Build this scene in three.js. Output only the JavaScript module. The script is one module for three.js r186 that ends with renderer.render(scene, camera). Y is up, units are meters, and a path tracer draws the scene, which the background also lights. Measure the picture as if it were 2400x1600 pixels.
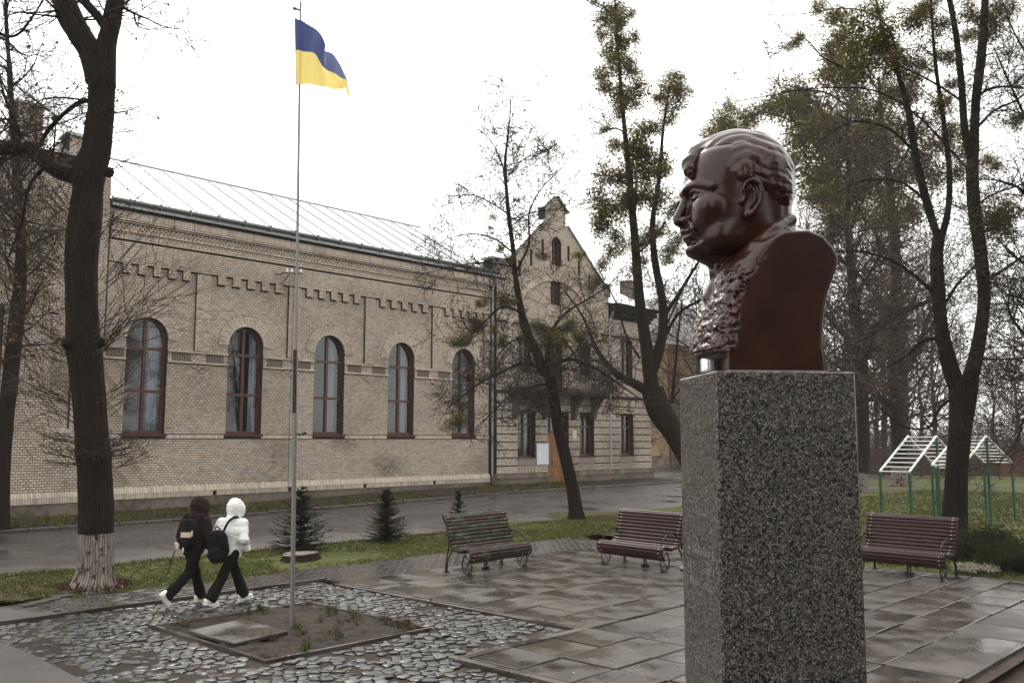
import * as THREE from 'three';
import { mergeGeometries, mergeVertices, toCreasedNormals } from 'three/addons/utils/BufferGeometryUtils.js';
import { RoundedBoxGeometry } from 'three/addons/geometries/RoundedBoxGeometry.js';

// ---------------------------------------------------------------- camera, sky, sun, exposure
// world: +x runs along the school facade, +z points from the facade towards the square, y is up; the lens is 2.4 m above the paving
const HEAD = THREE.MathUtils.degToRad(43.487), PITCH = THREE.MathUtils.degToRad(6.209), EYE = 2.4, FPX = 2114;
const scene = new THREE.Scene();
const camera = new THREE.PerspectiveCamera(41.456, 1024 / 682, 0.1, 900);
camera.position.set(0, EYE, 0);
camera.rotation.order = 'YXZ';
camera.rotation.y = HEAD - Math.PI / 2;
camera.rotation.x = PITCH;
scene.add(camera);
const renderer = new THREE.WebGLRenderer({ antialias: true });
renderer.toneMapping = THREE.LinearToneMapping;
renderer.toneMappingExposure = 1.42;
renderer.shadowMap.enabled = true;
{ // overcast sky: thick bright cloud all round, a little brighter where the hidden sun stands
  const W = 256, Hh = 128, d = new Float32Array(W * Hh * 4);
  const sx = Math.cos(HEAD + 0.45), sz = -Math.sin(HEAD + 0.45);
  for (let j = 0; j < Hh; j++) for (let i = 0; i < W; i++) {
    const v = (j + 0.5) / Hh, el = (v - 0.5) * Math.PI, az = ((i + 0.5) / W - 0.5) * 2 * Math.PI;
    const dx = Math.cos(el) * Math.cos(az), dy = Math.sin(el), dz = Math.cos(el) * Math.sin(az);
    const toSun = Math.max(0, dx * sx * 0.72 + dy * 0.69 + dz * sz * 0.72);
    let L = 1.0 + 0.75 * Math.pow(toSun, 2.2) + 0.05 * Math.sin(az * 5 + el * 9) * Math.cos(az * 3 - el * 6);
    if (dy < 0) L = 0.25;
    const k = (j * W + i) * 4;
    d[k] = L * 1.015; d[k + 1] = L; d[k + 2] = L * 0.975; d[k + 3] = 1;
  }
  const sky = new THREE.DataTexture(d, W, Hh, THREE.RGBAFormat, THREE.FloatType);
  sky.mapping = THREE.EquirectangularReflectionMapping; sky.magFilter = THREE.LinearFilter; sky.needsUpdate = true;
  scene.background = sky; scene.environment = sky; scene.backgroundIntensity = 1.25; scene.environmentIntensity = 1.25;
}
const sun = new THREE.DirectionalLight(0xfff4e6, 1.0);
sun.position.set(Math.cos(HEAD + 0.45) * 60, 60, -Math.sin(HEAD + 0.45) * 60);
sun.castShadow = true; sun.shadow.radius = 30; sun.shadow.mapSize.set(2048, 2048);
Object.assign(sun.shadow.camera, { left: -70, right: 70, top: 70, bottom: -70, near: 1, far: 250 });
scene.add(sun, sun.target);
scene.fog = new THREE.FogExp2(0xe6e4df, 0.00055);

// ---------------------------------------------------------------- helpers
function rng(seed) { let a = seed >>> 0; return () => { a = (a + 0x6D2B79F5) | 0; let t = Math.imul(a ^ (a >>> 15), 1 | a); t = (t + Math.imul(t ^ (t >>> 7), 61 | t)) ^ t; return ((t ^ (t >>> 14)) >>> 0) / 4294967296; }; }
const V3 = (x, y, z) => new THREE.Vector3(x, y, z);
const lerp = (a, b, t) => a + (b - a) * t, clamp = (x, a = 0, b = 1) => Math.max(a, Math.min(b, x));
const smooth = (t) => { t = clamp(t); return t * t * (3 - 2 * t); };
function h3(x, y, z) { let n = Math.imul(x, 374761393) ^ Math.imul(y, 668265263) ^ Math.imul(z, 1274126177); n = Math.imul(n ^ (n >>> 13), 1274126177); return ((n ^ (n >>> 16)) >>> 0) / 4294967296; }
function noise3(x, y, z) {
  const xi = Math.floor(x), yi = Math.floor(y), zi = Math.floor(z); let u = x - xi, v = y - yi, w = z - zi;
  u = u * u * (3 - 2 * u); v = v * v * (3 - 2 * v); w = w * w * (3 - 2 * w);
  const a = lerp(lerp(h3(xi, yi, zi), h3(xi + 1, yi, zi), u), lerp(h3(xi, yi + 1, zi), h3(xi + 1, yi + 1, zi), u), v);
  const b = lerp(lerp(h3(xi, yi, zi + 1), h3(xi + 1, yi, zi + 1), u), lerp(h3(xi, yi + 1, zi + 1), h3(xi + 1, yi + 1, zi + 1), u), v);
  return lerp(a, b, w);
}
const fbm = (x, y, z = 0, o = 4) => { let s = 0, a = 0.5, t = 0; for (let i = 0; i < o; i++) { s += a * noise3(x, y, z); t += a; x = x * 2.03 + 7; y = y * 2.03 + 3; z = z * 2.03 + 5; a *= 0.5; } return s / t; };
// periodic value noise for tiling textures
function pnoise(x, y, p, s = 0) { const xi = Math.floor(x), yi = Math.floor(y); let u = x - xi, v = y - yi; u = u * u * (3 - 2 * u); v = v * v * (3 - 2 * v); const m = (a) => ((a % p) + p) % p; return lerp(lerp(h3(m(xi), m(yi), s), h3(m(xi + 1), m(yi), s), u), lerp(h3(m(xi), m(yi + 1), s), h3(m(xi + 1), m(yi + 1), s), u), v); }
function pfbm(u, v, p, o, s = 0) { let r = 0, a = 0.5, t = 0; for (let i = 0; i < o; i++) { r += a * pnoise(u * p, v * p, p, s + i); t += a; p *= 2; a *= 0.5; } return r / t; }
// a pixel of the photograph gives a direction; the distance comes from the ground, a wall plane or a known depth
const HD = V3(Math.cos(HEAD), 0, -Math.sin(HEAD)), RT = V3(Math.sin(HEAD), 0, Math.cos(HEAD));
function ray(px, py) { const r = (px - 1200) / FPX, u = -(py - 800) / FPX, c = Math.cos(PITCH), s = Math.sin(PITCH); const up = u * c + s, fw = c - u * s; return V3(HD.x * fw + RT.x * r, up, HD.z * fw + RT.z * r); }
const onGround = (px, py, y = 0) => { const d = ray(px, py); return d.multiplyScalar((y - EYE) / d.y).add(V3(0, EYE, 0)); };
const atDepth = (px, py, Z) => { const d = ray(px, py); return d.multiplyScalar(Z / d.dot(HD)).add(V3(0, EYE, 0)); };
const depthOf = (p) => p.x * HD.x + p.z * HD.z;

// textures
function dataTex(n, m, fn, srgb, rep) {
  const d = new Uint8Array(n * m * 4);
  for (let j = 0; j < m; j++) for (let i = 0; i < n; i++) { const c = fn((i + 0.5) / n, (j + 0.5) / m, i, j), k = (j * n + i) * 4; if (typeof c === 'number') { d[k] = d[k + 1] = d[k + 2] = clamp(c) * 255; } else { d[k] = clamp(c[0]) * 255; d[k + 1] = clamp(c[1]) * 255; d[k + 2] = clamp(c[2]) * 255; } d[k + 3] = 255; }
  const t = new THREE.DataTexture(d, n, m, THREE.RGBAFormat); t.wrapS = t.wrapT = THREE.RepeatWrapping; t.magFilter = THREE.LinearFilter; t.minFilter = THREE.LinearMipmapLinearFilter; t.generateMipmaps = true;
  if (srgb) t.colorSpace = THREE.SRGBColorSpace; if (rep) t.repeat.set(rep, rep); t.needsUpdate = true; return t;
}
const mix3 = (a, b, t) => [lerp(a[0], b[0], t), lerp(a[1], b[1], t), lerp(a[2], b[2], t)];
const rgb = (r, g, b) => new THREE.Color().setRGB(r, g, b);
const std = (c, rough, o = {}) => new (rough >= 0.75 && rough < 1 ? THREE.MeshPhysicalMaterial : THREE.MeshStandardMaterial)({ ...(rough >= 0.75 && rough < 1 ? { specularIntensity: 0.4 } : {}), color: Array.isArray(c) ? rgb(...c) : c, roughness: rough, metalness: 0, ...o });

// objects
const taken = {};
function numbered(name) { const n = taken[name] || 0; taken[name] = n + 1; return n ? `${name}_${String(n).padStart(3, '0')}` : name; }
function shade(o) { o.castShadow = true; o.receiveShadow = true; return o; }
function part(parent, name, geo, m, kind) { const o = shade(new THREE.Mesh(geo, m)); o.name = name; if (kind) o.userData.kind = kind; parent.add(o); return o; }
function tag(o, label, category, group) { o.userData.label = label; o.userData.category = category; if (group) o.userData.group = group; return o; }
function thing(name, label, category, pos, turn, group) { const g = new THREE.Group(); g.name = numbered(name); if (pos) g.position.copy(pos); if (turn) g.rotation.y = turn; tag(g, label, category, group); scene.add(g); return g; }
function structure(name, label, geo, m) { const o = geo ? shade(new THREE.Mesh(geo, m)) : new THREE.Group(); o.name = numbered(name); o.userData.kind = 'structure'; tag(o, label, name.replace(/_/g, ' ').split(' ').slice(-2).join(' ')); scene.add(o); return o; }
const col = (o, label) => { o.userData.label = label; return o; };

// geometry: everything may be merged, so keep position / normal / uv, indexed
function prep(g) { for (const k of Object.keys(g.attributes)) if (!['position', 'normal', 'uv'].includes(k)) g.deleteAttribute(k); if (!g.index) { const n = g.attributes.position.count, ix = new Uint32Array(n); for (let i = 0; i < n; i++) ix[i] = i; g.setIndex(new THREE.BufferAttribute(ix, 1)); } if (!g.attributes.uv) g.setAttribute('uv', new THREE.BufferAttribute(new Float32Array(g.attributes.position.count * 2), 2)); return g; }
const merge = (list) => mergeGeometries(list.map(prep));
function boxUV(g) { const p = g.attributes.position, n = g.attributes.normal, uv = new Float32Array(p.count * 2); for (let i = 0; i < p.count; i++) { const ax = Math.abs(n.getX(i)), ay = Math.abs(n.getY(i)), az = Math.abs(n.getZ(i)); if (ay >= ax && ay >= az) { uv[2 * i] = p.getX(i); uv[2 * i + 1] = p.getZ(i); } else if (ax >= az) { uv[2 * i] = p.getZ(i); uv[2 * i + 1] = p.getY(i); } else { uv[2 * i] = p.getX(i); uv[2 * i + 1] = p.getY(i); } } g.setAttribute('uv', new THREE.BufferAttribute(uv, 2)); return g; }
function box(x0, x1, y0, y1, z0, z1) { const g = new THREE.BoxGeometry(x1 - x0, y1 - y0, z1 - z0); g.translate((x0 + x1) / 2, (y0 + y1) / 2, (z0 + z1) / 2); return boxUV(prep(g)); }
function chamferBox(sx, sy, sz, c) { // box with all edges cut, 44 triangles, centred
  const pts = [], X = sx / 2, Y = sy / 2, Z = sz / 2, g = new THREE.BufferGeometry(), tri = [];
  const v = (a, s) => { const q = [a[0], a[1], a[2]]; return q; };
  const P = (sx_, sy_, sz_, ax) => { const q = [sx_ * (X - c), sy_ * (Y - c), sz_ * (Z - c)]; q[ax] = [sx_ * X, sy_ * Y, sz_ * Z][ax]; return q; };
  const quad = (a, b, d, e, n) => { const ab = V3(...b).sub(V3(...a)), ad = V3(...d).sub(V3(...a)); if (ab.cross(ad).dot(n) < 0) [b, e] = [e, b]; tri.push(a, b, d, a, d, e); };
  const S = [-1, 1];
  for (let ax = 0; ax < 3; ax++) for (const s of S) { const o = [(ax + 1) % 3, (ax + 2) % 3], cs = [[-1, -1], [1, -1], [1, 1], [-1, 1]].map(([a, b]) => { const q = [0, 0, 0]; q[ax] = s; q[o[0]] = a; q[o[1]] = b; return P(q[0], q[1], q[2], ax); }); const n = V3(0, 0, 0); n.setComponent(ax, s); quad(cs[0], cs[1], cs[2], cs[3], n); }
  for (let ax = 0; ax < 3; ax++) { const a = (ax + 1) % 3, b = (ax + 2) % 3; for (const s of S) for (const t of S) { const q = (e, w) => { const r = [0, 0, 0]; r[ax] = e; r[a] = s; r[b] = t; return P(r[0], r[1], r[2], w); }; const n = V3(0, 0, 0); n.setComponent(a, s); n.setComponent(b, t); quad(q(-1, a), q(1, a), q(1, b), q(-1, b), n); } }
  for (const i of S) for (const j of S) for (const k of S) { const a = P(i, j, k, 0), b = P(i, j, k, 1), d = P(i, j, k, 2); const n = V3(i, j, k), cr = V3(...b).sub(V3(...a)).cross(V3(...d).sub(V3(...a))); if (cr.dot(n) < 0) tri.push(a, d, b); else tri.push(a, b, d); }
  g.setAttribute('position', new THREE.BufferAttribute(new Float32Array(tri.flat()), 3)); g.computeVertexNormals(); return boxUV(prep(g));
}
// tapered tube through points; r is a number or an array; disp(angle, along) adds relief
function tube(pts, r, seg = 6, disp, cap = true) {
  const n = pts.length, w = seg + 1, arr = Array.isArray(r), caps = cap ? [[0, -1], [n - 1, 1]].filter(([i]) => (arr ? r[i] : r) >= 0.004) : [], nv = n * w + caps.length * (w + 1), pos = new Float32Array(nv * 3), nor = new Float32Array(nv * 3), uv = new Float32Array(nv * 2), idx = new Uint32Array((n - 1) * seg * 6 + caps.length * seg * 3);
  let Nx = 0, Ny = 0, Nz = 1, L = 0, o = 0, q = 0; const T3 = (i) => { const a = pts[Math.max(0, i - 1)], b = pts[Math.min(n - 1, i + 1)]; let x = b.x - a.x, y = b.y - a.y, z = b.z - a.z; const l = Math.hypot(x, y, z) || 1; return [x / l, y / l, z / l]; };
  if (Math.abs(T3(0)[2]) > 0.9) { Nx = 1; Nz = 0; }
  for (let i = 0; i < n; i++) {
    const [tx, ty, tz] = T3(i), d = Nx * tx + Ny * ty + Nz * tz; Nx -= tx * d; Ny -= ty * d; Nz -= tz * d; const l = Math.hypot(Nx, Ny, Nz) || 1; Nx /= l; Ny /= l; Nz /= l;
    const Bx = ty * Nz - tz * Ny, By = tz * Nx - tx * Nz, Bz = tx * Ny - ty * Nx, p = pts[i], rad = arr ? r[i] : r; if (i) L += p.distanceTo(pts[i - 1]);
    for (let k = 0; k <= seg; k++) { const a = k / seg * 6.283185307, c = Math.cos(a), s = Math.sin(a), dx = Nx * c + Bx * s, dy = Ny * c + By * s, dz = Nz * c + Bz * s, rr = rad + (disp ? disp(k === seg ? 0 : a, L, i) : 0); pos[3 * o] = p.x + dx * rr; pos[3 * o + 1] = p.y + dy * rr; pos[3 * o + 2] = p.z + dz * rr; nor[3 * o] = dx; nor[3 * o + 1] = dy; nor[3 * o + 2] = dz; uv[2 * o] = k / seg; uv[2 * o + 1] = L; o++; }
  }
  for (let i = 0; i < n - 1; i++) for (let k = 0; k < seg; k++) { const a = i * w + k, b = a + 1, c = a + w, d = c + 1; idx[q++] = a; idx[q++] = b; idx[q++] = c; idx[q++] = b; idx[q++] = d; idx[q++] = c; }
  for (const [i, s] of caps) { const t = T3(i), c = o; for (let k = -1; k <= seg; k++) { const e = (i * w + k) * 3; pos[3 * o] = k < 0 ? pts[i].x : pos[e]; pos[3 * o + 1] = k < 0 ? pts[i].y : pos[e + 1]; pos[3 * o + 2] = k < 0 ? pts[i].z : pos[e + 2]; nor[3 * o] = t[0] * s; nor[3 * o + 1] = t[1] * s; nor[3 * o + 2] = t[2] * s; o++; } for (let k = 0; k < seg; k++) { idx[q++] = c; idx[q++] = s > 0 ? c + 1 + k : c + 2 + k; idx[q++] = s > 0 ? c + 2 + k : c + 1 + k; } }
  const g = new THREE.BufferGeometry(); g.setAttribute('position', new THREE.BufferAttribute(pos, 3)); g.setAttribute('normal', new THREE.BufferAttribute(nor, 3)); g.setAttribute('uv', new THREE.BufferAttribute(uv, 2)); g.setIndex(new THREE.BufferAttribute(idx, 1)); if (disp) g.computeVertexNormals(); return g;
}
function spline(pts, n) { const c = new THREE.CatmullRomCurve3(pts, false, 'centripetal'); return c.getPoints(n); }
const bar = (a, b, r, seg = 8) => tube([V3(...a), V3(...b)], r, seg);
function instanced(parent, name, geo, m, mats, cols, kind = 'stuff') { const o = new THREE.InstancedMesh(geo, m, mats.length); mats.forEach((q, i) => { o.setMatrixAt(i, q); if (cols) o.setColorAt(i, cols[i]); }); o.name = name; o.userData.kind = kind; shade(o); parent.add(o); return o; }
const M4 = (p, q, s) => new THREE.Matrix4().compose(p, q || new THREE.Quaternion(), s || V3(1, 1, 1));
const quatY = (a) => new THREE.Quaternion().setFromAxisAngle(V3(0, 1, 0), a);
const eul = (x, y, z) => new THREE.Quaternion().setFromEuler(new THREE.Euler(x, y, z));
// smooth closed surface of a signed distance field on a grid (surface nets)
function surfaceNets(sdf, lo, hi, h) {
  const nx = Math.ceil((hi[0] - lo[0]) / h) + 1, ny = Math.ceil((hi[1] - lo[1]) / h) + 1, nz = Math.ceil((hi[2] - lo[2]) / h) + 1, f = new Float32Array(nx * ny * nz), B = 4;
  for (let k = 0; k < nz; k += B) for (let j = 0; j < ny; j += B) for (let i = 0; i < nx; i += B) {
    const c = sdf(lo[0] + (i + 1.5) * h, lo[1] + (j + 1.5) * h, lo[2] + (k + 1.5) * h), far = Math.abs(c) > 6.5 * h + 0.012;
    for (let z = k; z < Math.min(k + B, nz); z++) for (let y = j; y < Math.min(j + B, ny); y++) for (let x = i; x < Math.min(i + B, nx); x++) f[(z * ny + y) * nx + x] = far ? c : sdf(lo[0] + x * h, lo[1] + y * h, lo[2] + z * h);
  }
  const vid = new Int32Array(nx * ny * nz).fill(-1), pos = [], nor = [], idx = [], at = (x, y, z) => f[(z * ny + y) * nx + x];
  for (let z = 0; z < nz - 1; z++) for (let y = 0; y < ny - 1; y++) for (let x = 0; x < nx - 1; x++) {
    const c = [at(x, y, z), at(x + 1, y, z), at(x, y + 1, z), at(x + 1, y + 1, z), at(x, y, z + 1), at(x + 1, y, z + 1), at(x, y + 1, z + 1), at(x + 1, y + 1, z + 1)];
    let m = 0; for (let i = 0; i < 8; i++) if (c[i] < 0) m++; if (m === 0 || m === 8) continue;
    let sx = 0, sy = 0, sz = 0, n = 0;
    for (const [a, b] of NET) if ((c[a] < 0) !== (c[b] < 0)) { const t = c[a] / (c[a] - c[b]); sx += lerp(a & 1, b & 1, t); sy += lerp((a >> 1) & 1, (b >> 1) & 1, t); sz += lerp(a >> 2, b >> 2, t); n++; }
    vid[(z * ny + y) * nx + x] = pos.length / 3; pos.push(lo[0] + (x + sx / n) * h, lo[1] + (y + sy / n) * h, lo[2] + (z + sz / n) * h);
    const gx = c[1] + c[3] + c[5] + c[7] - c[0] - c[2] - c[4] - c[6], gy = c[2] + c[3] + c[6] + c[7] - c[0] - c[1] - c[4] - c[5], gz = c[4] + c[5] + c[6] + c[7] - c[0] - c[1] - c[2] - c[3], gl = Math.hypot(gx, gy, gz) || 1; nor.push(gx / gl, gy / gl, gz / gl);
  }
  const id = (x, y, z) => vid[(z * ny + y) * nx + x], q = (a, b, c, d, fl) => fl ? idx.push(a, b, c, a, c, d) : idx.push(a, c, b, a, d, c);
  for (let z = 1; z < nz - 1; z++) for (let y = 1; y < ny - 1; y++) for (let x = 1; x < nx - 1; x++) {
    const s = at(x, y, z) < 0;
    if (s !== at(x + 1, y, z) < 0) q(id(x, y - 1, z - 1), id(x, y, z - 1), id(x, y, z), id(x, y - 1, z), s);
    if (s !== at(x, y + 1, z) < 0) q(id(x - 1, y, z - 1), id(x - 1, y, z), id(x, y, z), id(x, y, z - 1), s);
    if (s !== at(x, y, z + 1) < 0) q(id(x - 1, y - 1, z), id(x, y - 1, z), id(x, y, z), id(x - 1, y, z), s);
  }
  const g = new THREE.BufferGeometry(); g.setAttribute('position', new THREE.Float32BufferAttribute(pos, 3)); g.setAttribute('normal', new THREE.Float32BufferAttribute(nor, 3)); g.setAttribute('uv', new THREE.Float32BufferAttribute(new Float32Array(pos.length / 3 * 2), 2)); g.setIndex(idx); return g;
}
const NET = [[0, 1], [2, 3], [4, 5], [6, 7], [0, 2], [1, 3], [4, 6], [5, 7], [0, 4], [1, 5], [2, 6], [3, 7]];
const smin = (a, b, k) => { const h = clamp(0.5 + 0.5 * (b - a) / k); return lerp(b, a, h) - k * h * (1 - h); };
const smax = (a, b, k) => -smin(-a, -b, k);
function capD(x, y, z, a, b, ra, rb) { const bx = b[0] - a[0], by = b[1] - a[1], bz = b[2] - a[2], px = x - a[0], py = y - a[1], pz = z - a[2], t = clamp((px * bx + py * by + pz * bz) / (bx * bx + by * by + bz * bz)); return Math.hypot(px - bx * t, py - by * t, pz - bz * t) - lerp(ra, rb === undefined ? ra : rb, t); }
const ellD = (x, y, z, c, r) => { const u = (x - c[0]) / r[0], v = (y - c[1]) / r[1], w = (z - c[2]) / r[2], k = Math.hypot(u, v, w), g = Math.hypot(u / r[0], v / r[1], w / r[2]); return g < 1e-6 ? -Math.min(...r) : k * (k - 1) / g; };
function chainD(x, y, z, P, R) { let d = 1e9; for (let i = 0; i < P.length - 1; i++) d = Math.min(d, capD(x, y, z, P[i], P[i + 1], R[i], R[i + 1])); return d; }
function table(ys, vs, y) { if (y <= ys[0]) return vs[0]; for (let i = 1; i < ys.length; i++) if (y <= ys[i]) return lerp(vs[i - 1], vs[i], (y - ys[i - 1]) / (ys[i] - ys[i - 1])); return vs[vs.length - 1]; }
function polyD(P, x, y) { let d = 1e9, s = 1; for (let i = 0, j = P.length - 1; i < P.length; j = i++) { const ex = P[j][0] - P[i][0], ey = P[j][1] - P[i][1], wx = x - P[i][0], wy = y - P[i][1], t = clamp((wx * ex + wy * ey) / (ex * ex + ey * ey)); d = Math.min(d, (wx - ex * t) ** 2 + (wy - ey * t) ** 2); const c1 = y >= P[i][1], c2 = y < P[j][1], c3 = ex * wy > ey * wx; if ((c1 && c2 && c3) || (!c1 && !c2 && !c3)) s = -s; } return s * Math.sqrt(d); }
// ---------------------------------------------------------------- the ground
const gh = (x, z) => 0.22 * smooth((x - 10) / 22) * smooth((-z - 18) / 8);
function sheet(x0, x1, z0, z1, step, yf, edge, skirt = 0) {
  const nx = Math.max(1, Math.round((x1 - x0) / step)), nz = Math.max(1, Math.round((z1 - z0) / step)), pos = [], uv = [], idx = [];
  for (let j = 0; j <= nz; j++) for (let i = 0; i <= nx; i++) { let x = lerp(x0, x1, i / nx), z = lerp(z0, z1, j / nz); if (edge) [x, z] = edge(x, z, i / nx, j / nz); pos.push(x, yf(x, z) - (i === 0 || j === 0 || i === nx || j === nz ? skirt : 0), z); uv.push(x, -z); }
  for (let j = 0; j < nz; j++) for (let i = 0; i < nx; i++) { const a = j * (nx + 1) + i; idx.push(a, a + nx + 1, a + 1, a + 1, a + nx + 1, a + nx + 2); }
  const g = new THREE.BufferGeometry(); g.setAttribute('position', new THREE.Float32BufferAttribute(pos, 3)); g.setAttribute('uv', new THREE.Float32BufferAttribute(uv, 2)); g.setIndex(idx); g.computeVertexNormals(); return g;
}
const T = {};
T.soil = dataTex(512, 512, (u, v) => { const a = pfbm(u, v, 6, 6, 1), b = pfbm(u, v, 40, 3, 9); return mix3([0.165, 0.138, 0.115], [0.285, 0.243, 0.203], clamp((a - 0.3) * 1.8) * 0.6 + b * 0.4); }, true, 0.25);
T.soilB = dataTex(512, 512, (u, v) => pfbm(u, v, 16, 5, 2), false, 0.25);
T.asph = dataTex(512, 512, (u, v) => { const a = pfbm(u, v, 4, 4, 11), b = pfbm(u, v, 90, 2, 12); const c = mix3([0.175, 0.162, 0.155], [0.255, 0.238, 0.226], clamp((a - 0.3) * 2)); return mix3(c, [0.34, 0.325, 0.31], b > 0.66 ? (b - 0.66) * 2.2 : 0); }, true, 0.2);
T.asphR = dataTex(512, 512, (u, v) => { const a = pfbm(u, v, 5, 4, 15), b = pfbm(u, v, 60, 2, 16); return clamp(0.27 + (a - 0.36) * 1.5, 0.2, 0.62) + (b - 0.5) * 0.12; }, false, 0.2);
T.asphB = dataTex(512, 512, (u, v) => pfbm(u, v, 100, 2, 13) * 0.6 + pfbm(u, v, 8, 3, 14) * 0.4, false, 0.2);
T.lawn = dataTex(512, 512, (u, v) => { const a = pfbm(u, v, 5, 5, 21), b = pfbm(u, v, 60, 3, 22), d = pfbm(u, v, 9, 5, 23); let c = mix3([0.225, 0.26, 0.09], [0.345, 0.385, 0.13], clamp((a - 0.3) * 2)); c = mix3(c, [0.3, 0.25, 0.19], clamp((d - 0.53) * 6)); return mix3(c, [0.2, 0.19, 0.12], b * 0.6); }, true, 0.1);
T.conc = dataTex(512, 512, (u, v) => { const a = pfbm(u, v, 5, 5, 31), b = pfbm(u, v, 120, 2, 32), d = pfbm(u, v, 12, 4, 33); let c = mix3([0.215, 0.195, 0.178], [0.31, 0.284, 0.262], clamp((a - 0.28) * 2.1)); c = mix3(c, [0.26, 0.235, 0.21], clamp((d - 0.62) * 3)); return mix3(c, [0.4, 0.375, 0.35], b > 0.7 ? (b - 0.7) * 1.5 : 0); }, true, 0.4);
T.concR = dataTex(512, 512, (u, v) => { const a = pfbm(u, v, 4, 4, 35), b = pfbm(u, v, 80, 2, 36); return clamp(0.31 + (a - 0.45) * 1.4, 0.13, 0.6) + (b - 0.5) * 0.07; }, false, 0.4);
T.concB = dataTex(512, 512, (u, v) => pfbm(u, v, 90, 3, 37) * 0.5 + pfbm(u, v, 6, 3, 38) * 0.5, false, 0.4);
const Mt = {
  soil: std(0xffffff, 0.8, { map: T.soil, bumpMap: T.soilB, bumpScale: 0.03 }),
  asphalt: std(0xffffff, 1, { map: T.asph, roughnessMap: T.asphR, bumpMap: T.asphB, bumpScale: 0.004 }),
  lawn: std(0xffffff, 0.9, { map: T.lawn, bumpMap: T.soilB, bumpScale: 0.04 }),
  conc: std(0xffffff, 1, { map: T.conc, roughnessMap: T.concR, bumpMap: T.concB, bumpScale: 0.003 }),
};
const blockMats = [0.82, 0.95, 0.72, 0.88].map((k) => { const m = Mt.conc.clone(); m.color = rgb(k * 0.93, k * 0.96, k); return m; });
const slabMats = [1, 0.86, 0.94, 1.07, 0.8, 0.98].map((k, i) => { const m = Mt.conc.clone(); m.color = rgb(k, k * (i % 2 ? 0.985 : 0.97), k * (i % 3 ? 0.965 : 0.935)); return m; });
structure('ground', 'bare brown soil reaching away beyond the square and lawns', sheet(-160, 240, -220, 120, 4, (x, z) => gh(x, z) - 0.13), Mt.soil);
structure('road', 'wet grey asphalt road running along the front of the school', sheet(-40, 47, -26, -18.05, 1, (x, z) => gh(x, z) - 0.035 + 0.025 * (fbm(x * 0.3, z * 0.3, 3) - 0.5), (x, z, u, v) => [x, z + (v === 1 ? 0.35 * (fbm(x * 0.6, 4, 1) - 0.5) : 0)]), Mt.asphalt);
structure('yard', 'wet asphalt yard between the school wing and the pale yellow house', sheet(42.6, 100, -60, -26, 2, (x, z) => gh(x, z) - 0.04), Mt.asphalt);
const verge = structure('verge', 'muddy verge with moss under the school wall');
part(verge, 'verge_soil', sheet(-40, 42.6, -30, -26.15, 0.5, (x, z) => gh(x, z) + 0.02 + 0.05 * fbm(x * 0.9, z * 0.9, 8) + 0.05 * smooth((-27.4 - z) / 2)), (() => { const m = Mt.soil.clone(); m.color = rgb(0.8, 0.78, 0.72); return m; })());
{ const mats = [], r = rng(5); for (let x = 2; x < 42; x += 0.8) mats.push([x, 0.8]); const gs = [0, 1, 2].map(() => chamferBox(0.78, 0.2, 0.15, 0.015)); mats.forEach(([x], i) => { const k = part(verge, 'kerb_stone', gs[i % 3], slabMats[(i * 5) % 6]); k.position.set(x, gh(x, -26.07) - 0.04 + 0.02 * (r() - 0.5), -26.07 + 0.04 * (r() - 0.5)); k.rotation.set(0.06 * (r() - 0.5), 0.04 * (r() - 0.5), 0.03 * (r() - 0.5)); }); }
const lawnY = (x, z) => -0.01 + 0.04 * (fbm(x * 0.7, z * 0.7, 2) - 0.5);
const lawnEdge = (x, z, u, v) => { if (v === 0) z += 0.3 * (fbm(x * 0.7, 9, 0) - 0.5); if (v === 1) z += 0.25 * (fbm(x * 0.9, 1, 5) - 0.5) - 1.2 * smooth((6.2 - x) / 2.4); return [x, z]; };
structure('grass_strip', 'mossy grass strip between the road and the block path', sheet(-30, 24.2, -18, -14.6, 0.4, lawnY, lawnEdge, 0.1), Mt.lawn);
structure('lawn', 'patchy green lawn with exercise frames beyond the paved square', sheet(17.6, 80, -25, 14, 0.7, (x, z) => -0.03 + 0.1 * (fbm(x * 0.25, z * 0.25, 4) - 0.5), (x, z, u, v) => [x + (u === 0 ? 0.3 * fbm(3, z, 1) + 6.5 * smooth((-z - 12) / 1.5) + 22 * smooth((-z - 16.6) / 1.6) : 0), z], 0.1), Mt.lawn);
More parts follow.
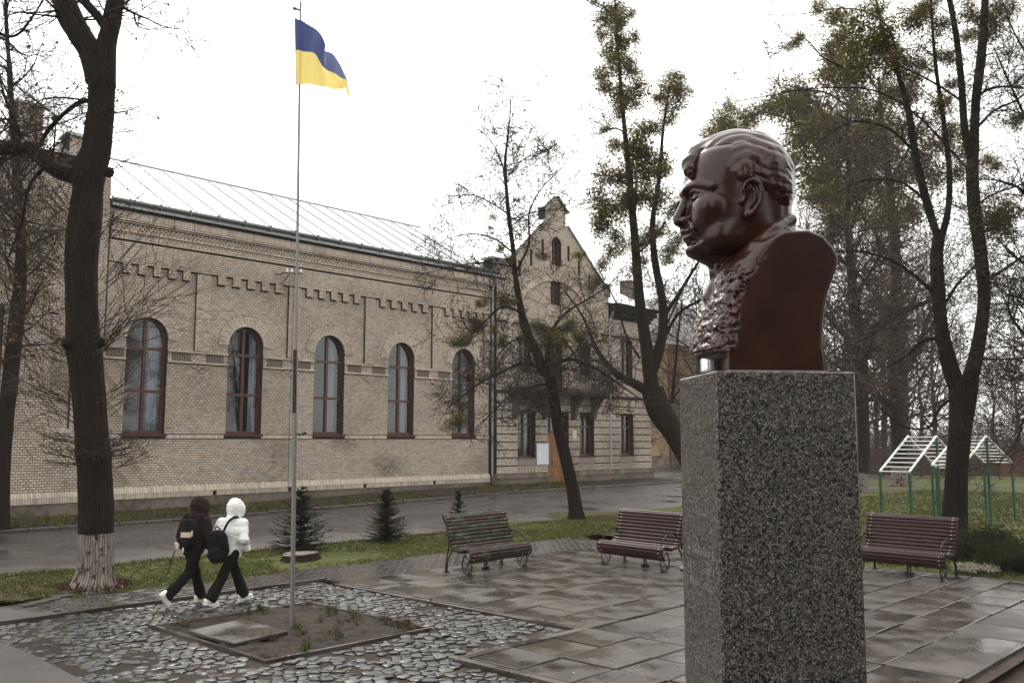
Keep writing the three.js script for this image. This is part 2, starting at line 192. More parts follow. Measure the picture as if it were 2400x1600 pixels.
// the block path
const path = structure('path', 'footpath of small wet grey paving blocks beside the grass strip');
part(path, 'path_asphalt', merge([box(-30, 5.0, -0.14, -0.006, -14.62, -13.45)]), Mt.asphalt);
part(path, 'path_bed', merge([box(5.0, 9.42, -0.14, -0.026, -14.66, -13.49), box(9.42, 17.6, -0.14, -0.026, -14.66, -12.95)]), (() => { const m = Mt.soil.clone(); m.color = rgb(0.5, 0.48, 0.45); return m; })());
part(path, 'path_edging', merge([box(5.0, 9.42, -0.14, 0.0, -13.488, -13.43), box(-30, 5.0, -0.14, 0.004, -13.45, -13.38)]), slabMats[4]);
{
  const r = rng(77), near = [], rest = [], cols = []; const gb = [0, 1, 2].map((i) => { const g = chamferBox(0.188, 0.06, 0.088, 0.008); const uv = g.attributes.uv; for (let k = 0; k < uv.count; k++) uv.setXY(k, uv.getX(k) + i * 0.7, uv.getY(k) + i * 0.3); return g; });
  for (let row = 0; row < 17; row++) { const z = -14.58 + row * 0.1; for (let c = 0; c < 63; c++) { const x = 5.1 + c * 0.2 + (row % 2) * 0.1; if (z > -13.5 && x < 9.5) continue; if (x > 17.4) continue; const p = V3(x, -0.034 + 0.008 * (r() - 0.5) + 0.012 * (fbm(x * 1.3, z * 1.3, 6) - 0.5), z), q = eul(0.03 * (r() - 0.5), 0.03 * (r() - 0.5), 0.03 * (r() - 0.5)); const k = 0.75 + 0.35 * r(); (depthOf(p) < 15.1 && near.length < 290 ? near : rest).push([p, q, k]); } }
  near.forEach(([p, q], i) => { const b = part(path, 'paving_block', gb[i % 3], blockMats[(i * 7 + (i >> 3)) % 4]); b.position.copy(p); b.quaternion.copy(q); });
  instanced(path, 'paving_blocks', gb[0], Mt.conc, rest.map(([p, q]) => M4(p, q)), rest.map(([, , k]) => rgb(k * 0.88, k * 0.91, k * 0.95)));
}
// the slab square
const plaza = structure('plaza', 'square of large wet concrete paving slabs with dark joints');
part(plaza, 'slab_bed', sheet(7.02, 17.5, -12.95, -3.0, 0.5, (x, z) => -0.045 + 0.015 * (fbm(x * 3, z * 3, 1) - 0.5), (x, z) => [z < -7.5 && x < 9.25 ? 9.25 : x, z]), Mt.soil);
{
  const r = rng(31), cache = {};
  const geo = (w, d, v) => { const k = w.toFixed(2) + '_' + d.toFixed(2) + '_' + v; if (!cache[k]) { const g = chamferBox(w, 0.07, d, 0.009), uv = g.attributes.uv; for (let i = 0; i < uv.count; i++) uv.setXY(i, uv.getX(i) + v * 0.83, uv.getY(i) + v * 0.37); cache[k] = g; } return cache[k]; };
  const slab = (x0, x1, z0, z1) => { const gap = 0.012 + 0.012 * r(), w = Math.round((x1 - x0 - gap * 2) * 50) / 50, d = Math.round((z1 - z0 - gap * 2) * 50) / 50, v = Math.floor(r() * 5); const s = part(plaza, 'paving_slab', geo(w, d, v), slabMats[Math.floor(r() * 6)]); s.position.set((x0 + x1) / 2 + 0.01 * (r() - 0.5), -0.035 + 0.012 * (r() - 0.5), (z0 + z1) / 2 + 0.01 * (r() - 0.5)); s.rotation.set(0.012 * (r() - 0.5), 0.012 * (r() - 0.5), 0.012 * (r() - 0.5)); };
  const xs = [7.15, 7.87, 8.58, 9.3, 10.02, 10.76, 11.54, 12.33, 13.1, 13.85, 14.6, 15.35, 16.1, 16.8, 17.4];
  const zUp = [-12.9, -12.05, -11.3, -10.53, -9.72, -8.97, -8.22, -7.47], zLo = [-7.44, -6.7, -5.96, -5.3, -4.66, -3.98];
  for (let j = 0; j < zUp.length - 1; j++) for (let i = 3; i < xs.length - 1; i++) slab(xs[i], xs[i + 1], zUp[j], zUp[j + 1]);
  for (let j = 0; j < zLo.length - 1; j++) for (let i = 0; i < xs.length - 1; i++) slab(xs[i], xs[i + 1], zLo[j], zLo[j + 1]);
  const xr = [7.15, 8.6, 9.98, 12.24, 13.05, 14.5, 15.4, 16.2, 17.4]; for (let i = 0; i < xr.length - 1; i++) slab(xr[i], xr[i + 1], -3.98, -3.15 + 0.04 * (r() - 0.5));
  const light = slabMats[3];
  part(plaza, 'edging_strip', box(7.02, 9.3, -0.1, -0.004, -7.58, -7.46), light); part(plaza, 'edging_strip', box(7.02, 7.13, -0.1, -0.002, -7.455, -3.2), light); part(plaza, 'edging_strip', box(9.2, 9.29, -0.1, -0.012, -12.9, -7.585), slabMats[4]);
}
structure('asphalt_apron', 'dark wet asphalt corner beside the cobbles', sheet(-30, 3.86, -13.38, 8, 0.6, (x, z) => -0.012 + 0.012 * (fbm(x, z, 2) - 0.5), (x, z, u) => [x + (u === 1 ? 0.16 * (fbm(z * 1.7, 3, 2) - 0.5) : 0), z]), Mt.asphalt);
// cobbles: irregular flat setts, every stone its own outline
const cobbles = structure('cobblestone_paving', 'wet blue grey cobblestones with mossy joints round the flower bed');
part(cobbles, 'cobble_bed', sheet(3.7, 9.3, -13.45, 1, 0.12, (x, z) => -0.058 + 0.036 * (fbm(x * 3.2, z * 3.2, 2, 5) - 0.5) + 0.012 * smooth((5.6 - x) / 1.6)), (() => { const m = Mt.soil.clone(); m.color = rgb(0.6, 0.62, 0.54); return m; })());
{
  const r = rng(404), s = 0.136, seeds = [], inB = (x, z) => x > 3.86 && z < 0.6 && z > -13.42 && (z < -7.58 ? x < 9.22 : x < 7.03) && !(x > 5.5 && x < 8.02 && z > -11.85 && z < -8.95);
  const nx = 60, nz = 130; const S = (i, j) => seeds[j * nx + i];
  for (let j = 0; j < nz; j++) for (let i = 0; i < nx; i++) seeds.push([3.2 + (i + 0.5 * (j & 1)) * s * 1.12 + s * 0.75 * (r() - 0.5), -13.8 + j * s * 0.86 + s * 0.72 * (r() - 0.5)]);
  const stones = [];
  for (let j = 2; j < nz - 2; j++) for (let i = 2; i < nx - 2; i++) {
    const [cx, cz] = S(i, j); if (!inB(cx, cz)) continue;
    let poly = [[-0.13, -0.11], [0.13, -0.11], [0.13, 0.11], [-0.13, 0.11]]; const gap = 0.0055 + 0.005 * r();
    for (let b = -2; b <= 2; b++) for (let a = -2; a <= 2; a++) { if (!a && !b) continue; const q = S(i + a, j + b), dx = q[0] - cx, dz = q[1] - cz, L = Math.hypot(dx, dz), nxx = dx / L, nzz = dz / L, lim = L / 2 - gap, out = []; for (let k = 0; k < poly.length; k++) { const A = poly[k], B = poly[(k + 1) % poly.length], da = A[0] * nxx + A[1] * nzz - lim, db = B[0] * nxx + B[1] * nzz - lim; if (da <= 0) out.push(A); if ((da <= 0) !== (db <= 0)) { const t = da / (da - db); out.push([lerp(A[0], B[0], t), lerp(A[1], B[1], t)]); } } poly = out; if (poly.length < 3) break; }
    if (poly.length < 3) continue;
    const pts = []; for (let k = 0; k < poly.length; k++) { const A = poly[k], B = poly[(k + 1) % poly.length]; pts.push([lerp(A[0], B[0], 0.1 + 0.08 * r()), lerp(A[1], B[1], 0.12)], [lerp(A[0], B[0], 0.88), lerp(A[1], B[1], 0.82 + 0.08 * r())]); }
    if (r() < 0.04 + 0.35 * clamp((fbm(cx * 0.9, cz * 0.9, 33) - 0.55) * 5) + 0.3 * smooth((5.3 - cx) / 1.4)) continue;
    const tx = 0.13 * (r() - 0.5), tz = 0.13 * (r() - 0.5), h0 = -0.043 + 0.024 * (r() - 0.5) + 0.03 * (fbm(cx * 0.8, cz * 0.8, 3) - 0.5), dome = 0.001 + 0.004 * r(), ring = [[1, -0.06], [1, -0.007], [0.93, 0], [0.55, dome * 0.8]], pos = [], idx = [], n = pts.length;
    for (const [k, y] of ring) for (const [a, b] of pts) pos.push(a * k, y < -0.05 ? -0.05 : h0 + y + a * tx + b * tz + 0.004 * (r() - 0.5), b * k);
    pos.push(0, h0 + dome, 0);
    for (let q = 0; q < 3; q++) for (let k = 0; k < n; k++) { const a = q * n + k, b = q * n + (k + 1) % n; idx.push(a, a + n, b, b, a + n, b + n); }
    for (let k = 0; k < n; k++) idx.push(3 * n + k, 4 * n, 3 * n + (k + 1) % n);
    const g = new THREE.BufferGeometry(); g.setAttribute('position', new THREE.Float32BufferAttribute(pos, 3)); g.setIndex(idx); const gc = g; gc.computeVertexNormals(); if (gc.attributes.normal.getY(4 * n) < 0) { const ia = gc.index.array; for (let k = 0; k < ia.length; k += 3) { const t = ia[k + 1]; ia[k + 1] = ia[k + 2]; ia[k + 2] = t; } gc.computeVertexNormals(); }
    const p = gc.attributes.position, uv = new Float32Array(p.count * 2); for (let k = 0; k < p.count; k++) { uv[2 * k] = p.getX(k) + cx * 1.7 + r() * 0; uv[2 * k + 1] = p.getZ(k) - cz * 1.3; } gc.setAttribute('uv', new THREE.BufferAttribute(uv, 2));
    const P = V3(cx, 0, cz), d = Math.hypot(cx, cz); stones.push({ g: gc, P, d, seen: cz < -5.6 && d > 8.9 && cx * 0.9 - 3 < -cz, tone: Math.floor(r() * 4) });
  }
  T.stone = dataTex(512, 512, (u, v) => { const a = pfbm(u, v, 6, 5, 51), b = pfbm(u, v, 70, 2, 52); return mix3([0.27, 0.275, 0.285], [0.45, 0.455, 0.46], clamp((a - 0.3) * 1.9) * 0.7 + b * 0.3); }, true, 0.9);
  T.stoneR = dataTex(512, 512, (u, v) => clamp(0.48 + (pfbm(u, v, 10, 4, 53) - 0.5) * 1.2, 0.24, 0.85), false, 0.9);
  const sm = [[0.4, 0.395, 0.388], [0.29, 0.28, 0.265], [0.52, 0.52, 0.525], [0.22, 0.2, 0.175]].map((c) => std(c, 1, { map: T.stone, roughnessMap: T.stoneR }));
  stones.sort((a, b) => (a.seen === b.seen ? a.d - b.d : a.seen ? -1 : 1));
  const rest = [[], [], [], []];
  stones.forEach((o, i) => { if (i < 295) { const m = part(cobbles, 'cobblestone', o.g, sm[o.tone]); m.position.copy(o.P); } else { o.g.translate(o.P.x, 0, o.P.z); rest[o.tone].push(o.g); } });
  rest.forEach((l, i) => l.length && part(cobbles, 'cobblestones', merge(l), sm[i], 'stuff'));
}
// flower bed round the flagpole
const bed = structure('flower_bed', 'square bed of bare earth with concrete edging round the flagpole');
part(bed, 'bed_soil', sheet(5.6, 7.95, -11.72, -9.05, 0.035, (x, z) => -0.042 + 0.11 * (fbm(x * 7, z * 7, 3, 6) - 0.47) + 0.03 * smooth(1 - Math.hypot(x - 6.74, z + 10.3) / 1.2)), (() => { const m = Mt.soil.clone(); m.color = rgb(0.6, 0.56, 0.52); m.bumpScale = 0.06; return m; })());
[[5.56, 5.61, -11.79, -9.01], [7.94, 7.99, -11.79, -9.01], [5.612, 7.938, -11.79, -11.74], [5.612, 7.938, -9.06, -9.01]].forEach(([a, b, c, d], i) => part(bed, 'bed_edging', box(a, b, -0.1, -0.016, c, d), slabMats[[3, 0, 3, 1][i]]));
{ const s = part(bed, 'concrete_slab', chamferBox(0.78, 0.05, 0.95, 0.008), slabMats[1]); s.position.set(6.05, 0.01, -10.45); s.rotation.set(0.03, 0.1, 0.02); }
// ---------------------------------------------------------------- the school: a hall of five arched bays between two wings, all in cream brick
const FZ = -29.7, WZ = -29.34;                      // front planes of the hall and of the wings
const school = thing('school_building', 'long cream brick school with arched windows, metal roof and gabled entrance wing', 'building', V3(20.85, 0, FZ));
const sp = (name, geo, m, kind, parent) => { const o = part(parent || school, name, geo, m, kind); if (!parent) o.position.set(-school.position.x, 0, -school.position.z); return o; };
T.brickB = dataTex(256, 256, (u, v) => pfbm(u, v, 24, 3, 61), false, 2);
T.mort = dataTex(512, 512, (u, v) => { const a = pfbm(u, v, 10, 5, 62); return mix3([0.15, 0.128, 0.108], [0.26, 0.225, 0.193], a); }, true, 0.5);
T.plast = dataTex(512, 512, (u, v) => { const a = pfbm(u, v, 5, 5, 63), b = pfbm(u, v, 50, 2, 64), d = pfbm(u, v, 9, 4, 65); let c = mix3([0.36, 0.33, 0.295], [0.52, 0.48, 0.43], clamp((a - 0.3) * 1.9)); c = mix3(c, [0.24, 0.23, 0.19], clamp((d - 0.58) * 4)); return mix3(c, [0.5, 0.47, 0.42], b * 0.25); }, true, 0.3);
const Bm = {
  mortar: std(0xffffff, 0.95, { map: T.mort }), brick: std(0xffffff, 0.85, { bumpMap: T.brickB, bumpScale: 0.004 }), plaster: std(0xffffff, 0.9, { map: T.plast, bumpMap: T.soilB, bumpScale: 0.01 }),
  frame: std([0.075, 0.024, 0.016], 0.42), glass: new THREE.MeshPhysicalMaterial({ color: rgb(0.86, 0.9, 0.94), roughness: 0.03, transmission: 1, thickness: 0, ior: 1.5, specularIntensity: 1 }), curtain: new THREE.MeshPhysicalMaterial({ color: rgb(0.42, 0.44, 0.46), roughness: 0.95, transmission: 0.3, thickness: 0, side: THREE.DoubleSide }),
  roof: std([0.62, 0.64, 0.66], 0.42, { metalness: 0.75 }), seam: std([0.2, 0.21, 0.22], 0.5, { metalness: 0.5 }), zinc: std([0.32, 0.35, 0.37], 0.4, { metalness: 0.7 }), gutter: std([0.13, 0.145, 0.14], 0.45, { metalness: 0.6 }), inner: std([0.16, 0.155, 0.15], 0.9), iron: std([0.022, 0.022, 0.022], 0.5, { metalness: 0.5 }), door: null, white: std([0.66, 0.67, 0.7], 0.5), red: std([0.2, 0.03, 0.025], 0.5),  // seam: the roof metal darkened, side shading put into its colour
};
const brickTone = (x, y, r, grime) => {           // every brick has its own firing; soot and damp stain some of them
  const k = 0.88 + 0.24 * r(), s = clamp((fbm(x * 0.55, y * 0.75, 17) - 0.44) * 3.2) * (0.35 + 0.65 * r()) * grime, h = r();
  let c = [0.56 * k, 0.482 * k, 0.395 * k]; if (h < 0.1) c = [0.48 * k, 0.39 * k, 0.3 * k]; else if (h < 0.2) c = [0.46 * k, 0.425 * k, 0.375 * k];
  return rgb(...mix3(c, [0.13, 0.11, 0.092], s * 0.85));
};
const unitBrick = box(-0.5, 0.5, -0.5, 0.5, -0.5, 0.5), bricks = [], R0 = rng(2024);
const addBrick = (x, y, z, w, h, d, col, q) => bricks.push([x, y, z, w, h, d, col, q]);
// courses of headers over a wall face; blocked(y) lists the x spans that stay open in that course
function courses(x0, x1, y0, y1, z, blocked, grime = () => 0.5, deep = 0.03, pitch = 0.148, rise = 0.08) {
  for (let j = 0, n = Math.floor((y1 - y0) / rise + 0.01); j < n; j++) {
    const y = y0 + (j + 0.5) * rise; let spans = [[x0, x1]];
    for (const [a, b] of blocked(y)) spans = spans.flatMap(([p, q]) => (b <= p || a >= q ? [[p, q]] : [[p, a], [b, q]].filter(([s, t]) => t - s > 0.02)));
    for (const [a, b] of spans) { let k = Math.floor((a - x0) / pitch) - 1; for (; ; k++) { const s = x0 + (k + (j & 1 ? 0.5 : 0)) * pitch; const l = Math.max(a, s), e = Math.min(b, s + pitch); if (s > b) break; if (e - l < 0.03) continue; addBrick((l + e) / 2, y + 0.002 * (R0() - 0.5), z - (deep - 0.03) / 2 + 0.003 * (R0() - 0.5), e - l - (deep > 0.03 ? 0.012 : 0.018), rise - 0.0175, deep, brickTone((l + e) / 2, y, R0, grime(y))); } }
  }
}
function soldiers(x0, x1, y0, y1, z, d, tilt = 0, gaps = [], grime = 0.6) { const n = Math.round((x1 - x0) / 0.076), w = (x1 - x0) / n; for (let i = 0; i < n; i++) { const x = x0 + (i + 0.5) * w; if (gaps.some(([a, b]) => x > a && x < b)) continue; addBrick(x, (y0 + y1) / 2, z - d / 2, w - 0.011, y1 - y0, d, brickTone(x, y0, R0, grime), tilt ? eul(tilt, 0, 0) : null); } }
function wallShape(pts, holes, z, depth) { const s = new THREE.Shape(pts.map(([a, b]) => new THREE.Vector2(a, b))); for (const h of holes) { const p = new THREE.Path(); if (h.arch) { p.moveTo(h.x0, h.y0); p.lineTo(h.x1, h.y0); p.lineTo(h.x1, h.y1 - (h.x1 - h.x0) / 2); p.absarc((h.x0 + h.x1) / 2, h.y1 - (h.x1 - h.x0) / 2, (h.x1 - h.x0) / 2, 0, Math.PI, false); p.lineTo(h.x0, h.y0); } else { p.moveTo(h.x0, h.y0); p.lineTo(h.x1, h.y0); p.lineTo(h.x1, h.y1); p.lineTo(h.x0, h.y1); p.lineTo(h.x0, h.y0); } s.holes.push(p); } const g = new THREE.ExtrudeGeometry(s, { depth, bevelEnabled: false, curveSegments: 14 }); g.translate(0, 0, z - depth); return boxUV(prep(g)); }
const openAt = (holes, y, pad = 0) => holes.filter((h) => y > h.y0 && y < h.y1 + pad).map((h) => { if (!h.arch) return [h.x0, h.x1]; const c = (h.x0 + h.x1) / 2, r = (h.x1 - h.x0) / 2, sy = h.y1 - r; if (y <= sy) return [h.x0, h.x1]; const R = r + pad, w = Math.sqrt(Math.max(0, R * R - Math.max(0, y - sy) ** 2)); return [c - w, c + w]; });
// a wooden window with its panes and curtains
function window_(h, z, bars, opt = {}) {
  const w = new THREE.Group(); w.name = 'window'; w.position.set((h.x0 + h.x1) / 2 - school.position.x, h.y0, z - school.position.z); school.add(w);
  const W = h.x1 - h.x0, Hh = h.y1 - h.y0, r = W / 2, list = [], f = 0.075, top = h.arch ? Hh - r : Hh, fr = opt.frame || Bm.frame;
  list.push(box(-r, -r + f, 0, top, -0.05, 0.03), box(r - f, r, 0, top, -0.05, 0.03), box(-r + f, r - f, 0, f + 0.03, -0.05, 0.031), box(-0.05, 0.05, f + 0.03, h.arch ? Hh - f : Hh - f, -0.05, 0.045));
  if (h.arch) { const s = new THREE.Shape(); s.absarc(0, top, r, 0, Math.PI, false); s.absarc(0, top, r - f, Math.PI, 0, true); const g = new THREE.ExtrudeGeometry(s, { depth: 0.08, bevelEnabled: false, curveSegments: 16 }); g.translate(0, 0, -0.05); list.push(prep(g)); } else list.push(box(-r + f, r - f, Hh - f, Hh, -0.05, 0.031));
  for (const y of bars) list.push(box(-r + f, -0.05, y - 0.045, y + 0.045, -0.045, 0.05), box(0.05, r - f, y - 0.045, y + 0.045, -0.045, 0.05));
  part(w, 'frame', merge(list), fr);
  const ys = [0.06, ...bars, top]; for (const s of [-1, 1]) for (let i = 0; i < ys.length - 1; i++) part(w, 'pane', box(Math.min(s * 0.04, s * (r - 0.06)), Math.max(s * 0.04, s * (r - 0.06)), ys[i] + (i ? 0.03 : 0), ys[i + 1] - 0.03, -0.02, -0.014), Bm.glass);
  if (h.arch) for (const s of [-1, 1]) { const p = new THREE.Shape(); p.moveTo(s * 0.04, top - 0.03); p.lineTo(s * (r - 0.06), top - 0.03); for (let a = 0; a <= 10; a++) { const t = a / 10 * Math.acos(0.04 / (r - 0.06)); p.lineTo(s * Math.cos(t) * (r - 0.06), top + Math.sin(t) * (r - 0.06)); } p.lineTo(s * 0.04, top - 0.03); const g = new THREE.ExtrudeGeometry(p, { depth: 0.006, bevelEnabled: false }); g.translate(0, 0, -0.02); part(w, 'pane', prep(g), Bm.glass); }
  const cur = (x0, x1) => { const n = 24, pos = [], idx = []; for (let i = 0; i <= n; i++) { const x = lerp(x0, x1, i / n), zz = -0.3 + 0.03 * Math.sin(x * 42 + h.x0 * 3) + 0.015 * Math.sin(x * 17); pos.push(x, 0.0, zz, x, Hh + 0.05, zz); if (i < n) idx.push(2 * i, 2 * i + 2, 2 * i + 1, 2 * i + 1, 2 * i + 2, 2 * i + 3); } const g = new THREE.BufferGeometry(); g.setAttribute('position', new THREE.Float32BufferAttribute(pos, 3)); g.setIndex(idx); g.computeVertexNormals(); part(w, 'curtain', prep(g), Bm.curtain); };
  for (const [a, b] of opt.curtains || []) cur(a * r, b * r);
  if (opt.sill !== false) { const g = box(-r - 0.08, r + 0.08, -0.05, 0.0, -0.02, opt.sillOut || 0.27); const p = g.attributes.position; for (let i = 0; i < p.count; i++) if (p.getZ(i) > 0.1) p.setY(i, p.getY(i) - 0.03); part(w, 'sill', g, opt.sillMat || Bm.frame); }
  return w;
}
// --- hall
const hallX0 = 12.0, hallX1 = 29.72, bays = [13.45, 17.13, 20.81, 24.47, 28.1].map((c) => ({ x0: c - 0.71, x1: c + 0.71, y0: 2.6, y1: 6.5, arch: true }));
sp('hall_wall', wallShape([[11.8, -0.1], [29.9, -0.1], [29.9, 10], [11.8, 10]], bays, FZ - 0.006, 0.5), Bm.mortar);
const pil = [[15.1, 15.6], [18.84, 19.34], [22.47, 22.95], [26.14, 26.66], [29.35, hallX1], [hallX0, 12.22]];
const raised = (y) => [...(y > 5.47 ? pil : [])];
const teeth = []; { const ends = [12.22, 15.1, 15.6, 18.84, 19.34, 22.47, 22.95, 26.14, 26.66, 29.35]; for (let i = 0; i < 10; i += 2) { const w = (ends[i + 1] - ends[i]) / 11; for (let k = 0; k < 5; k++) teeth.push([ends[i] + (2 * k + 1) * w, ends[i] + (2 * k + 2) * w]); } }
courses(hallX0, hallX1, 0.82, 2.42, FZ, () => [], () => 1.15);
courses(hallX0, hallX1, 2.6, 5.0, FZ, (y) => openAt(bays, y), () => 0.5);
courses(hallX0, hallX1, 5.48, 8.24, FZ, (y) => [...openAt(bays, y, 0.4), ...raised(y), ...(y > 7.88 ? teeth : [])], () => 0.5);
sp('frieze_backing', merge([box(hallX0, hallX1, 8.24, 9.02, FZ - 0.02, FZ + 0.093), ...pil.map(([a, b]) => box(a, b, 5.48, 8.235, FZ - 0.02, FZ + 0.093)), ...teeth.map(([a, b]) => box(a, b, 7.9, 8.235, FZ - 0.02, FZ + 0.093))]), Bm.mortar);
courses(hallX0, hallX1, 8.24, 9.02, FZ + 0.1, () => [], () => 0.7, 0.11);
pil.forEach(([a, b]) => courses(a - 0.006, b + 0.006, 5.48, 8.24, FZ + 0.1, () => [], () => 0.4, 0.11)); teeth.forEach(([a, b]) => courses(a - 0.006, b + 0.006, 7.92, 8.24, FZ + 0.1, () => [], () => 0.4, 0.11));
bays.forEach((h) => { const c = (h.x0 + h.x1) / 2, sy = h.y1 - 0.71; for (let i = 0; i < 38; i++) { const a = (i + 0.5) / 38 * Math.PI, q = new THREE.Quaternion().setFromAxisAngle(V3(0, 0, 1), a); const cut = i & 1 ? [[0.715, 0.965], [0.978, 1.11]] : [[0.715, 0.845], [0.858, 1.11]]; for (const [p, e] of cut) { const m = (p + e) / 2; addBrick(c + Math.cos(a) * m, sy + Math.sin(a) * m, FZ + 0.03, e - p - 0.004, 0.058 * (m > 1 ? 1.12 : m < 0.8 ? 0.82 : 0.98), 0.07, brickTone(c, sy + m, R0, 0.25), q); } } });
// string courses with ribbed panels
{ const segs = [[12.0, 12.74], ...[0, 1, 2, 3].map((i) => [bays[i].x1 + 0.01, bays[i + 1].x0 - 0.01]), [28.82, hallX1]]; const L = [], ribs = [], cb = [];
  segs.forEach(([a, b], i) => { L.push(box(a, b, 5.02, 5.46, FZ - 0.01, FZ + 0.012)); for (const [y, h] of [[5.40, 0.07], [5.03, 0.07]]) { const n = Math.round((b - a) / 0.27), w = (b - a) / n; for (let k = 0; k < n; k++) addBrick(a + (k + 0.5) * w, y + h / 2, FZ + 0.03, w - 0.008, h, 0.11, brickTone(a + k * w, y, R0, 0.5)); }
    const mid = (a + b) / 2; for (const [p, q] of b - a > 1.5 ? [[a + 0.18, mid - 0.3], [mid + 0.3, b - 0.18]] : [[a + 0.1, b - 0.1]]) for (let x = p; x < q; x += 0.062) ribs.push(box(x, x + 0.036, 5.12, 5.38, FZ + 0.005, FZ + 0.03)); 
    courses(a, b, 5.1, 5.42, FZ + 0.014, () => (b - a > 1.5 ? [[a + 0.16, mid - 0.28], [mid + 0.28, b - 0.16]] : [[a + 0.08, b - 0.08]]), () => 0.4);
    if (i && i < 5) { const m = (pil[i - 1][0] + pil[i - 1][1]) / 2; for (const [x, y, d] of [[-0.22, 4.94, 0.09], [0, 4.94, 0.1], [0.22, 4.94, 0.09], [-0.07, 4.86, 0.08], [0.15, 4.86, 0.07], [0.07, 4.78, 0.05]]) addBrick(m + x, y, FZ + 0.03, 0.145, 0.068, d, brickTone(m, y, R0, 0.9)); } });
  L.forEach((g) => sp('string_course', g, Bm.mortar)); sp('ribbed_panels', merge(ribs), std([0.2, 0.175, 0.145], 0.9), 'stuff'); }
sp('sill_band', box(hallX0, hallX1, 2.42, 2.575, FZ - 0.02, FZ + 0.03), Bm.mortar); soldiers(hallX0, hallX1, 2.44, 2.572, FZ + 0.06, 0.1, 0, bays.map((b) => [b.x0 - 0.05, b.x1 + 0.05]), 0.3);
const vents = [16.0, 19.1, 22.6, 26.3];
sp('plinth', merge([box(hallX0 - 0.1, hallX1 + 0.1, -0.2, 0.47, FZ - 0.05, FZ + 0.1)]), Bm.plaster); sp('plinth_backing', box(hallX0, hallX1, 0.47, 0.8, FZ - 0.05, FZ + 0.06), Bm.mortar);
soldiers(hallX0, hallX1, 0.472, 0.645, FZ + 0.14, 0.12, 0, vents.map((x) => [x - 0.08, x + 0.08]), 0.7); soldiers(hallX0, hallX1, 0.62, 0.82, FZ + 0.115, 0.1, -0.42, [], 0.3);
vents.forEach((x) => sp('vent', merge([0, 1, 2, 3].map((k) => box(x - 0.07, x + 0.07, 0.495 + k * 0.038, 0.515 + k * 0.038, FZ + 0.062, FZ + 0.085))), Bm.iron));
// cornice: corbelled courses, a dog-tooth lattice, a soldier course, gutter
{ const L = [[9.02, 9.09, 0.14], [9.09, 9.27, 0.12], [9.27, 9.32, 0.17], [9.32, 9.56, 0.115], [9.56, 9.62, 0.22], [9.62, 9.68, 0.29], [9.68, 9.94, 0.3], [9.94, 10.02, 0.4]]; sp('cornice', merge(L.map(([a, b, o]) => box(hallX0 - 0.05, hallX1 + 0.05, a, b, FZ - 0.05, FZ + o))), std([0.2, 0.17, 0.14], 0.95, { map: T.mort }));
  for (const [y, o, h] of [[9.055, 0.155, 0.062], [9.295, 0.185, 0.046], [9.59, 0.235, 0.056], [9.65, 0.305, 0.056]]) { const n = Math.round((hallX1 - hallX0) / 0.148); for (let i = 0; i < n; i++) addBrick(hallX0 + (i + 0.5) * 0.1477, y, FZ + o - 0.04, 0.136, h, 0.1, brickTone(hallX0 + i * 0.148, y, R0, 1)); }
  courses(hallX0, hallX1, 9.1, 9.26, FZ + 0.125, () => [], () => 0.6);
  for (let row = 0; row < 3; row++) for (let i = 0; i < 118; i++) addBrick(hallX0 + (i + 0.5 + (row & 1) * 0.5) * 0.149, 9.355 + row * 0.075, FZ + 0.15, 0.088, 0.066, 0.088, brickTone(hallX0 + i * 0.15, 9.3, R0, 0.9), eul(0, Math.PI / 4, 0));
  soldiers(hallX0, hallX1, 9.69, 9.93, FZ + 0.33, 0.09, 0, [], 1.2); }
sp('fascia', box(hallX0 - 0.1, hallX1 + 0.1, 10.02, 10.12, FZ - 0.05, FZ + 0.47), Bm.zinc);
{ const s = new THREE.Shape(); s.absarc(0, 0, 0.09, 0, Math.PI * 2, false); const g = new THREE.CylinderGeometry(0.085, 0.085, hallX1 - hallX0 + 0.3, 12, 1); g.rotateZ(Math.PI / 2); g.translate((hallX0 + hallX1) / 2, 10.2, FZ + 0.53); sp('gutter', prep(g), Bm.gutter); const L = []; for (let x = hallX0 + 0.4; x < hallX1; x += 1.05) L.push(box(x, x + 0.035, 10.1, 10.305, FZ + 0.43, FZ + 0.63)); L.forEach((g) => sp('gutter_bracket', g, Bm.gutter)); }
function downpipe(x, z, y1, ground) { const pts = [V3(x, y1 + 0.25, z + 0.32), V3(x, y1, z + 0.25), V3(x, y1 - 0.35, z + 0.06), V3(x, 0.55 + ground, z + 0.06)]; const o = sp('downpipe', merge([tube(pts, 0.065, 10), ...[1.5, 3.2, 5.2, 7.2].map((y) => tube([V3(x, y, z + 0.06), V3(x, y + 0.05, z + 0.06)], 0.075, 10))]), Bm.zinc); sp('downpipe_shoe', tube([V3(x, 0.56 + ground, z + 0.06), V3(x, 0.25 + ground, z + 0.07), V3(x, 0.13 + ground, z + 0.2)], 0.075, 10), Bm.red); }
downpipe(11.92, FZ, 9.7, 0); downpipe(29.83, FZ + 0.1, 9.8, 0.18); downpipe(38.48, WZ, 9.0, 0.18);
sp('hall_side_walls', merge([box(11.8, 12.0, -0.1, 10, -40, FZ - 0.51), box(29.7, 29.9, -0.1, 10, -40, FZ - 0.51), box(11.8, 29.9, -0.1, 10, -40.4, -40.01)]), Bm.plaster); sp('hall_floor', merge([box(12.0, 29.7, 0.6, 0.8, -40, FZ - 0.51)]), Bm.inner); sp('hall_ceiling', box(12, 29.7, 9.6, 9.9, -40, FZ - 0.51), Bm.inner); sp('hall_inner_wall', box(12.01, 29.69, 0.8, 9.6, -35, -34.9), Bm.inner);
const cur = [[[-0.95, -0.75], [0.4, 0.95]], [[-0.95, -0.6], [0.62, 0.95]], [[0.25, 0.9]], [[-0.95, -0.5], [0.55, 0.95]], [[0.45, 0.95]]];
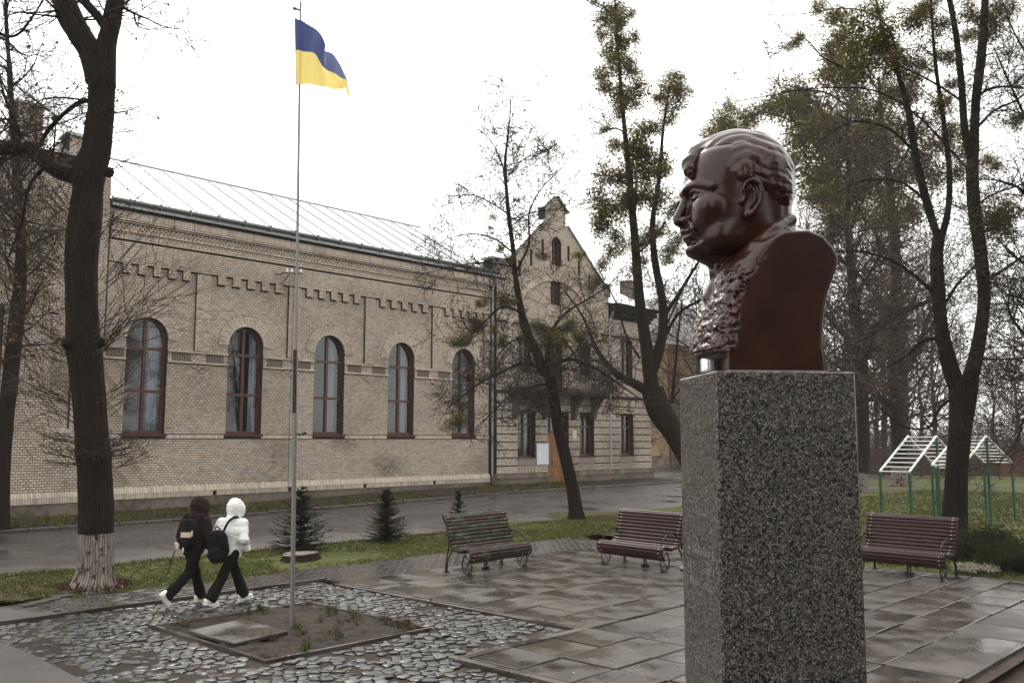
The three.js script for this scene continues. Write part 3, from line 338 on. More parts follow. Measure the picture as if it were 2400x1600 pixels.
bays.forEach((h, i) => window_(h, FZ - 0.2, [1.42, 2.86], { curtains: cur[i] }));
{ // standing seam roof
  const ey = 10.16, ez = FZ + 0.5, ry = 13.25, rz = -34.8; const slab = (x0, x1, z0, y0, z1, y1, t = 0.06) => { const g = new THREE.BufferGeometry(); const p = [x0, y0, z0, x1, y0, z0, x1, y1, z1, x0, y1, z1, x0, y0 - t, z0, x1, y0 - t, z0, x1, y1 - t, z1, x0, y1 - t, z1]; g.setAttribute('position', new THREE.Float32BufferAttribute(p, 3)); g.setIndex([0, 1, 2, 0, 2, 3, 4, 6, 5, 4, 7, 6, 0, 4, 5, 0, 5, 1, 3, 2, 6, 3, 6, 7, 0, 3, 7, 0, 7, 4, 1, 5, 6, 1, 6, 2]); const n = g.toNonIndexed(); n.computeVertexNormals(); return prep(n); };
  const roof = sp('hall_roof', slab(11.9, 29.8, ez, ey, rz, ry), Bm.roof); sp('hall_roof_back', slab(11.9, 29.8, -40.3, ey, rz - 0.01, ry), Bm.roof);
  for (let x = 12.05, k = 0; x < 29.7; x += 0.985, k++) part(roof, 'seam', tube([V3(x, ey + 0.02, ez - 0.02), V3(x, (ey + ry) / 2 + 0.02, (ez + rz) / 2), V3(x, ry + 0.02, rz)], 0.024, 4), Bm.seam);  // seams drawn darker than their metal, shading of the sides painted in
  part(roof, 'ridge_cap', tube([V3(11.9, ry + 0.02, rz), V3(29.8, ry + 0.02, rz)], 0.05, 6), Bm.zinc);
  ((L2) => L2.forEach((g) => sp('hall_roof_end', g, Bm.plaster)))((() => { const L = []; for (const x of [11.85, 29.75]) { const s = new THREE.Shape([[ez - 0.6, 10], [rz, ry - 0.08], [-40.2, 10]].map(([a, b]) => new THREE.Vector2(a, b))); const g = new THREE.ExtrudeGeometry(s, { depth: 0.1, bevelEnabled: false }); g.rotateY(-Math.PI / 2); g.translate(x + 0.1, 0, 0); L.push(prep(g)); } return L; })());
  // --- entrance wing on the right with its stepped gable
  const x0 = 29.85, x1 = 38.5, cx = 34.15, A0 = 10.55, A1 = 13.3;
  const gable = (y) => { if (y < A0) return [x0, x1]; if (y < A1) { const t = (y - A0) / (A1 - A0); return [lerp(x0 + 0.3, cx - 0.95, t), lerp(x1 - 0.3, cx + 0.95, t)]; } if (y < 14.05) return [cx - 0.82, cx + 0.82]; const t = (y - 14.05) / 0.65; return [cx - 0.82 * (1 - t * 0.8), cx + 0.82 * (1 - t * 0.8)]; };
  const holes = [{ x0: 31.27, x1: 32.5, y0: 1.54, y1: 3.75 }, { x0: 33.42, x1: 35.0, y0: 0.18, y1: 3.55 }, { x0: 35.9, x1: 37.05, y0: 1.56, y1: 3.65 }, { x0: 31.28, x1: 32.25, y0: 5.65, y1: 7.25 }, { x0: 33.7, x1: 34.6, y0: 4.75, y1: 7.2 }, { x0: 35.95, x1: 36.9, y0: 5.65, y1: 7.3 }, { x0: 33.85, x1: 34.58, y0: 11.1, y1: 12.6, arch: true }, { x0: 33.75, x1: 34.5, y0: 9.13, y1: 10.3 }];
  const slots = [-1, 1].flatMap((s) => [0, 1, 2].map((k) => ({ x0: cx + s * (1 + k * 0.85) - 0.08, x1: cx + s * (1 + k * 0.85) + 0.08, y0: 11.5 - k * 0.65, y1: 12.3 - k * 0.65 })));
  sp('wing_wall', wallShape([[x0, -0.1], [x1, -0.1], [x1, A0], [x1 - 0.3, A0], [cx + 0.95, A1], [cx + 0.82, A1], [cx + 0.82, 14.05], [cx + 0.16, 14.7], [cx - 0.16, 14.7], [cx - 0.82, 14.05], [cx - 0.82, A1], [cx - 0.95, A1], [x0 + 0.3, A0], [x0, A0]], [...holes, ...slots], WZ - 0.006, 0.45), Bm.mortar);
  const ring = (y, r0, r1, cy = 6.95) => { if (y < 7.7) return []; const d = y - cy, o = Math.sqrt(Math.max(0, r1 * r1 - d * d)), i = d < r0 ? Math.sqrt(r0 * r0 - d * d) : 0; return d > r1 ? [] : i ? [[cx - o, cx - i], [cx + i, cx + o]] : [[cx - o, cx + o]]; };
  const inGable = (y) => { const [a, b] = gable(y); return [[-99, a + 0.03], [b - 0.03, 99]]; };
  courses(x0, x1, 4.4, 14.7, WZ, (y) => [...openAt(holes, y, 0.02), ...openAt(slots, y, 0.02), ...inGable(y), ...ring(y, 3.38, 3.68)], () => 0.5);
  for (let i = 0; i < 96; i++) { const a = 0.2 + (i + 0.5) / 96 * (Math.PI - 0.4), q = new THREE.Quaternion().setFromAxisAngle(V3(0, 0, 1), a); addBrick(cx + Math.cos(a) * 3.53, 6.95 + Math.sin(a) * 3.53, WZ + 0.035, 0.29, 0.09, 0.1, brickTone(cx + i, 9, R0, 0.7), q); if (i % 2) addBrick(cx + Math.cos(a) * 3.74, 6.95 + Math.sin(a) * 3.74, WZ + 0.04, 0.09, 0.075, 0.12, brickTone(cx, 9, R0, 1), q); if (i % 2 && i > 8 && i < 88) { for (const R of [4.08, 4.16]) addBrick(cx + Math.cos(a) * R, 6.95 + Math.sin(a) * R, WZ + 0.025, 0.1, 0.075, 0.09, brickTone(cx, 9, R0, 1.2), q); } }
  slots.forEach((h) => sp('slot_back', box(h.x0 - 0.02, h.x1 + 0.02, h.y0 - 0.02, h.y1 + 0.02, WZ - 0.4, WZ - 0.22), Bm.mortar));
  // rusticated ground floor: bands of courses with deep joints between
  const band = (a, b, z, hs) => { const L = []; for (let k = 0; k < 10; k++) { const y0 = 0.84 + k * 0.37, y1 = y0 + 0.32; let spans = [[a, b]]; for (const h of hs) if (y1 > h.y0 && y0 < h.y1) spans = spans.flatMap(([p, q]) => (h.x1 <= p || h.x0 >= q ? [[p, q]] : [[p, h.x0 - 0.02], [h.x1 + 0.02, q]].filter(([s, t]) => t - s > 0.05))); for (const [p, q] of spans) { L.push(box(p, q, y0, y1, z - 0.03, z + 0.045)); courses(p, q, y0, y1, z + 0.052, () => [], () => 0.8); } } return merge(L); };
  sp('rusticated_bands', band(x0, x1, WZ, holes), Bm.mortar);
  // bay to the right of the gable
  const b0 = 38.5, b1 = 42.2, bh = [{ x0: 39.36, x1: 40.52, y0: 1.56, y1: 3.75 }, { x0: 39.52, x1: 40.6, y0: 5.8, y1: 7.8 }];
  sp('bay_wall', wallShape([[b0 + 0.01, -0.1], [b1, -0.1], [b1, 9.3], [b0 + 0.01, 9.3]], bh, WZ - 0.008, 0.45), Bm.mortar); courses(b0 + 0.02, b1, 4.4, 8.9, WZ - 0.002, (y) => openAt(bh, y, 0.02), () => 0.6); sp('bay_bands', band(b0 + 0.02, b1, WZ - 0.002, bh), Bm.mortar);
  sp('bay_cornice', merge([box(b0 + 0.01, b1 + 0.1, 8.9, 9.0, WZ - 0.4, WZ + 0.1), box(b0 + 0.01, b1 + 0.2, 9.1, 9.25, WZ - 0.4, WZ + 0.2), box(b0 + 0.01, b1 + 0.15, 9.0, 9.1, WZ - 0.4, WZ + 0.06), box(b0 + 0.01, b1 + 0.35, 9.25, 9.55, WZ - 0.4, WZ + 0.34), box(b0 + 0.01, b1 + 0.55, 9.55, 9.68, WZ - 0.4, WZ + 0.55)]), std([0.13, 0.115, 0.1], 0.9, { map: T.mort })); for (let x = b0 + 0.15; x < b1; x += 0.16) addBrick(x, 8.2, WZ + 0.03, 0.075, 0.22, 0.1, brickTone(x, 8, R0, 1.2));
  sp('wing_plinth', merge([box(x0 - 0.12, 33.4, -0.2, 0.6, WZ - 0.05, WZ + 0.14), box(35.05, b1 + 0.12, -0.2, 0.6, WZ - 0.05, WZ + 0.14), box(x0 - 0.14, 33.4, 0.605, 0.82, WZ - 0.05, WZ + 0.2), box(35.05, b1 + 0.16, 0.605, 0.82, WZ - 0.05, WZ + 0.2)]), Bm.plaster);
  sp('storey_band', merge([box(x0, b1, 4.58, 4.7, WZ, WZ + 0.1), box(x0 + 0.02, b1 - 0.02, 7.9, 7.98, WZ, WZ + 0.07)]), Bm.mortar);
  holes.forEach((h, i) => { if (i === 1) return; const o = { curtains: i < 3 ? [[-0.9, -0.2], [0.3, 0.9]] : [[-0.9, 0.9]], sill: i !== 4 && i < 6 }; const H = h.y1 - h.y0; window_(h, WZ - 0.2, h.arch || i === 7 ? [0.6] : [H * 0.72], { ...o, sillOut: 0.3 }); });
  bh.forEach((h) => window_(h, WZ - 0.2, [(h.y1 - h.y0) * 0.7], { curtains: [[-0.9, 0.3]], sillOut: 0.3 }));
  [holes[0], holes[2], bh[0]].forEach((h) => { const L = []; for (let i = 0; i < 6; i++) { const x = lerp(h.x0 + 0.06, h.x1 - 0.06, i / 5); L.push(box(x - 0.045, x + 0.045, 0.88, 1.36, WZ + 0.002, WZ + 0.08)); } L.push(box(h.x0 - 0.02, h.x1 + 0.02, 1.36, 1.46, WZ + 0.002, WZ + 0.1)); sp('window_apron', merge(L), std([0.27, 0.24, 0.2], 0.9)); sp('apron_recess', box(h.x0, h.x1, 0.84, 1.36, WZ - 0.01, WZ + 0.012), Bm.mortar); });
  // door of orange-brown planks, one leaf standing proud
  T.wood = dataTex(256, 512, (u, v) => { const g = Math.sin((u * 24 + pfbm(u, v * 0.25, 6, 4, 71) * 6) * 3); return mix3([0.4, 0.24, 0.12], [0.6, 0.4, 0.22], clamp(0.5 + 0.3 * g + (pfbm(u, v, 12, 4, 72) - 0.5) * 0.8)); }, true, 1); Bm.door = std(0xffffff, 0.45, { map: T.wood });
  const door = new THREE.Group(); door.name = 'door'; door.position.set(33.42 - school.position.x, 0.2, WZ - 0.12 - school.position.z); school.add(door);
  for (const [a, b] of [[0, 0.36], [0.37, 1.07], [1.08, 1.56]]) { part(door, 'door_leaf', box(a, b, 0, 2.5, 0, 0.05), Bm.door); for (const [p, q] of [[0.12, 0.75], [0.85, 1.6], [1.7, 2.38]]) part(door, 'door_panel', chamferBox(b - a - 0.16, q - p, 0.03, 0.012).translate((a + b) / 2, (p + q) / 2, 0.06), Bm.door); } part(door, 'transom_window', box(0, 1.56, 2.5, 3.3, -0.02, -0.012), Bm.glass); part(door, 'transom_bars', merge([box(0, 1.58, 2.5, 2.58, 0.0, 0.07), ...[0.3, 0.75, 1.2].map((x) => box(x, x + 0.05, 2.58, 3.3, 0.0, 0.04))]), Bm.frame); part(door, 'handle', tube([V3(0.42, 1.0, 0.05), V3(0.42, 1.0, 0.11), V3(0.42, 1.16, 0.11), V3(0.42, 1.16, 0.05)], 0.012, 6), Bm.iron); sp('door_step', box(33.3, 35.1, 0.0, 0.19, WZ - 0.4, WZ + 0.45), Bm.plaster);
  // balcony
  const bal = sp('balcony', merge([box(30.7, 37.2, 4.72, 4.9, WZ + 0.11, WZ + 1.15), box(30.75, 37.15, 4.6, 4.715, WZ + 0.11, WZ + 1.05)]), std([0.09, 0.08, 0.07], 0.9)); const rail = []; for (let x = 30.78; x < 37.2; x += 0.13) rail.push(box(x - 0.008, x + 0.008, 4.9, 5.8, WZ + 1.08, WZ + 1.096)); for (let z = 0.15; z < 1.05; z += 0.13) for (const x of [30.76, 37.14]) rail.push(box(x - 0.008, x + 0.008, 4.9, 5.8, WZ + z, WZ + z + 0.016)); rail.push(box(30.72, 37.18, 5.8, 5.84, WZ + 1.06, WZ + 1.12), box(30.72, 37.18, 5.4, 5.42, WZ + 1.076, WZ + 1.1), box(30.74, 30.78, 5.8, 5.84, WZ + 0.1, WZ + 1.06), box(37.12, 37.16, 5.8, 5.84, WZ + 0.1, WZ + 1.06)); part(bal, 'railing', merge(rail), Bm.iron);
  for (const x of [31.0, 33.1, 35.3, 36.9]) { const s = new THREE.Shape(); s.moveTo(0, 0); s.lineTo(1.0, 0); s.quadraticCurveTo(0.35, -0.25, 0.22, -1.1); s.lineTo(0, -1.15); s.lineTo(0, 0); const g = new THREE.ExtrudeGeometry(s, { depth: 0.2, bevelEnabled: true, bevelSize: 0.015, bevelThickness: 0.015, bevelSegments: 1 }); g.rotateY(-Math.PI / 2); g.translate(x + 0.1, 4.595, WZ + 0.055); part(bal, 'bracket', prep(g), std([0.1, 0.088, 0.075], 0.9)); }
  // copings and pinnacle cap
  const cope = (a, b) => { const dx = b[0] - a[0], dy = b[1] - a[1], L = Math.hypot(dx, dy), g = new THREE.BoxGeometry(L + 0.1, 0.07, 0.62); g.rotateZ(Math.atan2(dy, dx)); g.translate((a[0] + b[0]) / 2, (a[1] + b[1]) / 2 + 0.02, WZ - 0.2); return boxUV(prep(g)); };
  sp('gable_coping', merge([cope([x0 + 0.3, A0], [cx - 0.95, A1]), cope([cx + 0.95, A1], [x1 - 0.3, A0]), cope([cx - 0.95, 14.02], [cx - 0.14, 14.74]), cope([cx + 0.14, 14.74], [cx + 0.95, 14.02])]), Bm.zinc);
  sp('kneeler', merge([box(x0 - 0.35, x0 + 0.62, A0 - 0.6, A0 + 0.25, WZ - 0.5, WZ + 0.12)]), Bm.mortar); courses(x0 - 0.35, x0 + 0.62, A0 - 0.55, A0 + 0.25, WZ + 0.13, () => [], () => 0.7); sp('kneeler', box(x1 - 0.4, x1 + 0.05, A0 - 0.5, A0 + 0.1, WZ - 0.5, WZ + 0.1), Bm.plaster); sp('kneeler_cap', merge([box(x0 - 0.5, x0 + 0.76, A0 + 0.25, A0 + 0.36, WZ - 0.55, WZ + 0.25), box(x1 - 0.46, x1 + 0.14, A0 + 0.1, A0 + 0.18, WZ - 0.55, WZ + 0.18)]), Bm.zinc);
  sp('lightning_rod', bar([cx - 0.1, 14.7, WZ - 0.2], [cx - 0.1, 15.5, WZ - 0.2], 0.03), Bm.seam);
  sp('wing_roof', merge([slab(0, 0.01, 0, 0, 0, 0), ...[-1, 1].map((s) => { const g = new THREE.BufferGeometry(), e = s < 0 ? x0 - 0.1 : x1 + 0.1, y0 = 10.35, y1 = 13.1, p = [e, y0, WZ - 0.46, cx, y1, WZ - 0.46, cx, y1, -43, e, y0, -43]; g.setAttribute('position', new THREE.Float32BufferAttribute(p, 3)); g.setIndex(s < 0 ? [0, 1, 2, 0, 2, 3] : [0, 2, 1, 0, 3, 2]); g.computeVertexNormals(); return prep(g); })].slice(1)), Bm.roof);
  sp('bay_roof', (() => { const g = new THREE.ConeGeometry(3.4, 2.4, 4, 1); g.rotateY(Math.PI / 4); g.scale(0.95, 1, 1.6); g.translate(40.4, 10.9, -33); return prep(g.toNonIndexed()); })(), Bm.roof);
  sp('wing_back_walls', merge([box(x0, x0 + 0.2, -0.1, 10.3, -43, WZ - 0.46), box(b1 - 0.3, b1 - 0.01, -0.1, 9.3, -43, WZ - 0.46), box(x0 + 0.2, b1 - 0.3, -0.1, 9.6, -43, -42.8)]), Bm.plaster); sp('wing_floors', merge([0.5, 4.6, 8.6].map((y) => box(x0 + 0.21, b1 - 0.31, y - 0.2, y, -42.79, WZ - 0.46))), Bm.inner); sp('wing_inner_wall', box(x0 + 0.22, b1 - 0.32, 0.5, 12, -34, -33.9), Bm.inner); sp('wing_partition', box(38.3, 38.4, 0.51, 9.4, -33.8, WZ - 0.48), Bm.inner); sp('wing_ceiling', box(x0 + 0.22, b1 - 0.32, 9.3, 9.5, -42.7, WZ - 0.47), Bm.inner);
  // --- block on the left, partly behind the trees
  const l0 = -2, l1 = 11.86, lh = [{ x0: 7.5, x1: 8.95, y0: 0.85, y1: 2.3 }, { x0: 10.28, x1: 10.92, y0: 2.72, y1: 5.5, arch: true }, { x0: 7.4, x1: 8.9, y0: 3.2, y1: 6.4 }];
  sp('left_block_wall', wallShape([[l0, -0.1], [l1, -0.1], [l1, 11], [l0, 11]], lh, WZ - 0.006, 0.45), Bm.mortar); courses(6, l1, 0.82, 11.0, WZ, (y) => [...openAt(lh, y, 0.02), ...(() => { const d = y - 6.3, r1 = 2.9; return d > 0 && d < r1 ? [[7.55 + Math.sqrt(Math.max(0, 2.62 * 2.62 - d * d)), 7.55 + Math.sqrt(r1 * r1 - d * d)]] : []; })()], (y) => (y < 2.6 ? 0.5 : 0.7)); courses(10.28, 10.92, 2.72, 5.5, WZ - 0.12, () => [], () => 1.1); sp('niche_back', box(10.27, 10.93, 2.7, 5.52, WZ - 0.3, WZ - 0.13), Bm.mortar); soldiers(10.2, 11.0, 2.6, 2.72, WZ + 0.06, 0.1, 0, [], 0.2);
  for (let i = 0; i < 40; i++) { const a = (i + 0.5) / 40 * Math.PI / 2, q = new THREE.Quaternion().setFromAxisAngle(V3(0, 0, 1), a); addBrick(7.55 + Math.cos(a) * 2.76, 6.3 + Math.sin(a) * 2.76, WZ + 0.03, 0.27, 0.09, 0.1, brickTone(7 + i, 9, R0, 0.8), q); }
  window_(lh[0], WZ - 0.2, [0.9], { sillMat: Bm.plaster }); window_(lh[2], WZ - 0.2, [2.2], { curtains: [[-0.9, 0.2]] });
  sp('left_plinth', merge([box(l0, l1 + 0.05, -0.2, 0.47, WZ - 0.05, WZ + 0.1)]), Bm.plaster); sp('left_plinth_backing', box(l0, l1, 0.47, 0.78, WZ - 0.05, WZ + 0.05), Bm.mortar); soldiers(6, l1, 0.472, 0.64, WZ + 0.14, 0.12, 0, [], 0.8); soldiers(6, l1, 0.62, 0.8, WZ + 0.11, 0.1, -0.42, [], 0.5);
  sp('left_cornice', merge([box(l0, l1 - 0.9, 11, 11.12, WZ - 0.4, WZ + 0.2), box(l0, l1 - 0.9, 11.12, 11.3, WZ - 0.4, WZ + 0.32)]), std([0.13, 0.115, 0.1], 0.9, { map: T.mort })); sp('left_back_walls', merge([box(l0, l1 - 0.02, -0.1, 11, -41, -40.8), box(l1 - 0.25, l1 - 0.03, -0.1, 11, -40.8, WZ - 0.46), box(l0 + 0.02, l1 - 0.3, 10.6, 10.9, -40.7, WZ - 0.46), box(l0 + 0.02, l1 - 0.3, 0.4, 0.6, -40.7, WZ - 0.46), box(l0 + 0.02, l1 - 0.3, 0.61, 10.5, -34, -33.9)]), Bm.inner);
  sp('parapet_pier', box(10.45, 11.1, 11.0, 12.0, WZ - 0.6, WZ + 0.1), Bm.mortar); courses(10.45, 11.1, 11.02, 12.0, WZ + 0.11, () => [], () => 0.5); sp('pier_cap', box(10.38, 11.17, 12.0, 12.1, WZ - 0.66, WZ + 0.18), Bm.zinc);
  sp('left_roof', (() => { const g = new THREE.BufferGeometry(); const p = [l0, 11.3, WZ + 0.3, l1 - 0.2, 11.3, WZ + 0.3, 7.6, 14.4, -33.5, l0, 14.4, -33.5, l1 - 0.2, 11.3, -40, 7.6, 14.4, -36.5, l0, 14.4, -36.5]; g.setAttribute('position', new THREE.Float32BufferAttribute(p, 3)); g.setIndex([0, 1, 2, 0, 2, 3, 1, 4, 5, 1, 5, 2, 3, 2, 5, 3, 5, 6]); const n = g.toNonIndexed(); n.computeVertexNormals(); return prep(n); })(), std([0.3, 0.31, 0.33], 0.4, { metalness: 0.6 }));
  sp('chimney', merge([box(9.0, 9.75, 11.2, 12.75, WZ - 0.9, WZ - 0.2)]), Bm.mortar); courses(9.0, 9.75, 11.3, 12.75, WZ - 0.19, () => [], () => 0.7); sp('chimney_cap', merge([box(8.9, 9.85, 12.75, 12.83, WZ - 1.0, WZ - 0.1)]), Bm.zinc);
}
// bricks: the ones that show largest as pieces, the rest as one brickwork
{ const tones = [0.92, 1.08, 0.82, 1, 0.7].map((k) => std([0.47 * k, 0.4 * k, 0.31 * k], 0.85, { bumpMap: T.brickB, bumpScale: 0.004 })), near = (b) => (b[0] > 12.15 && b[0] < 18 && !b[7] && Math.abs(b[2] - FZ) < 0.02 && b[3] > 0.12 && b[1] < 5 ? Math.hypot(b[0], b[2]) + Math.abs(b[1] - 3) * 0.3 : 1e6), o = bricks.map((b, i) => [near(b), i]).sort((a, b) => a[0] - b[0]), pick = new Set(o.slice(0, 290).map((q) => q[1])), mats = [], cols = [];
  bricks.forEach((b, i) => { const p = V3(b[0] - school.position.x, b[1], b[2] - school.position.z), s = V3(b[3], b[4], b[5]); if (pick.has(i)) { const m = part(school, 'brick', unitBrick, tones[(i * 7) % 5]); m.position.copy(p); m.scale.copy(s); } else { mats.push(M4(p, b[7], s)); cols.push(b[6]); } });
  instanced(school, 'brickwork', unitBrick, Bm.brick, mats, cols); }
// things fixed to the wall
{ const t = thing('insulator_bracket', 'iron bracket with four white porcelain insulators high on the hall wall', 'bracket', V3(18.75, 8.55, FZ + 0.07)); part(t, 'arm', merge([bar([-0.55, 0.05, 0], [-0.45, 0.05, 0.5], 0.02), bar([-0.5, 0.05, 0.45], [0.35, 0.14, 0.5], 0.022), bar([-0.3, -0.35, 0], [-0.2, 0.05, 0.45], 0.014)]), Bm.iron); for (let i = 0; i < 4; i++) part(t, 'insulator', new THREE.LatheGeometry([[0, 0.15], [0.025, 0.15], [0.032, 0.1], [0.025, 0.08], [0.05, 0.05], [0.05, 0.0], [0, 0]].map(([a, b]) => new THREE.Vector2(a, b)), 10).translate(-0.32 + i * 0.2, 0.1 + i * 0.02, 0.49), std([0.85, 0.85, 0.83], 0.2)); }
tag(part(scene, 'wall_cable', merge([tube([V3(18.97, 0.6, FZ + 0.16), V3(18.97, 2.4, FZ + 0.14), V3(18.98, 5, FZ + 0.15), V3(18.96, 9, FZ + 0.22)], 0.009, 5)]), Bm.iron), 'thin black cable running down the brick wall of the hall', 'cable');
{ const t = thing('notice_board', 'white notice board on the wall beside the wooden door', 'notice board', V3(32.99, 1.21, WZ + 0.06)); part(t, 'board', box(-0.43, 0.43, 0, 1, 0, 0.04), Bm.white); part(t, 'frame', merge([box(-0.46, -0.43, -0.03, 1.03, 0, 0.055), box(0.43, 0.46, -0.03, 1.03, 0, 0.055), box(-0.43, 0.43, -0.03, 0, 0, 0.055), box(-0.43, 0.43, 1, 1.03, 0, 0.055)]), Bm.zinc); part(t, 'paper', box(-0.29, -0.14, 0.3, 0.62, 0.041, 0.045), std([0.8, 0.78, 0.78], 0.8)); }
{ const t = thing('wall_plaque', 'small pale yellow plaque on the wall right of the door', 'plaque', V3(35.46, 2.46, WZ + 0.055)); part(t, 'plate', chamferBox(0.31, 0.42, 0.03, 0.006).translate(0, 0.21, 0.015), std([0.62, 0.6, 0.42], 0.5)); part(t, 'rim', merge([box(-0.165, -0.155, 0, 0.42, 0, 0.035), box(0.155, 0.165, 0, 0.42, 0, 0.035)]), Bm.zinc); }
// pale house beyond the yard
{ const h = thing('yellow_house', 'pale yellow plastered house with grey hipped roof beyond the yard', 'house', V3(58, 0, -38)); const y = std([0.56, 0.47, 0.33], 0.9, { map: (() => { const t = T.plast.clone(); t.repeat.set(0.15, 0.15); t.needsUpdate = true; return t; })() }); y.color = rgb(1.5, 1.3, 0.95);
  part(h, 'wall', merge([box(-1, 12, -0.1, 9.2, -10, 0), ]), y); part(h, 'base_course', box(-1.06, 12.06, -0.1, 1.2, -10.06, 0.06), Bm.plaster); part(h, 'cornice', merge([box(-1.3, 12.3, 9.2, 9.5, -10.3, 0.3)]), y); const g = new THREE.CylinderGeometry(0.25, 1, 4.4, 4, 1); g.rotateY(Math.PI / 4); g.scale(9.8, 1, 7.8); g.translate(5.5, 11.7, -5); part(h, 'roof', prep(g.toNonIndexed()), std([0.12, 0.115, 0.12], 0.6)); part(h, 'chimney', box(0.6, 1.5, 11, 15.2, -5.5, -4.6), Bm.plaster); for (const [x, yy] of [[0.6, 2.6], [3.2, 2.6], [5.8, 2.6]]) part(h, 'ledge', box(x, x + 1.2, yy - 0.12, yy, 0.0, 0.12), Bm.plaster); for (const x of [3.2, 5.9, 8.6]) { const w = part(h, 'window', box(x, x + 1.1, 5.2, 7.2, -0.02, 0.02), std([0.06, 0.065, 0.075], 0.06)); part(w, 'window_frame', merge([box(x - 0.06, x, 5.14, 7.26, 0, 0.05), box(x + 1.1, x + 1.16, 5.14, 7.26, 0, 0.05), box(x, x + 1.1, 7.2, 7.26, 0, 0.05), box(x, x + 1.1, 5.14, 5.2, 0, 0.05), box(x + 0.52, x + 0.58, 5.2, 7.2, 0.021, 0.05)]), Bm.white); } part(h, 'downpipe', bar([-0.85, 0.2, 0.08], [-0.85, 9.2, 0.08], 0.06), Bm.red); }
// ---------------------------------------------------------------- granite pedestal and bronze bust
const PAL = 5.7 * Math.PI / 180, pIn = HD.clone().multiplyScalar(Math.cos(PAL)).addScaledVector(RT, -Math.sin(PAL)), pRt = RT.clone().multiplyScalar(Math.cos(PAL)).addScaledVector(HD, Math.sin(PAL));
const PED = V3(3.166, 0, -1.68), PTOP = 2.644, PTURN = Math.atan2(-(-pRt.z), -pRt.x); // local +x = the way the bust faces, local +z = towards the lens
{ // granite: interlocked dark and pale grains, polished
  const n = 1024, P = 190, cell = (i, j) => { const a = ((i % P) + P) % P, b = ((j % P) + P) % P; return [i + 0.15 + 0.7 * h3(a, b, 1), j + 0.15 + 0.7 * h3(a, b, 2), h3(a, b, 3), h3(a, b, 4)]; };
  const pal = [[0.05, 0.05, 0.055], [0.13, 0.128, 0.125], [0.27, 0.26, 0.25], [0.37, 0.36, 0.345], [0.49, 0.475, 0.455], [0.35, 0.32, 0.29]];
  T.granite = dataTex(n, n, (u, v) => { const wx = (pnoise(u * 80, v * 80, 80, 81) - 0.5) * 1.5, wy = (pnoise(u * 80, v * 80, 80, 82) - 0.5) * 1.5, x = u * P + wx, y = v * P + wy, xi = Math.floor(x), yi = Math.floor(y); let b = 9, t = 0, s = 0; for (let j = -1; j <= 1; j++) for (let i = -1; i <= 1; i++) { const c = cell(xi + i, yi + j), d = (c[0] - x) ** 2 + (c[1] - y) ** 2; if (d < b) { b = d; t = c[2]; s = c[3]; } } const cl = pnoise(u * 40, v * 40, 40, 83) * 0.16 + t * 0.9 - 0.03; const k = cl < 0.27 ? 0 : cl < 0.38 ? 1 : cl < 0.52 ? 2 : cl < 0.66 ? 3 : cl < 0.76 ? 4 : 5; return pal[k].map((q) => q * (0.85 + 0.3 * s)); }, true, 1.15);
  T.graniteB = dataTex(512, 512, (u, v) => pfbm(u, v, 60, 3, 84), false, 1.15);
}
const pedestal = thing('granite_pedestal', 'tall polished speckled grey granite pedestal under the bronze bust', 'pedestal', PED.clone(), 0);
pedestal.rotation.y = PTURN;
{ const granite = std(0xffffff, 0.3, { map: T.granite, bumpMap: T.graniteB, bumpScale: 0.0006 }), dressed = std([1.12, 1.12, 1.12], 0.38, { map: T.granite, bumpMap: T.graniteB, bumpScale: 0.002 });
  const col_ = chamferBox(0.52, PTOP - 0.16, 0.456, 0.006); col_.translate(0, (PTOP + 0.16) / 2, 0); part(pedestal, 'shaft', boxUV(col_), granite); const st = chamferBox(0.85, 0.2, 0.8, 0.02); st.translate(0, 0.06, 0); part(pedestal, 'base_step', boxUV(st), dressed);
  // cut letters, worn past reading: short pale strokes on the face below the bust
  const r = rng(9), ink = std([0.22, 0.22, 0.215], 0.6), L = []; [[2.13, 0.2, 0.012], [2.07, 0.26, 0.007], [1.99, 0.3, 0.02], [1.925, 0.32, 0.016], [1.865, 0.28, 0.014]].forEach(([y, w, h]) => { for (let z = -w / 2; z < w / 2; z += 0.02) if (r() < 0.7) L.push(box(0.2602, 0.2606, y - h * (0.5 + 0.5 * r()), y + h * (0.5 + 0.5 * r()), z, z + 0.003 + 0.003 * r())); }); for (const [px, py] of [[1813, 1158], [1895, 1570]]) { const q = atDepth(px, py, 3.22), lx = (q.x - PED.x) * -pRt.x + (q.z - PED.z) * -pRt.z, g = new THREE.CircleGeometry(0.014, 14), v = g.attributes.position; for (let i = 1; i < v.count; i++) { const a = i / 14 * 6.283, m = 0.75 + 0.35 * Math.sin(a * 3 + px) * Math.cos(a * 2); v.setXY(i, v.getX(i) * m, v.getY(i) * m); } g.translate(lx, q.y, 0.2284); part(pedestal, 'dark_inclusion', prep(g), std([0.012, 0.012, 0.013], 0.35)); }
  part(pedestal, 'worn_inscription', merge(L), ink, 'stuff'); }
const bust = thing('bronze_bust', 'dark brown bronze bust of a man with swept hair on granite', 'bust', V3(PED.x, PTOP, PED.z)); bust.rotation.y = PTURN;
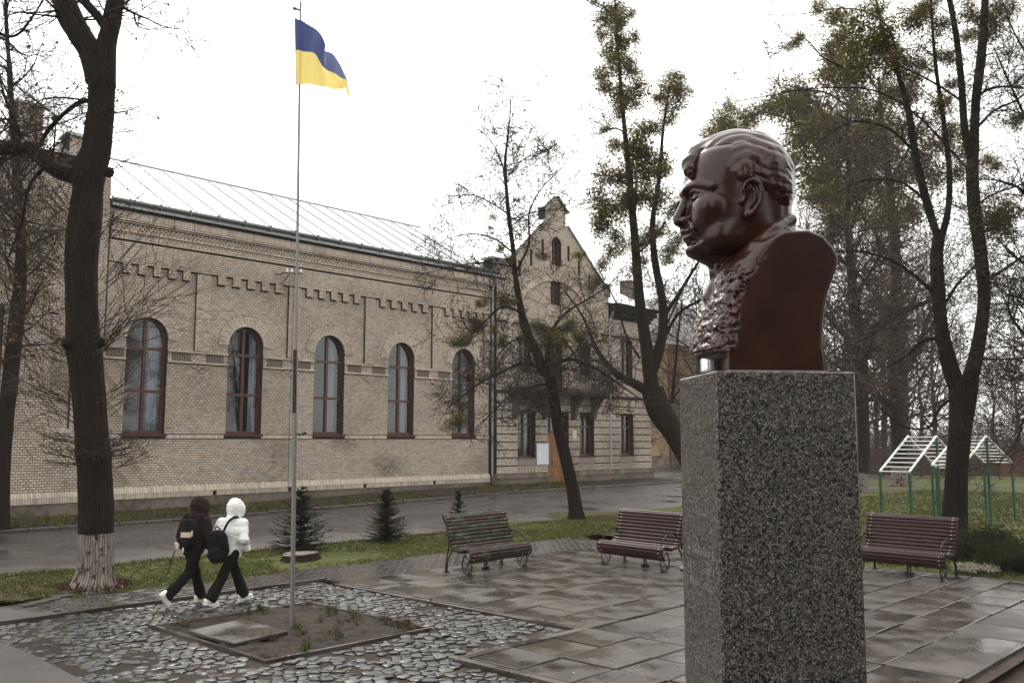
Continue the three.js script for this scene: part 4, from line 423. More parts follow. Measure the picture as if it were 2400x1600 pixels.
{
  const fy = [0.452, 0.46, 0.475, 0.49, 0.503, 0.515, 0.535, 0.553, 0.57, 0.6, 0.64, 0.67, 0.69, 0.71, 0.74, 0.8, 0.85, 0.9], fx = [0.225, 0.25, 0.272, 0.276, 0.268, 0.272, 0.286, 0.296, 0.292, 0.286, 0.282, 0.281, 0.284, 0.299, 0.293, 0.27, 0.245, 0.2], fw = [0.03, 0.06, 0.095, 0.112, 0.122, 0.129, 0.137, 0.142, 0.145, 0.149, 0.153, 0.154, 0.153, 0.151, 0.151, 0.155, 0.155, 0.14];
  const face = (x, y, z) => { const xf = table(fy, fx, y), w = table(fy, fw, y), x0 = 0.085, u = x > x0 ? (x - x0) / (xf - x0) : (x0 - x) / 0.2, v = Math.abs(z) / w, r = Math.pow(Math.pow(Math.max(u, 1e-4), 2.35) + Math.pow(Math.max(v, 1e-4), 2.25), 1 / 2.3); let d = (r - 1) * Math.min(xf - x0, w) * 0.92; d = smax(d, 0.452 - y - 0.1 * clamp((0.2 - x) / 0.3), 0.02); return smax(d, y - 0.86, 0.03); };
  const az = (x, y, z) => { // symmetric head, z >= 0 is the side towards the square
    const zz = Math.abs(z);
    let d = ellD(x, y, z, [0.072, 0.762, 0], [0.207, 0.192, 0.16]);
    d = smin(d, face(x, y, z), 0.03);
    d = smin(d, capD(x, y, z, [-0.012, 0.68, 0], [0.005, 0.38, 0], 0.108, 0.122), 0.04);                // neck
    d = smin(d, capD(x, y, z, [0.185, 0.475, 0], [0.1, 0.43, 0], 0.05, 0.075), 0.05);                   // under the chin
    d = smin(d, ellD(x, y, zz, [0.17, 0.51, 0.085], [0.075, 0.045, 0.05]), 0.05);                       // jowl
    d = smin(d, ellD(x, y, zz, [0.235, 0.628, 0.095], [0.042, 0.04, 0.038]), 0.045);                     // cheekbone
    d = smin(d, ellD(x, y, zz, [0.248, 0.578, 0.072], [0.03, 0.035, 0.034]), 0.04);
    d = smin(d, ellD(x, y, z, [0.249, 0.484, 0], [0.036, 0.03, 0.048]), 0.022);                         // chin
    d = smax(d, -capD(x, y, zz, [0.284, 0.509, 0], [0.262, 0.511, 0.04], 0.011, 0.008), 0.016);         // hollow under the lip
    d = smin(d, chainD(x, y, zz, [[0.282, 0.706, 0.012], [0.279, 0.717, 0.045], [0.262, 0.722, 0.082], [0.225, 0.702, 0.122]], [0.02, 0.019, 0.016, 0.011]), 0.018); // brow
    d = smax(d, -ellD(x, y, zz, [0.299, 0.683, 0.066], [0.034, 0.022, 0.042]), 0.02);                   // eye socket
    d = smax(d, -ellD(x, y, zz, [0.289, 0.684, 0.031], [0.02, 0.022, 0.014]), 0.014);
    d = smin(d, Math.hypot(x - 0.247, y - 0.682, zz - 0.068) - 0.0315, 0.004);                          // eyeball
    d = smin(d, chainD(x, y, zz, [[0.276, 0.681, 0.033], [0.282, 0.6945, 0.052], [0.277, 0.697, 0.078], [0.249, 0.683, 0.106]], [0.005, 0.0075, 0.0075, 0.005]), 0.006); // upper lid
    d = smin(d, chainD(x, y, zz, [[0.276, 0.679, 0.034], [0.279, 0.669, 0.055], [0.273, 0.667, 0.08], [0.25, 0.678, 0.104]], [0.004, 0.0055, 0.0055, 0.004]), 0.006);
    d = smin(d, chainD(x, y, zz, [[0.273, 0.654, 0.045], [0.264, 0.649, 0.078], [0.244, 0.658, 0.105]], [0.008, 0.010, 0.006]), 0.016); // bag
    d = smax(d, -chainD(x, y, zz, [[0.281, 0.661, 0.043], [0.272, 0.657, 0.078], [0.25, 0.666, 0.108]], [0.003, 0.004, 0.003]), 0.01);
    d = smin(d, chainD(x, y, zz, [[0.279, 0.706, 0], [0.287, 0.682, 0], [0.302, 0.645, 0], [0.316, 0.61, 0], [0.315, 0.597, 0]], [0.018, 0.0145, 0.017, 0.021, 0.022]), 0.018); // nose
    d = smin(d, ellD(x, y, zz, [0.293, 0.593, 0.031], [0.024, 0.0165, 0.0135]), 0.01);
    d = smax(d, -ellD(x, y, zz, [0.306, 0.577, 0.019], [0.014, 0.008, 0.0075]), 0.005);
    d = smax(d, -chainD(x, y, zz, [[0.272, 0.608, 0.044], [0.279, 0.594, 0.05], [0.272, 0.583, 0.049]], [0.003, 0.0045, 0.004]), 0.008);
    d = smax(d, -chainD(x, y, zz, [[0.289, 0.597, 0.052], [0.277, 0.571, 0.07], [0.262, 0.54, 0.082], [0.25, 0.512, 0.082]], [0.002, 0.003, 0.003, 0.001]), 0.02); // fold beside the mouth
    d = smax(d, -capD(x, y, zz, [0.307, 0.574, 0], [0.308, 0.562, 0], 0.004, 0.0045), 0.007);           // philtrum
    d = smin(d, chainD(x, y, zz, [[0.299, 0.5545, 0], [0.295, 0.5565, 0.012], [0.285, 0.551, 0.034], [0.264, 0.5445, 0.056]], [0.0115, 0.0115, 0.009, 0.004]), 0.006); // lips
    d = smin(d, chainD(x, y, zz, [[0.287, 0.531, 0], [0.282, 0.531, 0.02], [0.263, 0.539, 0.052]], [0.0125, 0.0115, 0.005]), 0.006);
    d = smax(d, -chainD(x, y, zz, [[0.318, 0.5415, 0], [0.31, 0.5435, 0.015], [0.29, 0.5415, 0.036], [0.262, 0.542, 0.062]], [0.003, 0.0035, 0.0035, 0.004]), 0.004);
    // ear
    let e = ellD(x, y, zz, [0.083, 0.648, 0.158], [0.036, 0.066, 0.014]);
    e = smax(e, -ellD(x, y, zz, [0.094, 0.648, 0.178], [0.021, 0.042, 0.017]), 0.006);
    e = smin(e, chainD(x, y, zz, [[0.106, 0.652, 0.165], [0.115, 0.684, 0.167], [0.103, 0.71, 0.172], [0.079, 0.717, 0.178], [0.058, 0.702, 0.182], [0.05, 0.668, 0.184], [0.058, 0.63, 0.18], [0.078, 0.6, 0.173], [0.098, 0.583, 0.168]], [0.006, 0.008, 0.0085, 0.009, 0.009, 0.009, 0.0085, 0.0085, 0.009]), 0.005);
    e = smin(e, chainD(x, y, zz, [[0.09, 0.697, 0.172], [0.074, 0.67, 0.175], [0.077, 0.635, 0.174], [0.096, 0.612, 0.17]], [0.005, 0.0065, 0.0065, 0.006]), 0.005);
    e = smin(e, ellD(x, y, zz, [0.1, 0.588, 0.166], [0.017, 0.019, 0.011]), 0.006); e = smin(e, ellD(x, y, zz, [0.119, 0.638, 0.161], [0.01, 0.014, 0.011]), 0.006);
    return smin(d, e, 0.007);
  };
  const hairEdge = [0.58, 0.62, 0.66, 0.7, 0.74, 0.79, 0.84, 0.87, 0.9, 0.94], hairX = [-0.02, 0.02, 0.15, 0.172, 0.17, 0.2, 0.205, 0.235, 0.28, 0.3];
  const hair = (x, y, z) => {
    const az_ = Math.atan2(z, x - 0.2), strand = (1 - Math.abs(Math.sin(Math.atan2(z, y - 0.7) * 15 + noise3(x * 9, y * 9, z * 9) * 5))) * 1.2 - 0.55 + Math.sin(Math.atan2(z, y - 0.7) * 44 + noise3(x * 12, y * 12, z * 12) * 7) * 0.22, lump = noise3(x * 17, y * 17, z * 17 + 3) - 0.5, side = y < 0.84 ? 0.9 : 1.5;
    let d = ellD(x, y, z, [0.066, 0.765, 0], [0.209, 0.197, 0.170]) - 0.004;
    d = smin(d, ellD(x, y, z, [-0.022, 0.695, 0], [0.112, 0.115, 0.147]), 0.03);
    d = smin(d, ellD(x, y, z, [0.085, 0.752, 0], [0.135, 0.135, 0.1765]), 0.02); d += strand * 0.0018 * side + lump * (y < 0.87 && x > 0.05 ? 0.013 : 0.006) + (y < 0.87 ? (noise3(x * 45, y * 45, z * 45) - 0.5) * 0.004 : 0);
    d = smax(d, x - table(hairEdge, hairX, y) - 0.012 * lump, 0.008);
    const ear = Math.hypot(x - 0.085, (y - 0.648) * 0.75, 0); d = smax(d, 0.052 - ear - (Math.abs(z) < 0.1 ? 1 : 0), 0.006); d = smax(d, 0.60 - y + (x > 0.0 ? (x) * 0.9 : 0), 0.02);
    // the quiff swept over the forehead and the wave above the temple
    const q = (P, R, k) => { const s = chainD(x, y, z, P, R) + strand * 0.0035; d = smin(d, s, k); };
    q([[0.1, 0.915, 0.02], [0.18, 0.892, 0.0], [0.25, 0.853, -0.02], [0.282, 0.812, -0.045], [0.286, 0.78, -0.06], [0.28, 0.752, -0.068]], [0.04, 0.042, 0.036, 0.03, 0.024, 0.011], 0.016);
    q([[0.03, 0.925, 0.05], [0.12, 0.908, 0.062], [0.185, 0.868, 0.078], [0.2, 0.825, 0.103], [0.186, 0.79, 0.132]], [0.03, 0.036, 0.03, 0.026, 0.016], 0.014);
    q([[0.02, 0.9, 0.09], [0.1, 0.878, 0.11], [0.16, 0.825, 0.128], [0.17, 0.77, 0.142]], [0.03, 0.03, 0.026, 0.018], 0.014);
    q([[0.17, 0.75, 0.146], [0.172, 0.715, 0.148], [0.16, 0.675, 0.15]], [0.014, 0.012, 0.008], 0.012);
    return d;
  };
  const flank = [[-0.056, 0.522], [-0.121, 0.527], [-0.178, 0.506], [-0.216, 0.462], [-0.234, 0.424], [-0.226, 0.386], [-0.204, 0.335], [-0.182, 0.272], [-0.166, 0.184], [-0.159, 0.091], [-0.165, -0.02], [0.199, -0.02], [0.198, 0.072], [0.27, 0.075], [0.268, 0.119], [0.252, 0.171], [0.232, 0.236], [0.212, 0.296], [0.196, 0.34], [0.18, 0.39], [0.15, 0.43], [0.051, 0.49], [0.01, 0.505]];
  const ey = [0, 0.09, 0.149, 0.273, 0.33, 0.419, 0.483, 0.53], ex = [0.19, 0.17, 0.158, 0.142, 0.115, 0.05, 0.01, -0.05], cxs = [0.2, 0.268, 0.254, 0.218, 0.198, 0.165, 0.1, 0.02];
  const torso = (x, y, z) => {
    const zz = Math.abs(z), lift = (0.19 - Math.min(zz, 0.19)) * 0.42 * smooth((y - 0.3) / 0.2);
    let d = polyD(flank, x, y - lift * 0.8);
    const xe = table(ey, ex, y), xc = y < 0.072 ? 0.2 : table(ey, cxs, y), lim = x < xe ? 0.19 : 0.19 * Math.pow(Math.max(0, 1 - Math.pow(clamp((x - xe) / Math.max(0.03, xc - xe)), 2.2)), 0.5) ;
    let w = zz - 0.19; if (y > 0.075 && x > xe) { const u = (x - xe) / Math.max(0.03, xc - xe), v = zz / 0.19; w = (Math.pow(Math.pow(u, 2.2) + Math.pow(v, 2.2), 1 / 2.2) - 1) * Math.min(0.19, Math.max(0.03, xc - xe)) * 0.8; }
    d = smax(d, w, 0.008);
    d = smin(d, smax(Math.max(Math.abs(x - 0.019) - 0.18, zz - 0.189), Math.abs(y - 0.02) - 0.06, 0.004), 0.004);
    const front = smooth((x - xe + 0.012) / 0.03) * smooth((y - 0.08) / 0.02) * smooth((0.42 - y) / 0.08);
    if (front > 0 && d < 0.05) { const a = noise3(x * 28, y * 28, z * 28), b = noise3(x * 60 + 3, y * 60, z * 60), c = Math.abs(noise3(x * 16, y * 16, z * 16 + 9) - 0.5); d += front * ((a - 0.5) * 0.008 + (b - 0.5) * 0.008 + (noise3(x * 120, y * 120, z * 120) - 0.5) * 0.006 + (c < 0.05 ? 0.003 * (1 - c / 0.05) : 0)); }
    // coat collar, lapels, shirt and tie
    const rough = (noise3(x * 45, y * 45, z * 45) - 0.5) * 0.003;
    d = smin(d, chainD(x, y, zz, [[-0.118, 0.6, 0.03], [-0.09, 0.585, 0.1], [-0.01, 0.535, 0.145], [0.07, 0.47, 0.125], [0.135, 0.405, 0.075], [0.17, 0.355, 0.04]], [0.02, 0.026, 0.028, 0.026, 0.022, 0.014]) + rough, 0.02);
    d = smin(d, chainD(x, y, zz, [[-0.05, 0.53, 0.168], [0.03, 0.465, 0.168], [0.085, 0.4, 0.16], [0.125, 0.335, 0.145], [0.175, 0.27, 0.085], [0.215, 0.245, 0.02]], [0.014, 0.016, 0.018, 0.018, 0.018, 0.012]) + rough, 0.012);
    d = smax(d, -chainD(x, y, zz, [[0.135, 0.345, 0.18], [0.17, 0.335, 0.12]], [0.006, 0.004]), 0.006);
    d = smin(d, chainD(x, y, zz, [[0.145, 0.44, 0.05], [0.175, 0.42, 0.03], [0.18, 0.385, 0.03]], [0.014, 0.016, 0.009]), 0.008);
    d = smin(d, chainD(x, y, zz, [[0.178, 0.4, 0], [0.175, 0.365, 0], [0.2, 0.3, 0]], [0.02, 0.017, 0.026]), 0.01);
    return d;
  };
  const bronze = new THREE.MeshPhysicalMaterial({ color: rgb(0.043, 0.0145, 0.0072), roughness: 0.33, metalness: 0.12, specularIntensity: 0.55, clearcoat: 0.45, clearcoatRoughness: 0.1 });
  T.bronze = dataTex(512, 512, (u, v) => { const a = pfbm(u, v, 6, 5, 91), b = pfbm(u, v, 30, 3, 92); return mix3([0.7, 0.62, 0.6], [1, 0.97, 0.95], clamp((a - 0.3) * 1.8) * 0.7 + b * 0.3); }, true, 2);
  const uvOf = (g) => { const p = g.attributes.position, uv = g.attributes.uv; for (let i = 0; i < p.count; i++) uv.setXY(i, p.getX(i) + p.getZ(i) * 0.3, p.getY(i)); return g; };
  bronze.map = T.bronze;
  const head = surfaceNets((x, y, z) => az(x, y, z), [-0.17, 0.37, -0.21], [0.36, 0.98, 0.21], 0.0046);
  part(bust, 'head', uvOf(head), bronze);
  part(bust, 'hair', uvOf(surfaceNets(hair, [-0.17, 0.56, -0.21], [0.34, 0.995, 0.21], 0.0048)), bronze);
  part(bust, 'shoulders', uvOf(surfaceNets(torso, [-0.26, -0.045, -0.21], [0.31, 0.66, 0.21], 0.005)), bronze);
  part(bust, 'seat_plate', box(-0.17, 0.2, -0.002, 0.006, -0.192, 0.192), std([0.2, 0.19, 0.18], 0.6));
}
{ const j = thing('glass_candle_jar', 'small empty faceted glass candle jar on the pedestal below the chest', 'candle jar', V3(0, 0, 0)); const p = V3(0.232, PTOP, -0.02).sub(V3(0, 0, 0)); const q = V3(0.232, 0, -0.06).applyAxisAngle(V3(0, 1, 0), PTURN); j.position.set(PED.x + q.x, PTOP, PED.z + q.z); const g = new THREE.LatheGeometry([[0, 0.003], [0.026, 0.003], [0.0285, 0.012], [0.0285, 0.052], [0.025, 0.058], [0.0225, 0.058], [0.025, 0.05], [0.025, 0.014], [0, 0.01]].map(([a, b]) => new THREE.Vector2(a, b)), 10); part(j, 'jar', prep(g), new THREE.MeshPhysicalMaterial({ color: rgb(0.8, 0.82, 0.85), roughness: 0.08, metalness: 0.55 })); part(j, 'wax', new THREE.CylinderGeometry(0.024, 0.024, 0.018, 12).translate(0, 0.022, 0), std([0.4, 0.4, 0.4], 0.6)); }
// ---------------------------------------------------------------- park benches with round slats and wrought iron ends
function makeBench(label, slatMats, bolts, pos, turn) {
  const b = thing('park_bench', label, 'bench', pos, turn, 'benches round the slab square');
  const prof = [[0.275, 0.235], [0.315, 0.285], [0.335, 0.345], [0.325, 0.405], [0.275, 0.44], [0.215, 0.442], [0.15, 0.43], [0.085, 0.418], [0.02, 0.41], [-0.045, 0.41], [-0.105, 0.43], [-0.15, 0.475], [-0.178, 0.535], [-0.203, 0.6], [-0.226, 0.665], [-0.248, 0.73], [-0.27, 0.795], [-0.29, 0.86], [-0.308, 0.92], [-0.328, 0.978], [-0.368, 1.01]];
  const g = new THREE.CapsuleGeometry(0.5, 0.001, 3, 8), sl = (() => { const s = new THREE.Shape(), a = 0.029, c = 0.017; s.moveTo(-a, -c * 0.4); s.quadraticCurveTo(-a, -c, -a * 0.6, -c); s.lineTo(a * 0.6, -c); s.quadraticCurveTo(a, -c, a, -c * 0.4); s.quadraticCurveTo(a, c * 0.75, a * 0.45, c); s.lineTo(-a * 0.45, c); s.quadraticCurveTo(-a, c * 0.75, -a, -c * 0.4); const e = new THREE.ExtrudeGeometry(s, { depth: 1.64, bevelEnabled: true, bevelSize: 0.003, bevelThickness: 0.003, bevelSegments: 1, curveSegments: 3 }); e.translate(0, 0, -0.82); e.rotateY(Math.PI / 2); return toCreasedNormals(e, 0.6); })();
  prep(sl); { const p = sl.attributes.position, uv = sl.attributes.uv; for (let i = 0; i < p.count; i++) uv.setXY(i, p.getX(i), p.getZ(i) * 2 + p.getY(i)); }
  const sls = [0, 1, 2, 3, 4, 5].map((v) => { const q = sl.clone(), uv = q.attributes.uv; for (let i = 0; i < uv.count; i++) uv.setXY(i, uv.getX(i) * 0.45 + v * 0.377, uv.getY(i) + v * 0.23); return q; });
  const bg = new THREE.SphereGeometry(0.0095, 8, 5), bm = std([0.8, 0.8, 0.78], 0.25, { metalness: 0.6 }), r = rng(bolts * 7 + 3);
  prof.forEach(([z, y], i) => { const a = prof[Math.max(0, i - 1)], c = prof[Math.min(prof.length - 1, i + 1)], t = Math.atan2(c[1] - a[1], c[0] - a[0]); const s = part(b, 'slat', sls[(i * 7 + (i >> 1)) % 6], slatMats[(i * 5 + (i >> 2)) % slatMats.length]); s.position.set(0.01 * (r() - 0.5) * (bolts < 20 ? 3 : 1), y, z); s.rotation.x = -(t - Math.PI) + (bolts < 20 ? 0.12 * (r() - 0.5) : 0); 
    for (const e of [-1, 1]) if (r() * 44 < bolts) { const q = part(s, 'bolt', bg, bm); q.position.set(e * 0.735, 0.018, 0); } });
  const iron = std([0.012, 0.012, 0.012], 0.32, { metalness: 0.4 });
  for (const x of [-0.735, 0.735]) {
    const c = (pts, rr, n = 24, seg = 6) => tube(spline(pts.map(([z, y]) => V3(x, y, z)), n), rr, seg);
    const off = prof.map(([z, y], i) => { const a = prof[Math.max(0, i - 1)], d = prof[Math.min(prof.length - 1, i + 1)], L = Math.hypot(d[0] - a[0], d[1] - a[1]), nx = -(d[1] - a[1]) / L, ny = (d[0] - a[0]) / L; return [z + nx * 0.034, y + ny * 0.034]; });
    const inr = off.map(([z, y], i) => { const [pz, py] = prof[i]; return [2 * pz - z, 2 * py - y]; });
    const side = Math.hypot(off[8][1] - 0.37, 0) < Math.hypot(inr[8][1] - 0.37, 0) ? off : inr;
    part(b, 'end_frame', merge([c(side, 0.016, 60), c([[-0.385, 1.005], [-0.43, 0.995], [-0.445, 0.945], [-0.415, 0.915], [-0.392, 0.94], [-0.41, 0.955]], 0.011)]), iron);
    part(b, 'rear_leg', merge([c([[-0.27, 0.72], [-0.275, 0.55], [-0.315, 0.36], [-0.36, 0.18], [-0.375, 0.012]], 0.014), c([[-0.17, 0.44], [-0.25, 0.34], [-0.315, 0.2], [-0.34, 0.012]], 0.012), bar([x, 0.25, -0.345], [x, 0.25, -0.29], 0.014), box(x - 0.03, x + 0.03, 0, 0.014, -0.41, -0.3)]), iron);
    part(b, 'front_leg', merge([c([[0.29, 0.25], [0.3, 0.14], [0.265, 0.05], [0.2, 0.013], [0.125, 0.03], [0.07, 0.1], [0.06, 0.2], [0.09, 0.29], [0.13, 0.36]], 0.013, 40), c([[0.27, 0.24], [0.2, 0.17], [0.14, 0.11], [0.15, 0.06], [0.2, 0.045], [0.235, 0.075], [0.215, 0.1]], 0.009), c([[0.11, 0.32], [0.16, 0.31], [0.19, 0.27]], 0.009), bar([x, 0.0, 0.275], [x, 0.07, 0.275], 0.012), box(x - 0.02, x + 0.02, 0, 0.012, 0.24, 0.31), c([[0.3, 0.26], [0.275, 0.3], [0.24, 0.28], [0.255, 0.25]], 0.009)]), iron);
    part(b, 'armrest', merge([c([[-0.225, 0.6], [-0.17, 0.615], [-0.1, 0.655], [0.0, 0.67], [0.12, 0.64], [0.215, 0.56], [0.285, 0.44], [0.305, 0.34], [0.3, 0.25]], 0.0125, 40), c([[-0.13, 0.64], [-0.13, 0.69], [-0.1, 0.705]], 0.009)]), iron);
  }
  part(b, 'middle_leg', merge([bar([0, 0.38, -0.05], [0, 0.05, -0.1], 0.014), bar([0.05, 0.38, -0.05], [0.05, 0.05, -0.1], 0.014), box(-0.05, 0.1, 0, 0.05, -0.13, -0.07)]), iron);
  return b;
}
{
  T.peel = dataTex(512, 256, (u, v) => { const a = pfbm(u, v, 8, 5, 101), b = pfbm(u, v, 20, 4, 102); let c = [0.23, 0.165, 0.14]; c = mix3(c, [0.17, 0.19, 0.14], clamp((a - 0.5) * 5) * 0.8); c = mix3(c, [0.28, 0.235, 0.13], clamp((b - 0.54) * 6) * 0.8); return mix3(c, [0.35, 0.47, 0.41], clamp((pfbm(u, v, 14, 4, 103) - 0.63) * 9)); }, true, 1);
  T.paint = dataTex(512, 256, (u, v) => { const a = pfbm(u, v, 6, 5, 104), b = pfbm(u, v, 60, 3, 105); return mix3([0.17, 0.095, 0.095], [0.26, 0.155, 0.15], clamp((a - 0.3) * 1.8) * 0.7 + b * 0.3); }, true, 1);
  const gloss = (c, r, map) => new THREE.MeshPhysicalMaterial({ color: rgb(...c), roughness: r, map, specularIntensity: 0.5 });
  const peel = [[1, 0.95, 0.9], [0.8, 0.7, 0.66], [1.05, 0.85, 0.8], [0.75, 0.82, 0.72], [1.1, 1.05, 0.85]].map((c) => gloss(c.map((q) => q * 0.75), 0.42, T.peel)), paint = [1, 0.92, 1.06].map((k) => gloss([k * 0.78, k * 0.66, k * 0.66], 0.38, T.paint));
  makeBench('weathered park bench with peeling green and brown slats', peel, 10, V3(12.06, 0.004, -12.04), 0.02);
  makeBench('maroon slatted park bench beside the leaning tree', paint, 44, V3(14.32, 0.004, -10.22), -96 * Math.PI / 180);
  makeBench('maroon slatted park bench in front of the white exercise frames', paint, 44, V3(16.72, 0.004, -6.2), -94 * Math.PI / 180);
}
// ---------------------------------------------------------------- flagpole and flag
{
  const f = thing('flagpole', 'slender grey steel flagpole with black sleeve standing in the flower bed', 'flagpole', V3(6.735, -0.03, -10.31)); const steel = std([0.2, 0.19, 0.175], 0.45, { metalness: 0.55 });
  const lean = (y) => V3(-0.008 * y, y, -0.009 * y);
  part(f, 'lower_pole', tube([0, 1.8, 3.62].map(lean), [0.032, 0.03, 0.028], 14), steel); part(f, 'sleeve', tube([2.78, 3.62, 3.625, 3.95].map(lean).map((p) => p.add(V3(-0.006, 0, -0.002))), [0.0315, 0.0305, 0.012, 0.01], 10), Bm.iron); part(f, 'upper_pole', tube([3.62, 5.8, 8.42].map(lean), [0.02, 0.018, 0.014], 12), steel);
  part(f, 'finial', tube([8.42, 8.45, 8.47, 8.54].map(lean), [0.016, 0.019, 0.016, 0.002], 10), steel); part(f, 'pulley', merge([bar([-0.07, 8.37, -0.08], [-0.115, 8.4, -0.13], 0.016), tube([V3(-0.115, 8.395, -0.13), V3(-0.13, 8.405, -0.155)], 0.024, 10)]), steel); part(f, 'clamp', merge([bar([0, 0.92, 0], [-0.1, 0.93, -0.1], 0.012)]), steel); part(f, 'cleat', merge([bar([0, 2.5, 0], [0.06, 2.5, 0.05], 0.014), tube([V3(0.06, 2.5, 0.05), V3(0.09, 2.52, 0.075)], 0.022, 8)]), Bm.iron);
}
{
  const cols = [[[690, 41], [692, 117], [694, 199], 0, 0, 0], [[701, 46], [701, 118], [706, 197], 0.03, 0.05, 0.05], [[715, 53], [716, 120], [722, 198], 0.05, 0.08, 0.06], [[736, 65], [737, 126], [745, 201], 0.0, 0.0, -0.02], [[755, 86], [748, 142], [765, 205], -0.1, -0.08, -0.1], [[762, 104], [757, 157], [781, 208], -0.04, -0.06, -0.1], [[760, 118], [766, 163], [790, 210], 0.14, -0.02, 0.0], [[778, 124], [783, 172], [803, 208], 0.3, 0.02, 0.06], [[795, 148], [797, 180], [814, 200], 0.3, 0.06, 0.04], [[806, 170], [810, 188], [812, 218], 0.2, 0.04, -0.04], [[812, 182], [815, 197], [822, 233], 0.1, 0.04, 0.0]];
  const Zp = depthOf(V3(6.66, 0, -10.4)) - 0.13, rows = 14, base = onGround(684, 1468), pts = cols.map(([a, b, c, ...d]) => [a, b, c].map(([x, y], i) => atDepth(x, y, Zp + d[i])));
  const grid = []; const nU = 60; const line = (k) => new THREE.CatmullRomCurve3(pts.map((p) => p[k]), false, 'centripetal').getPoints(nU); const L = [line(0), line(1), line(2)];
  const o = V3(6.66, 7.26, -10.42); const half = (a, b) => { const pos = [], uv = [], idx = []; for (let i = 0; i <= nU; i++) for (let j = 0; j <= 7; j++) { const t = j / 7, p = L[a][i].clone().lerp(L[b][i], t), w = 0.018 * Math.sin(i * 0.5 + (a * 7 + j) * 0.35) * Math.min(1, i / 8); p.addScaledVector(HD, w); pos.push(p.x - o.x, p.y - o.y, p.z - o.z); uv.push(i / nU, t); } for (let i = 0; i < nU; i++) for (let j = 0; j < 7; j++) { const q = i * 8 + j; idx.push(q, q + 1, q + 8, q + 1, q + 9, q + 8); } const g = new THREE.BufferGeometry(); g.setAttribute('position', new THREE.Float32BufferAttribute(pos, 3)); g.setAttribute('uv', new THREE.Float32BufferAttribute(uv, 2)); g.setIndex(idx); g.computeVertexNormals(); return g; };
  const cloth = (c) => new THREE.MeshPhysicalMaterial({ color: rgb(...c), roughness: 0.9, transmission: 0.34, thickness: 0, side: THREE.DoubleSide, sheen: 0.2, sheenRoughness: 0.6 });
  const fl = thing('flag', 'blue over yellow flag fluttering from the top of the pole', 'flag', o); part(fl, 'blue_stripe', half(0, 1), cloth([0.05, 0.068, 0.2])); part(fl, 'yellow_stripe', half(1, 2), cloth([0.86, 0.7, 0.22])); part(fl, 'hoist_cord', tube([pts[0][0], pts[0][1], pts[0][2]].map((p) => p.clone().sub(o)), 0.006, 5), std([0.5, 0.48, 0.45], 0.8)); part(fl, 'tie', merge([tube([pts[0][0].clone().sub(o), V3(6.735 - 0.09 - o.x, 8.36 - o.y, -10.42 - o.z)], 0.004, 4), tube([pts[0][2].clone().sub(o), V3(6.735 - 0.058 - o.x, 7.26 - o.y, -10.376 - o.z)], 0.004, 4)]), std([0.3, 0.3, 0.3], 0.8));
}
